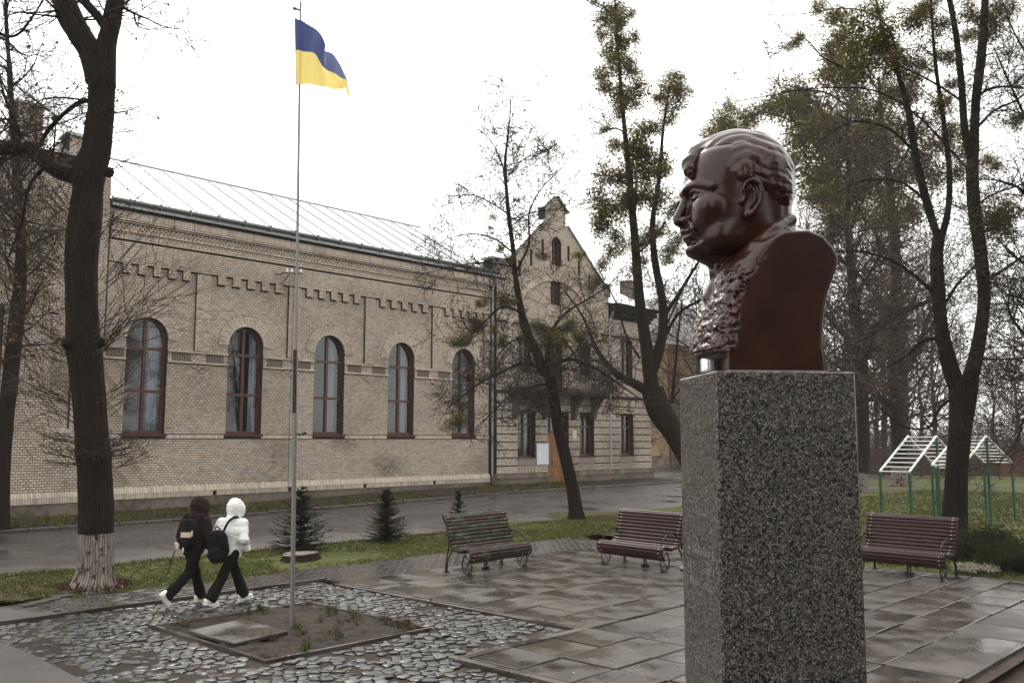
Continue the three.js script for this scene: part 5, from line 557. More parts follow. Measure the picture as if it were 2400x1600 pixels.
// ---------------------------------------------------------------- two hooded people walking along the cobbles (local +x is the way they walk, +z their right)
function person(label, pos, turn, o) {
  const p = thing('person', label, 'person', pos, turn); const cap = capD, H = o.hip;
  const leg = (x, y, z, L, f) => { let d = cap(x, y, z, L[0], L[1], 0.078 + f, 0.058 + f); return smin(d, cap(x, y, z, L[1], L[2], 0.056 + f, 0.04 + f), 0.03); };
  const head = o.head, neck = [head[0] - 0.035, head[1] - 0.14, head[2]], chest = o.chest;
  const turnUp = (f) => (x, y, z) => { const a = o.twist * smooth((y - 0.68) / 0.22), c = Math.cos(a), q = Math.sin(a); return f(x * c - z * q, y, x * q + z * c); };
  const body = (x, y, z) => { let d = ellD(x, y, z, head, [0.088, 0.112, 0.074]); d = smin(d, ellD(x, y, z, [head[0] + 0.055, head[1] - 0.04, head[2]], [0.04, 0.06, 0.05]), 0.03); d = smin(d, cap(x, y, z, [head[0] + 0.088, head[1] - 0.005, head[2]], [head[0] + 0.1, head[1] - 0.03, head[2]], 0.01, 0.014), 0.012); d = smin(d, cap(x, y, z, [head[0] + 0.08, head[1] - 0.065, head[2] - 0.015], [head[0] + 0.08, head[1] - 0.065, head[2] + 0.015], 0.009), 0.008); d = smin(d, cap(x, y, z, neck, chest, 0.05, 0.06), 0.04); d = smin(d, ellD(x, y, z, chest, [0.09, 0.16, 0.15]), 0.05); d = smin(d, ellD(x, y, z, H, [0.1, 0.12, 0.13]), 0.08); for (const L of o.legs) d = smin(d, leg(x, y, z, L, -0.012), 0.04); for (const A of o.arms) { let a = cap(x, y, z, A[0], A[1], 0.042, 0.036); a = smin(a, cap(x, y, z, A[1], A[2], 0.034, 0.024), 0.02); d = smin(d, a, 0.03); d = smin(d, ellD(x, y, z, A[2], [0.045, 0.04, 0.022]), 0.02); for (let k = 0; k < 4; k++) d = smin(d, cap(x, y, z, [A[2][0] + 0.02, A[2][1] - 0.02, A[2][2] - 0.024 + k * 0.016], [A[2][0] + 0.05 - 0.004 * k, A[2][1] - 0.05 + 0.004 * k, A[2][2] - 0.026 + k * 0.017], 0.008), 0.005); d = smin(d, cap(x, y, z, [A[2][0] + 0.02, A[2][1] + 0.01, A[2][2] - 0.02], [A[2][0] + 0.05, A[2][1], A[2][2] - 0.04], 0.009), 0.006); } return d; };
  const jacket = (x, y, z) => { let d = ellD(x, y, z, chest, [0.155 + o.puff, 0.22, 0.2 + o.puff]); d = smin(d, cap(x, y, z, [chest[0], chest[1] - 0.05, chest[2]], [H[0], o.hem + 0.08, H[2]], 0.15 + o.puff, 0.155 + o.puff), 0.06); d = smax(d, o.hem + 0.02 * Math.sin(z * 9) - y, 0.015); for (const A of o.arms) { let a = cap(x, y, z, A[0], A[1], 0.07 + o.puff * 0.5, 0.066 + o.puff * 0.5); a = smin(a, cap(x, y, z, A[1], A[2], 0.066 + o.puff * 0.5, 0.052), 0.03); d = smin(d, a, 0.07); }
    let hd = ellD(x, y, z, [head[0] - 0.012, head[1] + 0.012, head[2]], [0.138, 0.148, 0.118]); hd = smin(hd, cap(x, y, z, neck, [chest[0] - 0.01, chest[1] + 0.14, chest[2]], 0.088, 0.12), 0.07); hd = smax(hd, -ellD(x, y, z, [head[0] + 0.15, head[1] - 0.035, head[2]], [0.1, 0.11, 0.085]), 0.015); const rim = 16, hx = head[0] + 0.1, hy = head[1] - 0.03; let rd = 1e9; for (let k = 0; k < rim; k++) { const a = k / rim * 6.2832, b = (k + 1) / rim * 6.2832; rd = Math.min(rd, cap(x, y, z, [hx + 0.02 * Math.sin(a), hy + 0.12 * Math.sin(a), head[2] + 0.088 * Math.cos(a)], [hx + 0.02 * Math.sin(b), hy + 0.12 * Math.sin(b), head[2] + 0.088 * Math.cos(b)], 0.02)); } hd = smin(hd, rd, 0.02); hd += 0.009 * (noise3(x * 15 + 3, y * 22, z * 15) - 0.5) + 0.006 * (noise3(x * 30, y * 36, z * 30) - 0.5); d = smin(d, hd, 0.03);
    const q = o.quilt, inb = y < chest[1] + 0.2;  if (inb) d += 0.007 * q * (1 - Math.pow(Math.abs(Math.sin(y * o.bands + 0.4 * noise3(x * 6, y * 6, z * 6))), 0.5)); d += (noise3(x * 12, y * 14, z * 12) - 0.5) * 0.01 + (noise3(x * 30, y * 46, z * 30) - 0.5) * 0.007; return d; };
  const trousers = (x, y, z) => { let d = ellD(x, y, z, [H[0], H[1], H[2]], [0.125, 0.15, 0.15]); for (const L of o.legs) { let l = cap(x, y, z, L[0], L[1], 0.092, 0.07); l = smin(l, cap(x, y, z, L[1], L[2], 0.068, o.flare), 0.03); d = smin(d, l, 0.03); } d = smax(d, y - H[1] - 0.08, 0.01); for (const L of o.legs) { const ax = L[2][0] - L[1][0], ay = L[2][1] - L[1][1], n = Math.hypot(ax, ay), s = ((x - L[2][0]) * ax + (y - L[2][1]) * ay) / n; if (Math.hypot(x - L[2][0], y - L[2][1], z - L[2][2]) < 0.2) d = smax(d, s - 0.035, 0.008); } return d + (noise3(x * 11, y * 8, z * 11) - 0.5) * 0.022; };
  const lo = [-0.6, -0.02, -0.42], hi = [0.6, 1.68, 0.42];
  part(p, 'body', surfaceNets(turnUp(body), lo, hi, 0.013), std([0.45, 0.27, 0.2], 0.6)); part(p, 'hooded_jacket', surfaceNets(turnUp(jacket), [-0.45, 0.4, -0.42], [0.45, 1.7, 0.42], 0.0105), o.jm); part(p, 'trousers', surfaceNets(trousers, [-0.6, -0.02, -0.32], [0.5, 0.95, 0.32], 0.0115), o.tm);
  o.legs.forEach((L, i) => { const a = L[2], t = o.toe[i], s = part(p, 'shoe', surfaceNets((x, y, z) => { const c = Math.cos(t), q = Math.sin(t), u = x * c + y * q, v = -x * q + y * c; let d = cap(u, v, z, [-0.055, -0.035, 0], [0.13, -0.05, 0], 0.042, 0.032); d = smin(d, cap(u, v, z, [-0.045, 0.0, 0], [-0.04, -0.03, 0], 0.044, 0.044), 0.02); return smax(d, -0.078 - v, 0.006); }, [-0.16, -0.24, -0.08], [0.24, 0.16, 0.08], 0.009), o.sm); s.position.set(a[0], a[1] + (o.lift[i] || 0), a[2]); const sole = part(s, 'sole', surfaceNets((x, y, z) => { const c = Math.cos(t), q = Math.sin(t), u = x * c + y * q, v = -x * q + y * c; let d = cap(u, v + 0.07, z * 0.9, [-0.06, 0, 0], [0.135, 0, 0], 0.043, 0.036); return smax(d, Math.abs(v + 0.08) - 0.011, 0.004); }, [-0.16, -0.24, -0.08], [0.24, 0.16, 0.08], 0.008), o.sole); });
  return p;
}
{
  const dull = (c, s = 0.15) => new THREE.MeshPhysicalMaterial({ color: rgb(...c), roughness: 0.95, specularIntensity: s }); const black = dull([0.008, 0.0075, 0.008]), white = std([0.74, 0.735, 0.72], 0.6), brown = dull([0.02, 0.0105, 0.0115], 0.25);
  const TW = 0.06, TD = 0.04, TT = 0.42; const W = onGround(536, 1414, -0.02), Dk = onGround(447, 1416, -0.02);
  person('person in a white hooded puffer jacket and black flared trousers, bag on back', V3(W.x, -0.02, W.z), TW, { head: [0.085, 1.385, 0], chest: [0.03, 1.06, 0], twist: TT, hip: [0, 0.77, 0], hem: 0.655, puff: 0.006, quilt: 1.0, bands: 22, legs: [[[0, 0.74, -0.08], [0.16, 0.42, -0.08], [0.29, 0.1, -0.07]], [[0, 0.74, 0.08], [-0.17, 0.42, 0.08], [-0.36, 0.13, 0.08]]], toe: [0.05, -0.25], lift: [0, -0.012], flare: 0.088, arms: [[[0.02, 1.18, 0.19], [-0.05, 0.95, 0.25], [0.13, 0.8, 0.2]], [[0.02, 1.18, -0.19], [-0.05, 0.95, -0.25], [0.13, 0.8, -0.2]]], jm: white, tm: black, sm: std([0.7, 0.66, 0.6], 0.6), sole: std([0.75, 0.73, 0.68], 0.6) });
  person('person in a dark brown hooded jacket and black trousers with backpack', V3(Dk.x, -0.02, Dk.z), TD, { head: [0.13, 1.42, 0.0], chest: [0.06, 1.1, 0], twist: TT + 0.1, hip: [0, 0.8, 0], hem: 0.72, puff: 0.0, quilt: 0.3, bands: 20, legs: [[[0, 0.77, -0.08], [0.1, 0.44, -0.08], [0.19, 0.1, -0.08]], [[0, 0.77, 0.08], [-0.1, 0.46, 0.08], [-0.42, 0.19, 0.08]]], toe: [0.02, -0.95], lift: [0, 0.0], flare: 0.08, arms: [[[0.05, 1.22, 0.17], [0.03, 0.98, 0.23], [0.16, 0.82, 0.18]], [[0.05, 1.22, -0.17], [0.03, 0.98, -0.23], [0.16, 0.82, -0.18]]], jm: brown, tm: black, sm: std([0.72, 0.69, 0.63], 0.6), sole: std([0.66, 0.63, 0.56], 0.6) });
  const pack = (name, label, P, turn, tilt, sc, extra) => { const b = thing(name, label, 'backpack', P, turn); const bm = dull([0.008, 0.008, 0.01], 0.3); const S = (lo, hi, f, m, nm) => part(b, nm, surfaceNets(f, lo, hi, 0.011), m); const bodyF = (x, y, z) => { let d = ellD(x, y, z, [0, 0, 0], [0.105 * sc, 0.27 * sc, 0.165 * sc]); d = smax(d, Math.max(Math.abs(x) - 0.095 * sc, Math.abs(y) - 0.235 * sc), 0.05); return d + (noise3(x * 14, y * 14, z * 14) - 0.5) * 0.02; }; S([-0.2, -0.32, -0.25], [0.2, 0.32, 0.25], bodyF, bm, 'bag'); S([-0.25, -0.26, -0.2], [0.05, 0.08, 0.2], (x, y, z) => ellD(x, y, z, [-0.085 * sc, -0.1 * sc, 0], [0.06, 0.12 * sc, 0.125 * sc]) + (noise3(x * 20, y * 20, z * 20) - 0.5) * 0.012, bm, 'front_pocket'); extra(b, bm); b.rotation.set(0, turn, tilt); return b; };
  const cW = Math.cos(TW + TT), sW = Math.sin(TW + TT), cD = Math.cos(TD + TT + 0.1), sD = Math.sin(TD + TT + 0.1), loc = (o, c, s, x, y, z) => V3(o.x + x * c + z * s, y - 0.02, o.z - x * s + z * c);
  pack('backpack', 'black backpack slung low behind the person in white', loc(W, cW, sW, -0.25, 0.86, -0.05), TW + TT, 0.2, 1.05, (b, bm) => { part(b, 'strap', merge([tube(spline([V3(0.05, 0.22, 0.08), V3(0.12, 0.34, 0.13), V3(0.3, 0.36, 0.15), V3(0.42, 0.22, 0.13)], 14), 0.02, 6)]), bm); part(b, 'top_handle', tube(spline([V3(0.02, 0.25, -0.04), V3(0, 0.3, 0), V3(0.02, 0.25, 0.05)], 8), 0.01, 5), bm); part(b, 'zip', tube(spline([V3(-0.1, -0.18, 0.1), V3(-0.13, -0.17, 0.02), V3(-0.12, -0.19, -0.06)], 8), 0.005, 4), std([0.5, 0.5, 0.5], 0.3)); });
  pack('backpack', 'black backpack with beige patch and dangling strap worn over the dark jacket', loc(Dk, cD, sD, -0.155, 1.03, 0.0), TD + TT + 0.1, -0.06, 0.98, (b, bm) => { const pm = std([0.52, 0.42, 0.3], 0.8); const q = part(b, 'patch', chamferBox(0.006, 0.075, 0.15, 0.002), pm); q.position.set(-0.142, 0.0, 0.05); q.rotation.y = 0.15; part(b, 'tag', box(-0.12, -0.112, -0.02, 0.06, 0.12, 0.14), std([0.6, 0.56, 0.48], 0.8)); part(b, 'key_charms', merge([ellG(-0.145, -0.17, -0.07, 0.022, 0.055, 0.03), ellG(-0.15, -0.13, -0.09, 0.02, 0.03, 0.025), ellG(-0.14, -0.22, 0.02, 0.012, 0.045, 0.016)]), std([0.5, 0.45, 0.36], 0.9)); part(b, 'dangling_strap', tube(spline([V3(-0.1, -0.22, -0.13), V3(-0.15, -0.38, -0.15), V3(-0.2, -0.55, -0.16)], 10), 0.009, 4), bm); for (const z of [-0.12, 0.12]) part(b, 'strap', tube(spline([V3(0.06, 0.2, z), V3(0.13, 0.27, z * 1.15), V3(0.26, 0.27, z * 1.2), V3(0.36, 0.12, z * 1.25)], 12), 0.02, 6), bm); });
  function ellG(x, y, z, a, b, c) { const g = new THREE.SphereGeometry(1, 10, 7); g.scale(a, b, c); g.translate(x, y, z); return prep(g); }
}
// ---------------------------------------------------------------- trees: tapered trunks and limbs, fine bare twigs, tufts of mistletoe
T.barkB = dataTex(512, 512, (u, v) => { const r = pfbm(u, v * 0.5, 24, 3, 111), w = Math.abs(Math.sin((u * 26 + (pfbm(u, v * 0.5, 5, 4, 112) - 0.5) * 2.2 + (pnoise(u * 40, v * 12, 40, 116) - 0.5) * 0.7) * Math.PI)); return clamp(w * 0.75 + r * 0.4); }, false);
T.bark = dataTex(512, 512, (u, v) => { const w = Math.abs(Math.sin((u * 26 + (pfbm(u, v * 0.5, 5, 4, 112) - 0.5) * 2.2 + (pnoise(u * 40, v * 12, 40, 116) - 0.5) * 0.7) * Math.PI)), a = pfbm(u, v, 8, 4, 113), m = clamp((pfbm(u, v, 6, 4, 114) - 0.52) * 5); let c = mix3([0.13, 0.1, 0.085], [0.31, 0.25, 0.205], w * 0.6 + a * 0.4); return mix3(c, [0.26, 0.27, 0.13], m * 0.5); }, true);
T.wash = dataTex(512, 512, (u, v) => { const w = Math.abs(Math.sin((u * 26 + (pfbm(u, v * 0.5, 5, 4, 112) - 0.5) * 2.2 + (pnoise(u * 40, v * 12, 40, 116) - 0.5) * 0.7) * Math.PI)), a = pfbm(u, v, 10, 5, 115); let c = mix3([0.33, 0.3, 0.27], [0.64, 0.61, 0.585], clamp(w * 1.5)); return mix3(c, [0.25, 0.19, 0.16], clamp((a - 0.6) * 7)); }, true);
const leafy = (c) => new THREE.MeshPhysicalMaterial({ color: rgb(...c), roughness: 0.9, transmission: 0.5, thickness: 0, specularIntensity: 0.4 });
const Tm = { bark: std([0.48, 0.43, 0.38], 0.9, { map: T.bark, bumpMap: T.barkB, bumpScale: 0.03 }), barkDark: std([0.32, 0.28, 0.25], 0.9, { map: T.bark, bumpMap: T.barkB, bumpScale: 0.04 }), wash: std([0.66, 0.645, 0.63], 0.85, { map: T.wash, bumpMap: T.barkB, bumpScale: 0.03 }), twig: std([0.042, 0.031, 0.024], 0.9), twigRed: std([0.08, 0.055, 0.04], 0.9), mist: leafy([0.52, 0.44, 0.13]), mist2: leafy([0.4, 0.37, 0.13]), dead: std([0.15, 0.09, 0.05], 0.9) };
const px2m = (Z) => Z / FPX;
let WS = 1; // girth factor of the tree being built
function limbPts(path, Z, n) { const P = path.map(([x, y, w, dz]) => atDepth(x, y, Z + (dz || 0))), c = spline(P, n), rr = c.map((_, i) => { const t = i / n * (path.length - 1), k = Math.min(path.length - 2, Math.floor(t)); return lerp(path[k][2], path[k + 1][2], t - k) / 2 * px2m(Z) * WS * Math.cos(Math.atan((path[k][0] - 1200) / FPX)); }); return [c, rr]; }
// a bare branch with side twigs, recursively; out collects the tubes by thickness
function grow(out, p, dir, len, r, lvl, R, o) {
  const n = lvl > 2 ? 3 : 5, pts = [p.clone()], rs = [r]; let d = dir.clone().normalize(), q = p.clone();
  for (let i = 1; i <= n; i++) { d.add(V3((R() - 0.5) * o.wig, (R() - 0.5) * o.wig + (lvl < 2 ? o.up : o.up * 0.4), (R() - 0.5) * o.wig)).normalize(); q = q.clone().addScaledVector(d, len / n); pts.push(q); rs.push(lerp(r, Math.max(o.tip, r * 0.3), i / n)); }
  (r > 0.02 ? out.limbs : out.twigs).push(tube(pts, rs, r > 0.05 ? 7 : r > 0.018 ? 4 : 3, null, false));
  if (lvl >= o.max || len < o.minLen) return;
  const kids = Math.max(1, Math.round(o.kids * (0.7 + 0.6 * R()) * (lvl === 0 ? 1.4 : 1)));
  for (let k = 0; k < kids; k++) { const t = 0.2 + 0.8 * (k + R()) / kids, i = Math.min(n - 1, Math.floor(t * n)), a = pts[i].clone().lerp(pts[i + 1], t * n - i > 1 ? 1 : t * n - i), f = pts[i + 1].clone().sub(pts[i]).normalize(), s = V3(R() - 0.5, R() - 0.5, R() - 0.5).cross(f).normalize(); const dd = f.multiplyScalar(0.75).addScaledVector(s, 0.7 + 0.5 * R()); dd.y += o.droop * (R() - 0.3); grow(out, a, dd, len * (0.38 + 0.32 * R()), Math.max(o.tip, rs[i] * 0.62), lvl + 1, R, o); }
  if (out.ends) out.ends.push(q);
}
const OPT = { wig: 0.34, up: 0.07, tip: 0.0055, max: 3, minLen: 0.25, kids: 5, droop: 0 };
// side branches along a limb
function clothe(out, [pts, rs], from, to, count, len, R, o, side) { for (let k = 0; k < count; k++) { const t = lerp(from, to, (k + R()) / count) * (pts.length - 1), i = Math.min(pts.length - 2, Math.floor(t)), p = pts[i].clone().lerp(pts[i + 1], t - i), f = pts[i + 1].clone().sub(pts[i]).normalize(); let s = V3(R() - 0.5, (R() - 0.5) * 0.6, R() - 0.5).normalize(); if (side) s.add(side).normalize(); const d = f.multiplyScalar(o.along ?? 0.35).add(s); grow(out, p, d, len * (0.55 + 0.8 * R()), Math.max(o.tip, Math.min(rs[i] * 0.55, len * 0.016)), 1, R, o); } }
// mistletoe: four shapes of leaf ball, reused
const leafBall = [0, 1, 2, 3].map((s) => { const R = rng(900 + s), pos = [], nor = [], idx = [], lob = [...Array(9)].map(() => V3(R() - 0.5, R() - 0.6, R() - 0.5).normalize().multiplyScalar(0.3 + 0.55 * R())); for (let i = 0; i < 1280; i++) { const c = lob[i % 9], u = V3(R() * 2 - 1, R() * 2 - 1, R() * 2 - 1); if (u.length() > 1) { i--; continue; } u.normalize().multiplyScalar((R() + R() * R()) * 0.42); const p = c.clone().add(u), d = u.clone().normalize().add(V3(R() - 0.5, R() - 0.7, R() - 0.5).multiplyScalar(1.4)).normalize(), w = V3(R() - 0.5, R() - 0.5, R() - 0.5).cross(d).normalize(), L = 0.1 + 0.12 * R(), W = 0.022 + 0.02 * R(), n = d.clone().cross(w), b = pos.length / 3; for (const [a, e] of [[0, 0], [0.55, 1], [1, 0], [0.55, -1]]) { pos.push(p.x + d.x * L * a + w.x * W * e, p.y + d.y * L * a + w.y * W * e, p.z + d.z * L * a + w.z * W * e); nor.push(n.x, n.y, n.z); } idx.push(b, b + 1, b + 2, b, b + 2, b + 3); } for (let i = 0; i < 70; i++) { const c = lob[i % 9], t = tube([V3(0, -0.1, 0), c.clone().multiplyScalar(0.6), c.clone().add(V3(R() - 0.5, R() - 0.5, R() - 0.5).multiplyScalar(0.7))], 0.006, 3, null, false), b = pos.length / 3; pos.push(...t.attributes.position.array); nor.push(...t.attributes.normal.array); for (const k of t.index.array) idx.push(k + b); } const g = new THREE.BufferGeometry(); g.setAttribute('position', new THREE.Float32BufferAttribute(pos, 3)); g.setAttribute('normal', new THREE.Float32BufferAttribute(nor, 3)); g.setIndex(idx); return prep(g); });
function tree(name, label, base, R, group) { const t = thing(name, label, 'tree', base, 0, group); const out = { limbs: [], twigs: [], ends: [] }; return { t, out, R, base, clumps: 0,
  trunk(path, Z, seg, m, disp, nm = 'trunk') { const l = limbPts(path, Z, seg); const g = tube(l[0], l[1], l[1][0] > 0.2 ? 28 : 12, disp); g.translate(-base.x, -base.y, -base.z); const o = part(t, nm, g, m || Tm.bark); const uv = g.attributes.uv, k = l[1][0] > 0.2 ? 1.6 : 1; for (let i = 0; i < uv.count; i++) uv.setXY(i, uv.getX(i) * k, uv.getY(i) * 0.8); return l; },
  limb(path, Z, seg = 16) { const l = limbPts(path, Z, seg); out.limbs.push(tube(l[0], l[1], l[1][0] > 0.05 ? 9 : 6, null, false)); return l; },
  mistletoe(list, Z, spread, sc = 1) { for (const [x, y, r] of list) { const i = this.clumps++, m = part(t, 'mistletoe', leafBall[i % 4], i % 3 ? Tm.mist : Tm.mist2); const p = atDepth(x, y, Z + (R() - 0.5) * spread); m.position.copy(p).sub(base); m.rotation.set(0.5 * (R() - 0.5), R() * 6.28, 0.5 * (R() - 0.5)); const s = r * px2m(Z) * sc * 1.32; m.scale.set(s * (0.9 + 0.25 * R()), s * (0.85 + 0.3 * R()), s * (0.9 + 0.25 * R())); } },
  leaves(n, m, size = 0.05) { const pos = [], idx = []; for (let i = 0; i < n && out.ends.length; i++) { const p = out.ends[Math.floor(R() * out.ends.length)], d = V3(R() - 0.5, -R(), R() - 0.5).normalize(), w = V3(R() - 0.5, R() - 0.5, R() - 0.5).cross(d).normalize(), b = pos.length / 3, L = size * (0.7 + R()), W = L * 0.35; for (const [a, e, f] of [[0, 0, 0], [0.5, 1, 0.15], [1, 0, 0], [0.5, -1, 0.15]]) { const c = d.clone().cross(w); pos.push(p.x + d.x * L * a + w.x * W * e + c.x * L * f - base.x, p.y + d.y * L * a + w.y * W * e + c.y * L * f - base.y, p.z + d.z * L * a + w.z * W * e + c.z * L * f - base.z); } idx.push(b, b + 1, b + 2, b, b + 2, b + 3); } const g = new THREE.BufferGeometry(); g.setAttribute('position', new THREE.Float32BufferAttribute(pos, 3)); g.setIndex(idx); g.computeVertexNormals(); part(t, 'dry_leaves', prep(g), m, 'stuff'); },
  done(tm = Tm.twig, lm = Tm.bark) { for (const [nm, L, m] of [['branches', out.limbs, lm], ['twigs', out.twigs, tm]]) if (L.length) { const g = merge(L); g.translate(-base.x, -base.y, -base.z); part(t, nm, g, m, 'stuff'); } return t; } }; }
const up3 = V3(0, 1, 0);
{ WS = 0.93; // the big lime with a whitewashed foot
  const b = onGround(219, 1378), Z = depthOf(b), k = tree('lime_tree', 'large dark lime tree with whitewashed trunk foot beside the block path', V3(b.x, 0, b.z), rng(11));
  const ridge = (a, L) => 0.016 * Math.abs(Math.sin(a * 9 + 2.5 * noise3(L * 1.4, a, 3))) + 0.05 * (noise3(Math.cos(a) * 1.6 + 5, L * 1.1, Math.sin(a) * 1.6) - 0.5) + 0.02 * (noise3(Math.cos(a) * 6, L * 5, Math.sin(a) * 6) - 0.5);
  k.trunk([[219, 1384, 122], [219, 1372, 106], [222, 1345, 92], [224, 1300, 86], [225, 1249, 84]], Z, 26, Tm.wash, (a, L) => ridge(a, L) + 0.1 * Math.max(0, 1 - L / 0.25) * Math.abs(Math.sin(a * 3.5 + 1)), 'whitewashed_trunk_foot');
  const tr = k.trunk([[225, 1250, 84], [225, 1180, 86], [221, 1085, 84], [218, 1060, 87], [213, 1000, 84], [205, 900, 80], [195, 815, 84], [194, 790, 84], [190, 700, 76], [190, 600, 82], [198, 520, 86], [205, 450, 76], [207, 405, 86], [224, 350, 74], [230, 300, 71], [236, 250, 65], [237, 200, 66], [236, 160, 72]], Z, 90, Tm.barkDark, ridge);
  const L1 = k.trunk([[232, 190, 66], [212, 120, 62], [185, 75, 66], [160, 30, 66], [140, -40, 62], [115, -140, 52], [100, -260, 34], [95, -420, 12]], Z, 30, Tm.barkDark, ridge, 'limb'), L2 = k.trunk([[243, 200, 60], [250, 110, 52], [262, 50, 46], [272, -10, 44], [290, -120, 34], [300, -260, 22], [320, -380, 6]], Z, 30, Tm.barkDark, ridge, 'limb'), L4 = k.trunk([[252, 75, 24], [236, 48, 26], [212, 20, 26], [185, -10, 26]], Z, 8, Tm.barkDark, null, 'limb');
  const L3 = k.trunk([[205, 410, 50], [160, 408, 44], [120, 392, 42], [90, 365, 40], [50, 345, 42], [0, 348, 40], [-60, 350, 34], [-150, 320, 24], [-240, 250, 10]], Z, 34, Tm.barkDark, ridge, 'limb');
  const B = [k.limb([[206, 235, 15], [185, 240, 14], [150, 265, 12], [125, 290, 11], [100, 325, 11], [92, 350, 9]], Z), k.limb([[205, 240, 7], [180, 232, 6], [140, 229, 5], [100, 232, 4], [60, 262, 3], [0, 285, 2]], Z), k.limb([[270, 5, 10], [300, 25, 7], [340, 42, 5], [385, 62, 3], [420, 68, 2]], Z), k.limb([[312, 28, 6], [322, 60, 4], [345, 68, 3], [400, 65, 2]], Z), k.limb([[60, 350, 14], [40, 300, 11], [15, 240, 8], [-10, 160, 5]], Z, 12), k.limb([[110, 385, 12], [70, 430, 10], [50, 520, 8], [20, 600, 5]], Z, 12), k.limb([[-40, 60, 12], [30, 85, 9], [75, 40, 6], [120, -40, 4]], Z), k.limb([[-30, 70, 8], [20, 100, 6], [55, 128, 4], [95, 126, 2]], Z), k.limb([[-40, 150, 8], [10, 158, 6], [20, 190, 4], [35, 215, 2]], Z)];
  const o = { ...OPT, tip: 0.0042, kids: 4, wig: 0.3, max: 3 };
  B.forEach((l, i) => clothe(k.out, l, 0.15, 1, [14, 16, 12, 8, 14, 16, 16, 12, 10][i], 0.75, k.R, { ...o, max: 3 }));
  clothe(k.out, L3, 0.2, 0.98, 34, 1.3, k.R, o); clothe(k.out, L1, 0.3, 1, 22, 1.6, k.R, o); clothe(k.out, L2, 0.3, 1, 22, 1.4, k.R, o);
  const Rt = RT.clone(), lf = RT.clone().negate();
  const shoots = (x, y, n, len, side, upw) => { const p = atDepth(x, y, Z - 0.15); for (let i = 0; i < n; i++) { const d = side.clone().multiplyScalar(0.5 + k.R()).addScaledVector(up3, upw * (0.3 + 1.2 * k.R())).addScaledVector(HD, (k.R() - 0.5) * 0.9); grow(k.out, p.clone().add(V3((k.R() - 0.5) * 0.3, (k.R() - 0.5) * 0.5, (k.R() - 0.5) * 0.3)), d, len * (0.5 + k.R() * 0.8), 0.0085, 2, k.R, { ...o, wig: 0.16, up: 0.05, kids: 2.6, tip: 0.0035 }); } };
  shoots(238, 800, 26, 1.5, Rt, 1.1); shoots(232, 545, 10, 1.1, Rt, 0.9); shoots(235, 660, 8, 1.0, Rt, 0.8); shoots(262, 260, 8, 0.7, Rt, 0.15); shoots(262, 330, 10, 0.75, Rt, 0.1); shoots(250, 380, 5, 0.8, Rt, 0.4); shoots(248, 950, 9, 0.8, Rt, 1); shoots(258, 1065, 26, 0.5, Rt, 0.3); shoots(180, 1060, 24, 0.6, lf, 0.2); shoots(155, 820, 20, 1.2, lf, 0.7); shoots(165, 960, 18, 1.1, lf, 0.5); shoots(150, 640, 14, 1.2, lf, 0.8); shoots(205, 300, 10, 0.9, lf, 0.5); shoots(160, 500, 16, 1.1, lf, 0.7); shoots(198, 190, 6, 0.8, lf, 0.6);
  for (let i = 0; i < 90; i++) { const a = i / 90 * 6.28, p = atDepth(219 + 44 * Math.cos(a), 1062 + 14 * (k.R() - 0.5), Z - 0.33 * Math.abs(Math.sin(a))); const q = [p]; for (let s = 0; s < 3; s++) q.push(q[s].clone().add(V3((k.R() - 0.5) * 0.16, (k.R() - 0.5) * 0.14, (k.R() - 0.5) * 0.16))); k.out.twigs.push(tube(q, 0.005, 3, null, false)); }
  for (const [x, y, r] of [[254, 402, 12], [158, 806, 14], [234, 802, 12], [182, 418, 14]]) { const g = new THREE.IcosahedronGeometry(r * px2m(Z), 2), p = g.attributes.position; for (let i = 0; i < p.count; i++) { const v = V3(p.getX(i), p.getY(i), p.getZ(i)), s = 1 + 0.5 * (noise3(v.x * 9 + x, v.y * 9, v.z * 9) - 0.5); p.setXYZ(i, v.x * s, v.y * s, v.z * s); } g.computeVertexNormals(); const c = atDepth(x, y, Z - 0.22); g.translate(c.x - k.base.x, c.y - k.base.y, c.z - k.base.z); part(k.t, 'burl', prep(g), Tm.barkDark); }
  { const L = []; for (let i = 0; i < 260; i++) { const a = k.R() * 6.283, rr = 0.42 + 0.12 * k.R(), p = V3(Math.cos(a) * rr, 0.02, Math.sin(a) * rr), q = [p]; for (let s = 0; s < 2; s++) q.push(q[s].clone().add(V3((k.R() - 0.5) * 0.12, 0.05 * k.R() + 0.01, (k.R() - 0.5) * 0.12))); L.push(tube(q, 0.006, 3, null, false)); } part(k.t, 'basal_shoots', merge(L), std([0.07, 0.032, 0.022], 0.9), 'stuff'); }
  k.leaves(160, Tm.dead, 0.055); k.done(Tm.twig, Tm.barkDark);
}
{ WS = 0.95; // its neighbour behind, still holding brown leaves
  const b = onGround(4, 1246), Z = depthOf(b), k = tree('brown_leaved_tree', 'slim dark tree with clinging brown leaves behind the big lime', V3(b.x, 0, b.z), rng(12)); const o = { ...OPT, tip: 0.005, kids: 5, max: 3 };
  const t = k.trunk([[2, 1250, 44], [5, 1100, 40], [14, 980, 40], [24, 880, 42], [34, 780, 42], [46, 660, 32], [48, 560, 28], [42, 480, 30], [40, 420, 26], [30, 300, 18], [20, 150, 12], [10, -40, 6]], Z, 50, Tm.barkDark, (a, L) => 0.03 * (noise3(Math.cos(a) * 3, L * 3, Math.sin(a) * 3) - 0.5)); clothe(k.out, t, 0.28, 1, 60, 1.9, k.R, o); clothe(k.out, t, 0.3, 0.62, 40, 1.3, k.R, { ...o, droop: -0.3 }); k.leaves(1100, Tm.dead, 0.08); k.done(Tm.twigRed, Tm.barkDark);
}
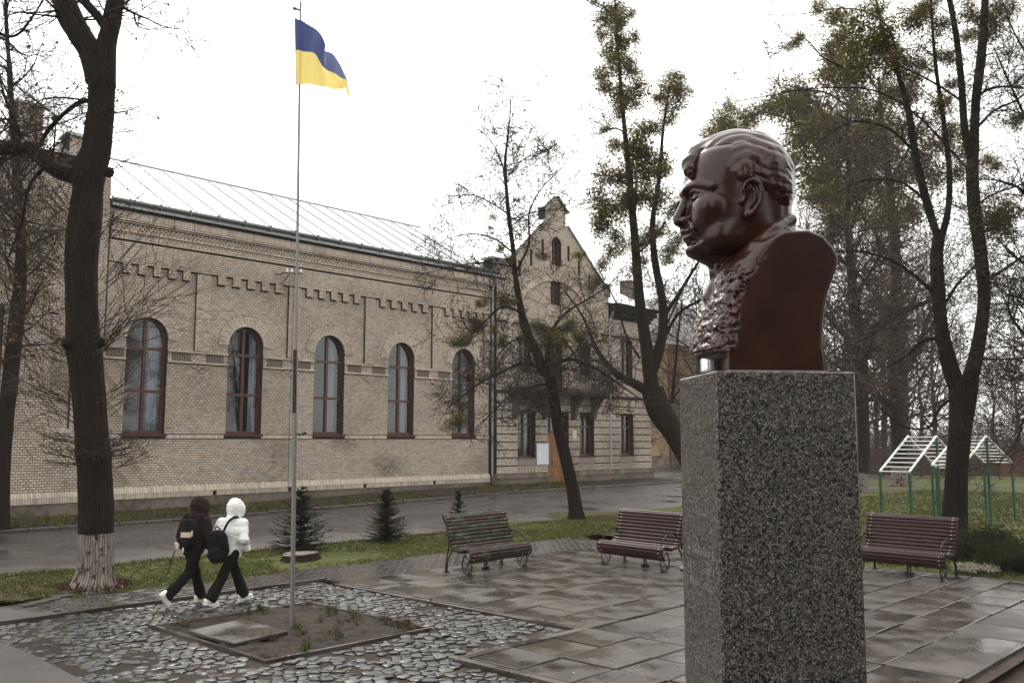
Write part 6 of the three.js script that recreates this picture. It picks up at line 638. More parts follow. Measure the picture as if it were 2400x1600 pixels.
{ WS = 0.64; // bare tree with mistletoe in front of the entrance
  const b = onGround(1350, 1216), Z = depthOf(b), k = tree('mistletoe_tree', 'bare leaning tree with mistletoe tufts in front of the wooden door', V3(b.x, 0, b.z), rng(13)); const o = { ...OPT, tip: 0.007, kids: 5, max: 3 };
  const t = k.trunk([[1351, 1220, 66], [1350, 1200, 54], [1343, 1150, 46], [1325, 1070, 44], [1308, 1000, 42], [1298, 930, 40], [1288, 880, 44], [1275, 850, 46]], Z, 26, Tm.barkDark, (a, L) => 0.05 * Math.max(0, 1 - L / 0.3) * Math.abs(Math.sin(a * 3)));
  const main = k.trunk([[1276, 870, 38], [1250, 810, 34], [1232, 770, 36], [1220, 720, 26], [1207, 640, 20], [1202, 580, 18], [1192, 500, 16], [1186, 430, 13], [1184, 380, 11], [1190, 320, 7], [1196, 260, 4], [1196, 205, 2]], Z, 40, Tm.barkDark, null, 'stem');
  const P = [[[1286, 880, 26], [1284, 820, 20], [1296, 770, 14], [1330, 730, 9], [1380, 700, 6], [1430, 665, 4], [1460, 630, 2]], [[1290, 860, 20], [1330, 842, 14], [1380, 855, 11], [1430, 885, 8], [1480, 920, 5], [1520, 950, 3]], [[1280, 870, 18], [1230, 850, 14], [1180, 870, 10], [1120, 900, 7], [1070, 940, 5], [1045, 960, 3]], [[1208, 640, 10], [1240, 570, 8], [1240, 500, 6], [1270, 440, 5], [1310, 400, 3], [1335, 365, 2]], [[1186, 430, 8], [1175, 380, 6], [1150, 330, 4], [1095, 280, 2]], [[1190, 500, 7], [1150, 475, 5], [1095, 455, 4], [1050, 480, 2]], [[1200, 590, 8], [1160, 560, 6], [1110, 548, 5], [1050, 560, 3], [1010, 585, 2]], [[1206, 625, 8], [1130, 615, 6], [1060, 625, 4], [1000, 640, 2]], [[1220, 730, 10], [1175, 720, 8], [1130, 760, 5], [1080, 800, 3]], [[1186, 420, 5], [1220, 380, 4], [1260, 355, 3], [1290, 350, 2]], [[1198, 530, 5], [1240, 500, 4], [1300, 490, 3], [1350, 470, 2]], [[1290, 900, 10], [1250, 905, 8], [1200, 925, 6], [1150, 970, 4], [1110, 1010, 2]], [[1300, 780, 9], [1340, 820, 7], [1360, 860, 4], [1390, 900, 3]], [[1310, 940, 8], [1260, 930, 6], [1240, 960, 3]], [[1240, 790, 9], [1200, 800, 6], [1170, 830, 4], [1150, 880, 3]]];
  P.forEach((q, i) => { const l = k.limb(q, Z); clothe(k.out, l, 0.15, 1, 17, 0.95, k.R, { ...o, droop: -0.15 }); }); clothe(k.out, main, 0.25, 1, 46, 1.0, k.R, o); clothe(k.out, t, 0.7, 1, 22, 1.4, k.R, { ...o, droop: -0.5 });
  const c = (x, y, r) => [1000 + x / 3.137, 400 + y / 3.137, r / 3.137]; k.mistletoe([c(230, 1250, 72), c(290, 1230, 60), c(490, 340, 42), c(470, 420, 32), c(540, 560, 58), c(620, 640, 45), c(840, 1150, 75), c(960, 1190, 70), c(1110, 1210, 80), c(560, 1240, 58), c(480, 1160, 50), c(1130, 620, 56), c(850, 620, 50), c(300, 720, 40), [1065, 985, 30], [1080, 950, 24], [1120, 760, 26], [1180, 700, 26], [1330, 760, 28], [1290, 800, 34], c(400, 960, 60), c(720, 1200, 60), c(1020, 1260, 60), c(1210, 860, 50), c(360, 1100, 40), c(640, 960, 40)], Z, 2.4, 0.72); k.done(Tm.twig, Tm.barkDark);
}
{ WS = 0.62; // leaning double-stemmed tree, thick with mistletoe
  const b = onGround(1668, 1205), Z = depthOf(b), k = tree('mistletoe_tree', 'leaning tree with tall stem wrapped in mistletoe behind the pedestal', V3(b.x, 0, b.z), rng(14)); const o = { ...OPT, tip: 0.007, kids: 4, max: 3 };
  const t = k.trunk([[1670, 1210, 96], [1650, 1140, 86], [1610, 1065, 82], [1575, 1005, 84], [1545, 960, 96], [1530, 910, 86]], Z, 24, Tm.bark, (a, L) => 0.04 * (noise3(Math.cos(a) * 2, L * 2, Math.sin(a) * 2) - 0.5));
  const s1 = k.trunk([[1530, 930, 62], [1522, 860, 52], [1512, 790, 46], [1500, 710, 40], [1494, 640, 36], [1488, 560, 32], [1480, 470, 28], [1474, 400, 24], [1464, 300, 18], [1455, 200, 14], [1448, 100, 10], [1440, -20, 6]], Z, 50, Tm.bark, null, 'stem'), s2 = k.trunk([[1528, 870, 46], [1545, 820, 40], [1555, 760, 38], [1552, 700, 32], [1535, 610, 28], [1530, 520, 22], [1545, 420, 16], [1555, 300, 11], [1570, 200, 6]], Z, 40, Tm.bark, null, 'stem'), s3 = k.trunk([[1540, 930, 44], [1490, 900, 36], [1450, 880, 28], [1420, 850, 22], [1395, 810, 14], [1370, 750, 9], [1330, 690, 5], [1280, 640, 3]], Z, 30, Tm.bark, null, 'stem');
  const P = [[[1550, 750, 16], [1590, 690, 14], [1640, 610, 10], [1690, 540, 7]], [[1558, 790, 14], [1590, 735, 12], [1640, 705, 10], [1700, 690, 8], [1760, 660, 5]], [[1560, 770, 8], [1590, 700, 6], [1620, 640, 4]], [[1490, 600, 8], [1530, 560, 7], [1560, 520, 5]], [[1575, 945, 16], [1583, 860, 10], [1590, 780, 8], [1600, 700, 5]], [[1500, 840, 10], [1470, 790, 8], [1440, 700, 5], [1400, 640, 3]], [[1470, 880, 9], [1430, 900, 7], [1400, 960, 4]], [[1570, 940, 9], [1610, 900, 7], [1650, 900, 4]], [[1466, 310, 7], [1440, 300, 6], [1418, 304, 4]], [[1448, 60, 7], [1420, 20, 6], [1392, 2, 4]]];
  P.forEach((q) => clothe(k.out, k.limb(q, Z), 0.2, 1, 11, 1.0, k.R, o)); clothe(k.out, s1, 0.25, 1, 30, 1.1, k.R, o); clothe(k.out, s2, 0.25, 1, 26, 1.0, k.R, o); clothe(k.out, s3, 0.15, 1, 30, 1.1, k.R, o);
  const c = (x, y, r) => [1300 + x / 3.137, y / 3.137, r / 3.137], d = (x, y, r) => [1000 + x / 3.137, 400 + y / 3.137, r / 3.137];
  k.mistletoe([c(440, 50, 85), c(290, 5, 35), c(380, 150, 85), c(480, 140, 70), c(565, 90, 45), c(500, 240, 75), c(570, 270, 55), c(350, 260, 60), c(420, 320, 90), c(540, 400, 80), c(450, 430, 70), c(360, 560, 80), c(520, 490, 75), c(560, 640, 105), c(390, 640, 75), c(480, 720, 85), c(550, 740, 65), c(460, 820, 50), c(890, 560, 70), c(850, 660, 100), c(940, 650, 65), c(860, 740, 85), c(770, 720, 50), c(840, 880, 65), c(720, 920, 75), c(610, 1000, 110), c(470, 1060, 85), c(620, 1140, 115), c(750, 1150, 85), c(420, 1250, 105), c(540, 1270, 105), c(700, 1280, 110), c(790, 1240, 60), c(370, 1420, 95), c(480, 1500, 85), c(370, 950, 40), c(560, 1420, 80), c(700, 1420, 70), d(1330, 310, 120), d(1290, 420, 90), d(1380, 560, 75), d(1300, 680, 60), d(1420, 480, 70), d(1570, 660, 60), d(1620, 480, 80), d(1700, 430, 70), d(1800, 560, 60), d(1540, 560, 50), d(1250, 800, 50), d(1760, 640, 50), d(1480, 200, 90), d(1680, 200, 90), d(1850, 250, 80), d(1840, 480, 60)], Z, 2.2, 1.05); k.done(Tm.twig, Tm.bark);
}
{ WS = 1; // two big trees beyond the lawn, white feet
  const mk = (bx, by, seed, path, label, clumps, limbs, spread, sc) => { const b = onGround(bx, by), Z = depthOf(b), k = tree('mistletoe_tree', label, V3(b.x, 0, b.z), rng(seed)); const o = { ...OPT, tip: 0.009, kids: 5, max: 3 }; const w = path[0]; k.trunk([[w[0], by + 2, w[2] * 1.5], [w[0], by - 12, w[2] * 1.1], [w[0], by - 44, w[2]]], Z, 10, Tm.wash, null, 'whitewashed_trunk_foot'); const t = k.trunk([[w[0], by - 43, w[2]], ...path.slice(1)], Z, 40, Tm.barkDark); clothe(k.out, t, 0.22, 1, 84, 2.6, k.R, o); limbs.forEach((q) => clothe(k.out, k.limb(q, Z), 0.1, 1, 22, 2.0, k.R, o)); if (clumps) k.mistletoe(clumps, Z, spread, sc); k.leaves(800, Tm.dead, 0.12); k.done(Tm.twigRed, Tm.barkDark); };
  const c = (x, y, r) => [1800 + x / 2.613, y / 2.613, r / 2.613];
  mk(2112, 1137, 21, [[2112, 0, 42], [2110, 1047, 42], [2104, 933, 38], [2100, 818, 36], [2099, 741, 33], [2102, 665, 28], [2098, 560, 24], [2085, 430, 18], [2070, 300, 12], [2060, 180, 7]], 'tall tree with broad mistletoe crown and white foot beyond the lawn, darker trunk', [c(400, 300, 100), c(480, 370, 90), c(420, 420, 90), c(480, 540, 115), c(640, 640, 80), c(200, 560, 95), c(90, 610, 85), c(30, 650, 60), c(260, 640, 105), c(180, 700, 85), c(380, 740, 125), c(300, 860, 130), c(480, 860, 125), c(260, 1000, 120), c(420, 1060, 130), c(560, 980, 130), c(700, 900, 115), c(820, 780, 100), c(640, 1120, 95), c(760, 560, 85), c(850, 560, 80), c(780, 1240, 100), c(700, 1340, 85), c(500, 1200, 110), c(880, 1280, 85), c(560, 740, 100), c(660, 780, 90), c(180, 860, 70), c(150, 960, 70), c(350, 1160, 90), c(930, 960, 90), c(1000, 1080, 90), c(1040, 860, 80), c(1180, 900, 70), c(1330, 970, 45), c(1380, 1010, 45), c(850, 1040, 90), [1700, 275, 26], [1735, 290, 34], [1760, 270, 24], [1665, 305, 22], [1715, 240, 16], [1690, 290, 24]], [[[2106, 900, 20], [2140, 840, 16], [2165, 780, 12], [2185, 720, 8]], [[2104, 960, 16], [2060, 930, 12], [2030, 880, 8]], [[2100, 740, 14], [2060, 700, 12], [2010, 640, 8], [1960, 600, 5]], [[2100, 640, 12], [2060, 560, 9], [2000, 480, 6], [1900, 440, 4]], [[2095, 520, 12], [2030, 400, 9], [1950, 330, 6], [1850, 280, 4], [1780, 260, 2]], [[2085, 430, 10], [2130, 350, 8], [2170, 260, 5]], [[2075, 350, 9], [2000, 260, 7], [1930, 215, 5], [1860, 215, 3], [1740, 235, 2]]], 7, 1.1);
  mk(2020, 1152, 22, [[2018, 0, 32], [2024, 1086, 30], [2022, 933, 30], [2018, 818, 32], [2003, 720, 26], [1996, 626, 22], [1988, 500, 16], [1990, 380, 10], [1985, 260, 5]], 'slimmer tree with white foot and brown tangle beyond the lawn', [c(300, 1180, 70), c(420, 1300, 70), c(560, 1300, 70), [1930, 560, 30], [1960, 520, 34]], [[[2022, 800, 22], [2060, 765, 22], [2100, 735, 20], [2140, 720, 16], [2180, 705, 10]], [[2018, 840, 14], [1985, 790, 12], [1950, 755, 10], [1930, 720, 6]], [[2000, 700, 12], [2040, 640, 8], [2080, 560, 5]], [[1996, 630, 10], [1950, 590, 7], [1900, 560, 4]], [[2020, 900, 10], [1980, 870, 8], [1950, 850, 5]]], 4, 1);
}
{ WS = 0.9; // forked tree behind the right-hand bench
  const b = onGround(2236, 1280), Z = depthOf(b), k = tree('mistletoe_tree', 'forked tall tree with thin mistletoe right behind the maroon bench', V3(b.x, 0, b.z), rng(15)); const o = { ...OPT, tip: 0.005, kids: 5, max: 3 };
  const t = k.trunk([[2232, 1290, 92], [2236, 1265, 74], [2240, 1180, 64], [2244, 1090, 62], [2252, 1000, 62], [2258, 930, 76], [2258, 890, 84]], Z, 30, Tm.barkDark, (a, L) => 0.025 * (noise3(Math.cos(a) * 3, L * 2, Math.sin(a) * 3) - 0.5));
  const s = [[[2245, 910, 50], [2225, 850, 46], [2206, 760, 38], [2200, 680, 40], [2196, 600, 36], [2202, 550, 34]], [[2202, 565, 22], [2172, 470, 24], [2146, 360, 22], [2128, 250, 18], [2105, 170, 14], [2075, 90, 10], [2050, -20, 6]], [[2204, 565, 22], [2222, 500, 18], [2226, 400, 16], [2212, 280, 14], [2196, 170, 11], [2186, 60, 8], [2180, -60, 4]], [[2268, 910, 50], [2285, 850, 42], [2302, 760, 36], [2308, 690, 36], [2300, 600, 38], [2284, 480, 38], [2280, 400, 36], [2284, 330, 30]], [[2278, 380, 26], [2262, 300, 22], [2255, 200, 20], [2243, 90, 18], [2225, -10, 16], [2200, -140, 8]], [[2284, 340, 28], [2288, 240, 26], [2300, 140, 28], [2308, 40, 24], [2312, -80, 14]]].map((q) => k.trunk(q, Z, 24, Tm.barkDark, null, 'stem'));
  const P = [[[2300, 660, 12], [2340, 640, 10], [2400, 600, 7], [2460, 560, 4]], [[2205, 700, 14], [2150, 650, 10], [2090, 610, 8], [2020, 590, 5], [1960, 590, 3]], [[2204, 790, 12], [2160, 800, 10], [2130, 830, 7], [2080, 860, 4]], [[2300, 840, 8], [2350, 842, 6], [2400, 838, 5], [2450, 830, 4]], [[2290, 300, 9], [2330, 260, 7], [2390, 230, 6], [2440, 180, 4]], [[2282, 230, 9], [2330, 205, 8], [2400, 205, 7]], [[2270, 500, 8], [2320, 460, 6], [2400, 430, 4]], [[2260, 240, 8], [2200, 200, 7], [2120, 160, 6], [2050, 150, 4], [1990, 165, 3]], [[2280, 410, 8], [2210, 330, 7], [2150, 270, 6], [2060, 215, 5], [1960, 205, 4], [1830, 215, 3]], [[2250, 920, 10], [2200, 960, 8], [2180, 1000, 6], [2120, 1000, 5], [2070, 960, 4], [2040, 930, 2]], [[2210, 720, 10], [2250, 660, 8], [2290, 620, 5]], [[2140, 350, 9], [2080, 300, 7], [2000, 285, 5], [1920, 330, 3]], [[2180, 480, 9], [2120, 430, 7], [2040, 420, 5], [1960, 450, 3]], [[2110, 180, 8], [2080, 60, 6], [2000, 20, 4], [1900, 30, 3], [1820, 38, 2]], [[2280, 560, 8], [2350, 520, 6], [2420, 480, 4]], [[1990, 165, 4], [1925, 130, 4], [1890, 92, 3], [1862, 94, 3], [1845, 105, 2]]];
  P.forEach((q) => clothe(k.out, k.limb(q, Z), 0.15, 1, 12, 0.75, k.R, o)); s.forEach((l, i) => clothe(k.out, l, 0.15, 1, 16, 0.85, k.R, o));
  const c = (x, y, r) => [1800 + x / 2.613, y / 2.613, r / 2.613]; k.mistletoe([c(420, 80, 85), c(320, 30, 50), c(540, 150, 95), c(640, 60, 75), c(700, 180, 95), c(660, 300, 100), c(160, 250, 45), c(200, 220, 25), c(720, 260, 70), c(880, 100, 80), c(960, 60, 70), c(1010, 20, 60), c(1100, 330, 75), c(1290, 60, 75), c(1400, 100, 80), c(1360, 200, 70), c(1460, 20, 60), c(900, 430, 75), c(960, 400, 60), c(1060, 640, 70), c(1160, 780, 70), c(1180, 1040, 60), c(1250, 200, 50), c(1500, 750, 55), c(1540, 700, 40), c(600, 400, 70), c(540, 260, 80), c(1060, 150, 60), c(1130, 500, 50), c(1420, 1280, 85), c(1450, 1390, 90), c(1380, 1340, 70), c(800, 330, 60), c(760, 420, 60), c(460, 200, 70)], Z, 2.4, 1.05); k.leaves(500, Tm.dead, 0.06); k.done(Tm.twig, Tm.barkDark);
}
{ WS = 0.85; // tree standing just right of the view, its branches reaching in
  const b = onGround(2560, 1330), Z = depthOf(b) + 3, k = tree('bare_tree', 'bare tree with thin drooping branches reaching over the lawn', V3(onGround(2590, 1290).x, 0, onGround(2590, 1290).z), rng(16)); const zz = depthOf(k.base), o = { ...OPT, tip: 0.005, kids: 5, max: 3, droop: -0.35 };
  const t = k.trunk([[2590, 1292, 70], [2585, 1100, 58], [2560, 900, 54], [2520, 700, 46], [2500, 450, 36], [2490, 200, 24], [2480, -100, 12]], zz, 30, Tm.barkDark); [[[2550, 880, 20], [2470, 850, 14], [2400, 780, 10], [2370, 740, 8], [2365, 700, 5], [2385, 640, 3]], [[2540, 800, 18], [2450, 740, 12], [2400, 700, 8], [2360, 690, 5]], [[2510, 600, 16], [2440, 500, 12], [2390, 440, 8], [2330, 420, 5]], [[2500, 400, 16], [2420, 300, 10], [2370, 200, 7], [2330, 110, 4]], [[2560, 920, 14], [2470, 900, 10], [2410, 960, 7], [2385, 1030, 5], [2340, 1090, 3]], [[2520, 700, 14], [2440, 640, 10], [2380, 600, 7], [2340, 560, 4]], [[2495, 300, 12], [2430, 160, 8], [2380, 80, 5], [2350, 0, 3]], [[2545, 820, 12], [2460, 860, 9], [2400, 880, 6], [2350, 900, 3]]].forEach((q) => clothe(k.out, k.limb(q, zz), 0.2, 1, 20, 1.2, k.R, o)); k.done(Tm.twig, Tm.barkDark);
}
// ---------------------------------------------------------------- bare trees far behind, the thicket on the skyline
{
  const spots = [[2060, 1118, 80, 300], [2160, 1112, 88, 260], [2330, 1110, 92, 210], [2390, 1112, 84, 240], [1970, 1112, 78, 330], [2260, 1110, 95, 180], [1650, 1112, 66, 420], [1730, 1112, 74, 360], [2010, 1116, 70, 520], [2075, 1114, 76, 600], [2140, 1114, 72, 480], [1945, 1114, 74, 560], [2200, 1114, 80, 430], [2420, 1114, 70, 380]];
  spots.forEach(([x, y, Zd, h], i) => { const R = rng(300 + i), p = atDepth(x, y, Zd), base = V3(p.x, 0, p.z); const k = tree('distant_bare_tree', 'bare brown tree in the hazy row behind the slatted fence', base, R, 'bare trees on the skyline'); const H = h * px2m(Zd), o = { ...OPT, tip: 0.016, kids: 5, max: 3, minLen: 0.5 }; const pts = []; let q = base.clone(); for (let s = 0; s <= 8; s++) { pts.push(q.clone()); q.add(V3((R() - 0.5) * 0.4, H / 8, (R() - 0.5) * 0.4)); } const rs = pts.map((_, s) => lerp(0.26, 0.03, s / 8)); const g = tube(pts, rs, 8); g.translate(-base.x, 0, -base.z); part(k.t, 'trunk', g, Tm.bark); clothe(k.out, [pts, rs], 0.12, 1, 34, H * 0.33, R, { ...o, along: 0.8 }); k.done(Tm.twigRed, Tm.bark); });
  // dense low thicket: nobody could count its stems
  const R = rng(555), L = []; for (let i = 0; i < 1350; i++) { const x = 1600 + 840 * R(), Zd = 66 + 26 * R(), p = atDepth(x, 1112, Zd); p.y = 0; const h = (1.4 + 3.4 * R() * (0.6 + 0.6 * fbm(x * 0.01, 3, 1))), d = V3((R() - 0.5) * 0.9, 1, (R() - 0.5) * 0.9); let q = p.clone(), pts = [q.clone()]; for (let s = 0; s < 3; s++) { d.add(V3((R() - 0.5) * 0.6, 0, (R() - 0.5) * 0.6)); q.addScaledVector(d.clone().normalize(), h / 3); pts.push(q.clone()); } L.push(tube(pts, [0.04, 0.028, 0.02, 0.01], 3, null, false)); for (let s = 0; s < 4; s++) { const a = pts[1 + (s & 1)], e = a.clone().add(V3((R() - 0.5) * 2, R() * 1.2, (R() - 0.5) * 2)); L.push(tube([a, e], [0.018, 0.008], 3, null, false)); } }
  const m = part(scene, 'thicket', merge(L), Tm.twigRed, 'stuff'); tag(m, 'dense brown thicket of bare shrubs behind the fence', 'thicket');
}
// ---------------------------------------------------------------- small spruces, stump, shrubs, exercise frames, fence
const needle = [leafy([0.16, 0.235, 0.14]), leafy([0.19, 0.265, 0.18]), std([0.03, 0.05, 0.035], 0.85)];
function spruceGeo(H, W, seed, rows, per, sprig) {
  const R = rng(seed), pos = [], nor = [], idx = [], wood = [];
  const leaf = (p, d, w, L, B) => { const n = d.clone().cross(w).normalize(), b = pos.length / 3; for (const [a, e] of [[0, -0.35], [0, 0.35], [1, 0]]) { pos.push(p.x + d.x * L * a + w.x * B * e, p.y + d.y * L * a + w.y * B * e, p.z + d.z * L * a + w.z * B * e); nor.push(n.x, n.y, n.z); } idx.push(b, b + 1, b + 2); };
  wood.push(tube([V3(0, 0, 0), V3(0, H * 0.5, 0), V3(0, H, 0)], [W * 0.035 + 0.006, W * 0.02 + 0.004, 0.003], 7));
  for (let k = 0; k < rows; k++) { const t = (k + 0.5 * R()) / rows, y = H * (0.04 + 0.93 * t), len0 = W * Math.pow(1 - t, 0.85) + W * 0.05; const nb = Math.max(4, Math.round(per * (1 - 0.55 * t)));
    for (let j = 0; j < nb; j++) { const a = (j + R()) / nb * 6.283, len = len0 * (0.7 + 0.5 * R()), d = V3(Math.cos(a), 0.0 + 0.5 * t + 0.3 * (R() - 0.5), Math.sin(a)).normalize(), p0 = V3(0, y + (R() - 0.5) * H / rows * 1.5, 0), pts = [p0]; for (let s = 1; s <= 4; s++) pts.push(p0.clone().addScaledVector(d, len * s / 4).add(V3(0, len * (0.06 * s * s / 16 - 0.05 * Math.sin(s * 0.8)), 0))); wood.push(tube(pts, pts.map((_, s) => lerp(0.0035 * W + 0.0012, 0.001, s / 4)), 3, null, false));
      const side = V3(-Math.sin(a), 0, Math.cos(a)), ns = Math.max(5, Math.round(len / sprig * 1.3)); for (let s = 0; s <= ns; s++) { const u = (s + R() * 0.6) / ns, i = Math.min(3, Math.floor(u * 4)), p = pts[i].clone().lerp(pts[i + 1], clamp(u * 4 - i)); for (const e of [-1, 1]) { const q = d.clone().multiplyScalar(0.7 + 0.5 * R()).addScaledVector(side, e * (0.5 + 0.7 * R())).add(V3(0, (R() - 0.35) * 0.5, 0)).normalize(), w = q.clone().cross(V3(R() - 0.5, 1, R() - 0.5)).normalize(), L = sprig * (0.8 + 0.8 * R()) * (1.1 - 0.4 * u); leaf(p, q, w, L, L * 0.6); leaf(p, q.clone().add(V3(0, 0.35, 0)).normalize(), V3(0, 1, 0).cross(q).normalize(), L * 0.8, L * 0.55); leaf(p.clone().addScaledVector(q, L * 0.4), q.clone().addScaledVector(side, (R() - 0.5)).normalize(), w, L * 0.7, L * 0.55); } } } }
  const g = new THREE.BufferGeometry(); g.setAttribute('position', new THREE.Float32BufferAttribute(pos, 3)); g.setAttribute('normal', new THREE.Float32BufferAttribute(nor, 3)); g.setIndex(idx); return [prep(g), merge(wood)];
}
[[703, 1289, 1.36, 0.7, 'young spruce beside the flat stump, the widest of the three'], [904, 1268, 1.24, 0.56, 'young dense spruce standing alone on the grass strip'], [1074, 1236, 1.05, 0.34, 'small thin spruce behind the weathered bench']].forEach(([x, y, H, W, label], i) => { const p = onGround(x, y), t = thing('young_spruce', label, 'spruce', V3(p.x, -0.01, p.z)); const [f, w] = spruceGeo(H, W, 40 + i, [15, 18, 13][i], [16, 18, 11][i], [0.075, 0.062, 0.06][i]); part(t, 'trunk', w, Tm.twig); part(t, 'foliage', f, needle[i === 0 ? 1 : i === 1 ? 0 : 1]); });
{ const p = onGround(703, 1312), t = thing('tree_stump', 'low flat grey tree stump in the grass by the spruce', 'stump', V3(p.x, 0, p.z)); const s = new THREE.LatheGeometry([[0.42, -0.03], [0.37, 0.05], [0.34, 0.11], [0.32, 0.125]].map(([a, b]) => new THREE.Vector2(a, b)), 28), q = s.attributes.position; for (let i = 0; i < q.count; i++) { const a = Math.atan2(q.getZ(i), q.getX(i)), k = 1 + 0.12 * Math.sin(a * 3 + 1) + 0.06 * Math.sin(a * 7); q.setX(i, q.getX(i) * k); q.setZ(i, q.getZ(i) * k * 0.85); } s.computeVertexNormals(); part(t, 'bark_side', prep(s), Tm.barkDark); const sh = []; for (let k = 0; k < 40; k++) { const a = k / 40 * 6.283, m = 1 + 0.12 * Math.sin(a * 3 + 1) + 0.06 * Math.sin(a * 7); sh.push(new THREE.Vector2(Math.cos(a) * 0.322 * m, Math.sin(a) * 0.322 * m * 0.85)); } const c = new THREE.ExtrudeGeometry(new THREE.Shape(sh), { depth: 0.012, bevelEnabled: true, bevelSize: 0.006, bevelThickness: 0.006, bevelSegments: 1 }); c.rotateX(Math.PI / 2); c.translate(0, 0.135, 0); part(t, 'cut_face', prep(c), std([0.1, 0.085, 0.07], 0.7, { bumpMap: T.soilB, bumpScale: 0.02 })); }
// low shrubs and flowering ground cover at the edge of the lawn
const shrubLeaf = leafy([0.13, 0.17, 0.07]), heath = std([0.17, 0.16, 0.12], 0.9);
[[2262, 1308, 0.34, 'dark low shrub beside the forked tree'], [2318, 1300, 0.5, 'dark rounded juniper shrub on the lawn edge'], [2355, 1326, 0.42, 'flat spreading dark green shrub over the slab edge'], [2405, 1338, 0.45, 'spreading dark shrub at the corner of the square']].forEach(([x, y, s, label], i) => { const p = onGround(x, y), t = thing('shrub', label, 'shrub', V3(p.x, 0, p.z)); for (let k = 0; k < 4; k++) { const m = part(t, 'foliage', leafBall[(i + k) % 4], shrubLeaf); m.position.set((k - 1.5) * s * 0.45, s * 0.5 + (k % 2) * s * 0.15, (k % 2 - 0.5) * s * 0.5); m.scale.set(s * 0.95, s * 0.75, s * 0.95); m.rotation.y = k * 1.3; } part(t, 'stem', tube([V3(0, -0.02, 0), V3(0.03, s * 0.4, 0)], [0.02, 0.01], 5), Tm.twig); });
{ const R = rng(71), mats = []; for (let i = 0; i < 500; i++) { const p = onGround(2235 + 110 * R(), 1326 + 18 * R()); mats.push(M4(V3(p.x + 0.2 * (R() - 0.5), 0.02 + 0.05 * R(), p.z), eul(R() * 3, R() * 6, R() * 3), V3(1, 1, 1).multiplyScalar(0.6 + R()))); } const g = prep(new THREE.IcosahedronGeometry(0.022, 0)); tag(instanced(scene, 'heath_flowers', g, heath, mats, null), 'pale dry heath flowers massed along the slab edge', 'flowers'); }
// exercise frames: pitched ladders on green posts
const whiteP = std([0.72, 0.72, 0.7], 0.4), greenP = std([0.012, 0.075, 0.035], 0.45);
[[25.55, 27.8, 30.05, -9.25, -10.05, 1.52, 2.5, 'white pitched climbing ladder on green posts, seen left of the forked trunk'], [26.2, 28.4, 30.8, -8.07, -8.87, 1.7, 2.5, 'white pitched climbing ladder on green posts, half hidden by the forked trunk']].forEach(([xa, xb, xc, zn, zf, lo, hi, label]) => { const t = thing('climbing_frame', label, 'climbing frame', V3(xb, 0, (zn + zf) / 2)); const z = (zn - zf) / 2; for (const [x0, x1] of [[xa, xb], [xc, xb]]) { for (const s of [-1, 1]) part(t, 'rail', tube([V3(x0 - xb, lo, s * z), V3(0, hi, s * z)], 0.032, 10), whiteP); for (let k = 0; k < 9; k++) { const u = k / 8 * 0.97; part(t, 'rung', bar([lerp(x0 - xb, 0, u), lerp(lo, hi, u), -z], [lerp(x0 - xb, 0, u), lerp(lo, hi, u), z], 0.016), whiteP); } } for (const [x, h] of [[xa - xb, lo], [0.02, hi - 0.03], [xc - xb, lo]]) for (const s of [-1, 1]) { part(t, 'post', bar([x, -0.1, s * z], [x, h - 0.03, s * z], 0.038, 10), greenP); } });
{ const t = thing('pull_up_bar', 'white horizontal bar on green posts at the lawn edge', 'pull up bar', V3(34.2, 0, -8.6)); part(t, 'bar', bar([-0.6, 1.45, 0.5], [1.0, 1.45, 1.3], 0.03), whiteP); for (const [x, zz] of [[-0.2, 0.7], [0.95, 1.28]]) part(t, 'post', bar([x, -0.1, zz], [x, 1.44, zz], 0.036), greenP); }
{ const a = atDepth(1985, 1112, 60), b = atDepth(2440, 1112, 56), f = thing('slatted_fence', 'low dark brown fence of horizontal slats behind the lawn', 'fence', V3(a.x, 0, a.z)); const d = b.clone().sub(a).setY(0), L = d.length(), n = 5; f.rotation.y = Math.atan2(-d.z, d.x); const dark = [std([0.04, 0.026, 0.02], 0.8), std([0.05, 0.032, 0.024], 0.8)], red = std([0.085, 0.035, 0.022], 0.8), sg = chamferBox(L / n - 0.06, 0.135, 0.03, 0.006); for (let i = 0; i < n; i++) { for (let k = 0; k < 8; k++) { const s = part(f, 'slat', sg, i >= 4 ? red : dark[k % 2]); s.position.set((i + 0.5) * L / n, 0.2 + k * 0.16, 0.04); } part(f, 'post', chamferBox(0.1, 1.55, 0.1, 0.01).translate(i * L / n, 0.7, -0.03), dark[0]); } part(f, 'post', chamferBox(0.1, 1.55, 0.1, 0.01).translate(L, 0.7, -0.03), dark[0]); }
{ const p = onGround(1607, 1336), t = thing('stone_planter', 'small white stone planter with green plant beside the maroon bench', 'planter', V3(p.x, 0, p.z)); part(t, 'bowl', prep(new THREE.LatheGeometry([[0, 0.02], [0.1, 0.02], [0.11, 0.05], [0.06, 0.1], [0.055, 0.3], [0.09, 0.34], [0.1, 0.38], [0.08, 0.38], [0.06, 0.34], [0, 0.33]].map(([a, b]) => new THREE.Vector2(a, b)), 18)), std([0.55, 0.5, 0.46], 0.7)); const m = part(t, 'plant', leafBall[1], shrubLeaf); m.position.y = 0.42; m.scale.setScalar(0.14); }
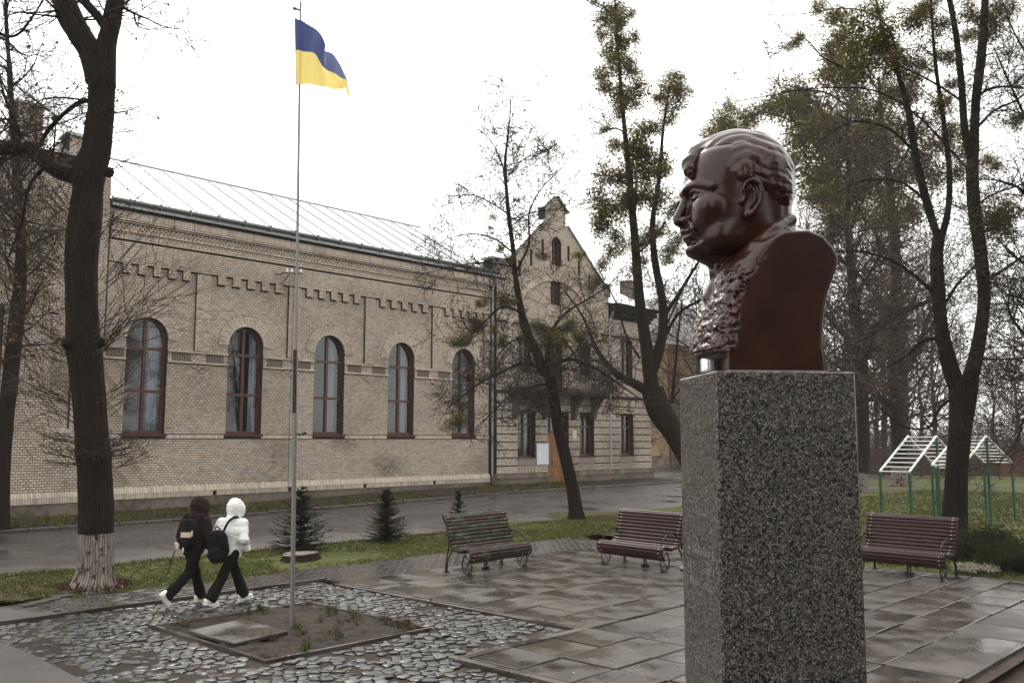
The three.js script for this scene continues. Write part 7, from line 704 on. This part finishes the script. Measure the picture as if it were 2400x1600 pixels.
// ---------------------------------------------------------------- grass, dry tufts, fallen leaves
{ const R = rng(808), blade = (n, h, w, lean) => { const pos = [], nor = [], idx = []; for (let i = 0; i < n; i++) { const a = R() * 6.283, r = 0.035 * R(), x = Math.cos(a) * r, z = Math.sin(a) * r, b = R() * 6.283, l = lean * (0.3 + R()), hh = h * (0.6 + 0.7 * R()), k = pos.length / 3; pos.push(x - Math.sin(b) * w, 0, z + Math.cos(b) * w, x + Math.sin(b) * w, 0, z - Math.cos(b) * w, x + Math.cos(b) * l, hh, z + Math.sin(b) * l); for (let q = 0; q < 3; q++) nor.push(Math.cos(b) * 0.5, 0.8, Math.sin(b) * 0.5); idx.push(k, k + 1, k + 2); } const g = new THREE.BufferGeometry(); g.setAttribute('position', new THREE.Float32BufferAttribute(pos, 3)); g.setAttribute('normal', new THREE.Float32BufferAttribute(nor, 3)); g.setIndex(idx); return prep(g); };
  const gm = std(0xffffff, 0.75), put = (n, x0, x1, z0, z1, yf, keep, sc, pal) => { const mats = [], cols = []; for (let i = 0; i < n; i++) { const x = lerp(x0, x1, R()), z = lerp(z0, z1, R()); if (!keep(x, z)) continue; mats.push(M4(V3(x, yf(x, z) - 0.006, z), quatY(R() * 6.28), V3(1, 0.7 + 0.6 * R(), 1).multiplyScalar(sc * (0.7 + 0.6 * R())))); const c = pal(x, z); cols.push(rgb(...c)); } return [mats, cols]; };
  const green = (x, z) => { const t = fbm(x * 0.8, z * 0.8, 12), k = 0.75 + 0.5 * R(); return mix3([0.115 * k, 0.145 * k, 0.028 * k], [0.19 * k, 0.185 * k, 0.048 * k], clamp(t * 1.6 - 0.3 + (R() - 0.5) * 0.6)); };
  const g1 = blade(9, 0.04, 0.0035, 0.035), g2 = blade(9, 0.06, 0.006, 0.05);
  let [m, c] = put(22000, 3.5, 24, -18.05, -14.45, lawnY, (x, z) => z < -14.6 - 1.2 * smooth((6.2 - x) / 2.4) + 0.25 * (fbm(x * 0.9, 1, 5) - 0.5) + 0.12 * R() && z > -18 + 0.3 * (fbm(x * 0.7, 9, 0) - 0.5) && fbm(x * 1.1, z * 1.1, 40) + 0.25 * R() > 0.48, 1.1, green); tag(instanced(scene, 'strip_grass', g1, gm, m, c), 'short mossy grass growing on the strip by the road', 'grass');
  [m, c] = put(34000, 18, 46, -16, 4, (x, z) => -0.03 + 0.1 * (fbm(x * 0.25, z * 0.25, 4) - 0.5), (x, z) => !(z < -12.5 && x < 24.5) && fbm(x * 0.5, z * 0.5, 41) + 0.5 * R() > 0.5, 1.15, green); tag(instanced(scene, 'lawn_grass', g2, gm, m, c), 'thin green grass growing on the lawn round the climbing frames', 'grass');
  [m, c] = put(3500, 2, 34, -29.2, -26.2, (x, z) => gh(x, z) + 0.03 + 0.05 * fbm(x * 0.9, z * 0.9, 8) + 0.05 * smooth((-27.4 - z) / 2), (x, z) => fbm(x * 0.7, z * 1.2, 42) + 0.2 * R() > 0.62, 1.6, green); tag(instanced(scene, 'verge_grass', g2, gm, m, c), 'scattered weeds and moss on the verge below the school wall', 'grass');
  const straw = blade(16, 0.09, 0.003, 0.13), tall = blade(16, 0.13, 0.003, 0.05); const sm = std([0.34, 0.25, 0.14], 0.9), gr = std([0.06, 0.08, 0.02], 0.8), bp = (x, y) => onGround(x, y, 0);
  { const mats = [], m2 = []; for (const [x, y, n, s] of [[640, 1540, 26, 40], [935, 1462, 22, 34], [705, 1412, 10, 22], [425, 1455, 8, 16], [730, 1480, 8, 60], [800, 1455, 10, 60], [880, 1440, 8, 40], [620, 1490, 8, 60]]) for (let i = 0; i < n; i++) { const p = bp(x + (R() - 0.5) * s * 2, y + (R() - 0.5) * 14); if (p.x > 5.64 && p.x < 7.92 && p.z > -11.7 && p.z < -9.08) mats.push(M4(V3(p.x, -0.02, p.z), quatY(R() * 6), V3(1, 1, 1).multiplyScalar(0.6 + 0.7 * R()))); } for (const [x, y, n, s] of [[777, 1432, 9, 12], [836, 1440, 6, 14], [716, 1520, 8, 10], [795, 1490, 5, 10], [600, 1430, 8, 30], [610, 1424, 5, 6], [570, 1436, 6, 16], [910, 1452, 6, 20], [695, 1470, 5, 8]]) for (let i = 0; i < n; i++) { const p = bp(x + (R() - 0.5) * s * 2, y + (R() - 0.5) * 8); m2.push(M4(V3(p.x, -0.02, p.z), quatY(R() * 6), V3(1, 1, 1).multiplyScalar(0.6 + 0.7 * R()))); } instanced(bed, 'dry_grass', straw, sm, mats, null); instanced(bed, 'green_tufts', tall, gr, m2, null); }
  { const mats = [], pos = [0, 0, 0, 0.5, 0.12, 0.3, 1, 0.02, 0, 0.5, 0.1, -0.3], g = new THREE.BufferGeometry(); g.setAttribute('position', new THREE.Float32BufferAttribute(pos, 3)); g.setIndex([0, 1, 2, 0, 2, 3]); g.computeVertexNormals(); const cols = []; for (let i = 0; i < 2600; i++) { const where = R(); let x, z, y; if (where < 0.55) { x = lerp(4, 24, R()); z = lerp(-18, -14.5, R()); y = 0.02; } else if (where < 0.75) { x = lerp(4, 17, R()); z = lerp(-13.3, -4, R()); y = 0.004; } else { x = lerp(4, 40, R()); z = lerp(-29, -19, R()); y = gh(x, z) + 0.03; } mats.push(M4(V3(x, y, z), eul(0.4 * (R() - 0.5), R() * 6.28, 0.4 * (R() - 0.5)), V3(1, 1, 1).multiplyScalar(0.025 + 0.035 * R()))); const k = 0.6 + 0.8 * R(); cols.push(R() < 0.8 ? rgb(0.16 * k, 0.1 * k, 0.05 * k) : rgb(0.3 * k, 0.25 * k, 0.17 * k)); } tag(instanced(scene, 'fallen_leaves', prep(g), std(0xffffff, 0.8), mats, cols), 'small brown fallen leaves scattered over grass and paving', 'fallen leaves'); }
}
// old stones edging the path by the lime tree
{ const R = rng(61); for (const [x, y, w] of [[158, 1390, 0.2], [142, 1399, 0.3], [118, 1407, 0.26], [88, 1414, 0.26], [62, 1420, 0.2]]) { const p = onGround(x, y), s = part(path, 'edging_stone', chamferBox(w, 0.07, 0.15, 0.012), slabMats[Math.floor(R() * 6)]); s.position.set(p.x, 0.0, p.z); s.rotation.y = 0.15 + 0.3 * (R() - 0.5); } }
// unseen dark spruces, added behind the camera to darken what bronze and granite mirror
{ const [f, w] = spruceGeo(13, 3.6, 99, 26, 15, 0.85); [[13, 6], [7, 10], [-1, 11], [18.5, 8.5], [-8, 7]].forEach(([x, z], i) => { const t = thing('unseen_spruce', 'unseen tall spruce added to darken reflections at the slab square', 'spruce', V3(x, -0.1, z), i * 1.3, 'unseen spruces added beyond the square'); part(t, 'trunk', w, Tm.bark); part(t, 'foliage', f, needle[2]); t.scale.set(1, 0.85 + 0.1 * (i % 3), 1); }); }
renderer.render(scene, camera);
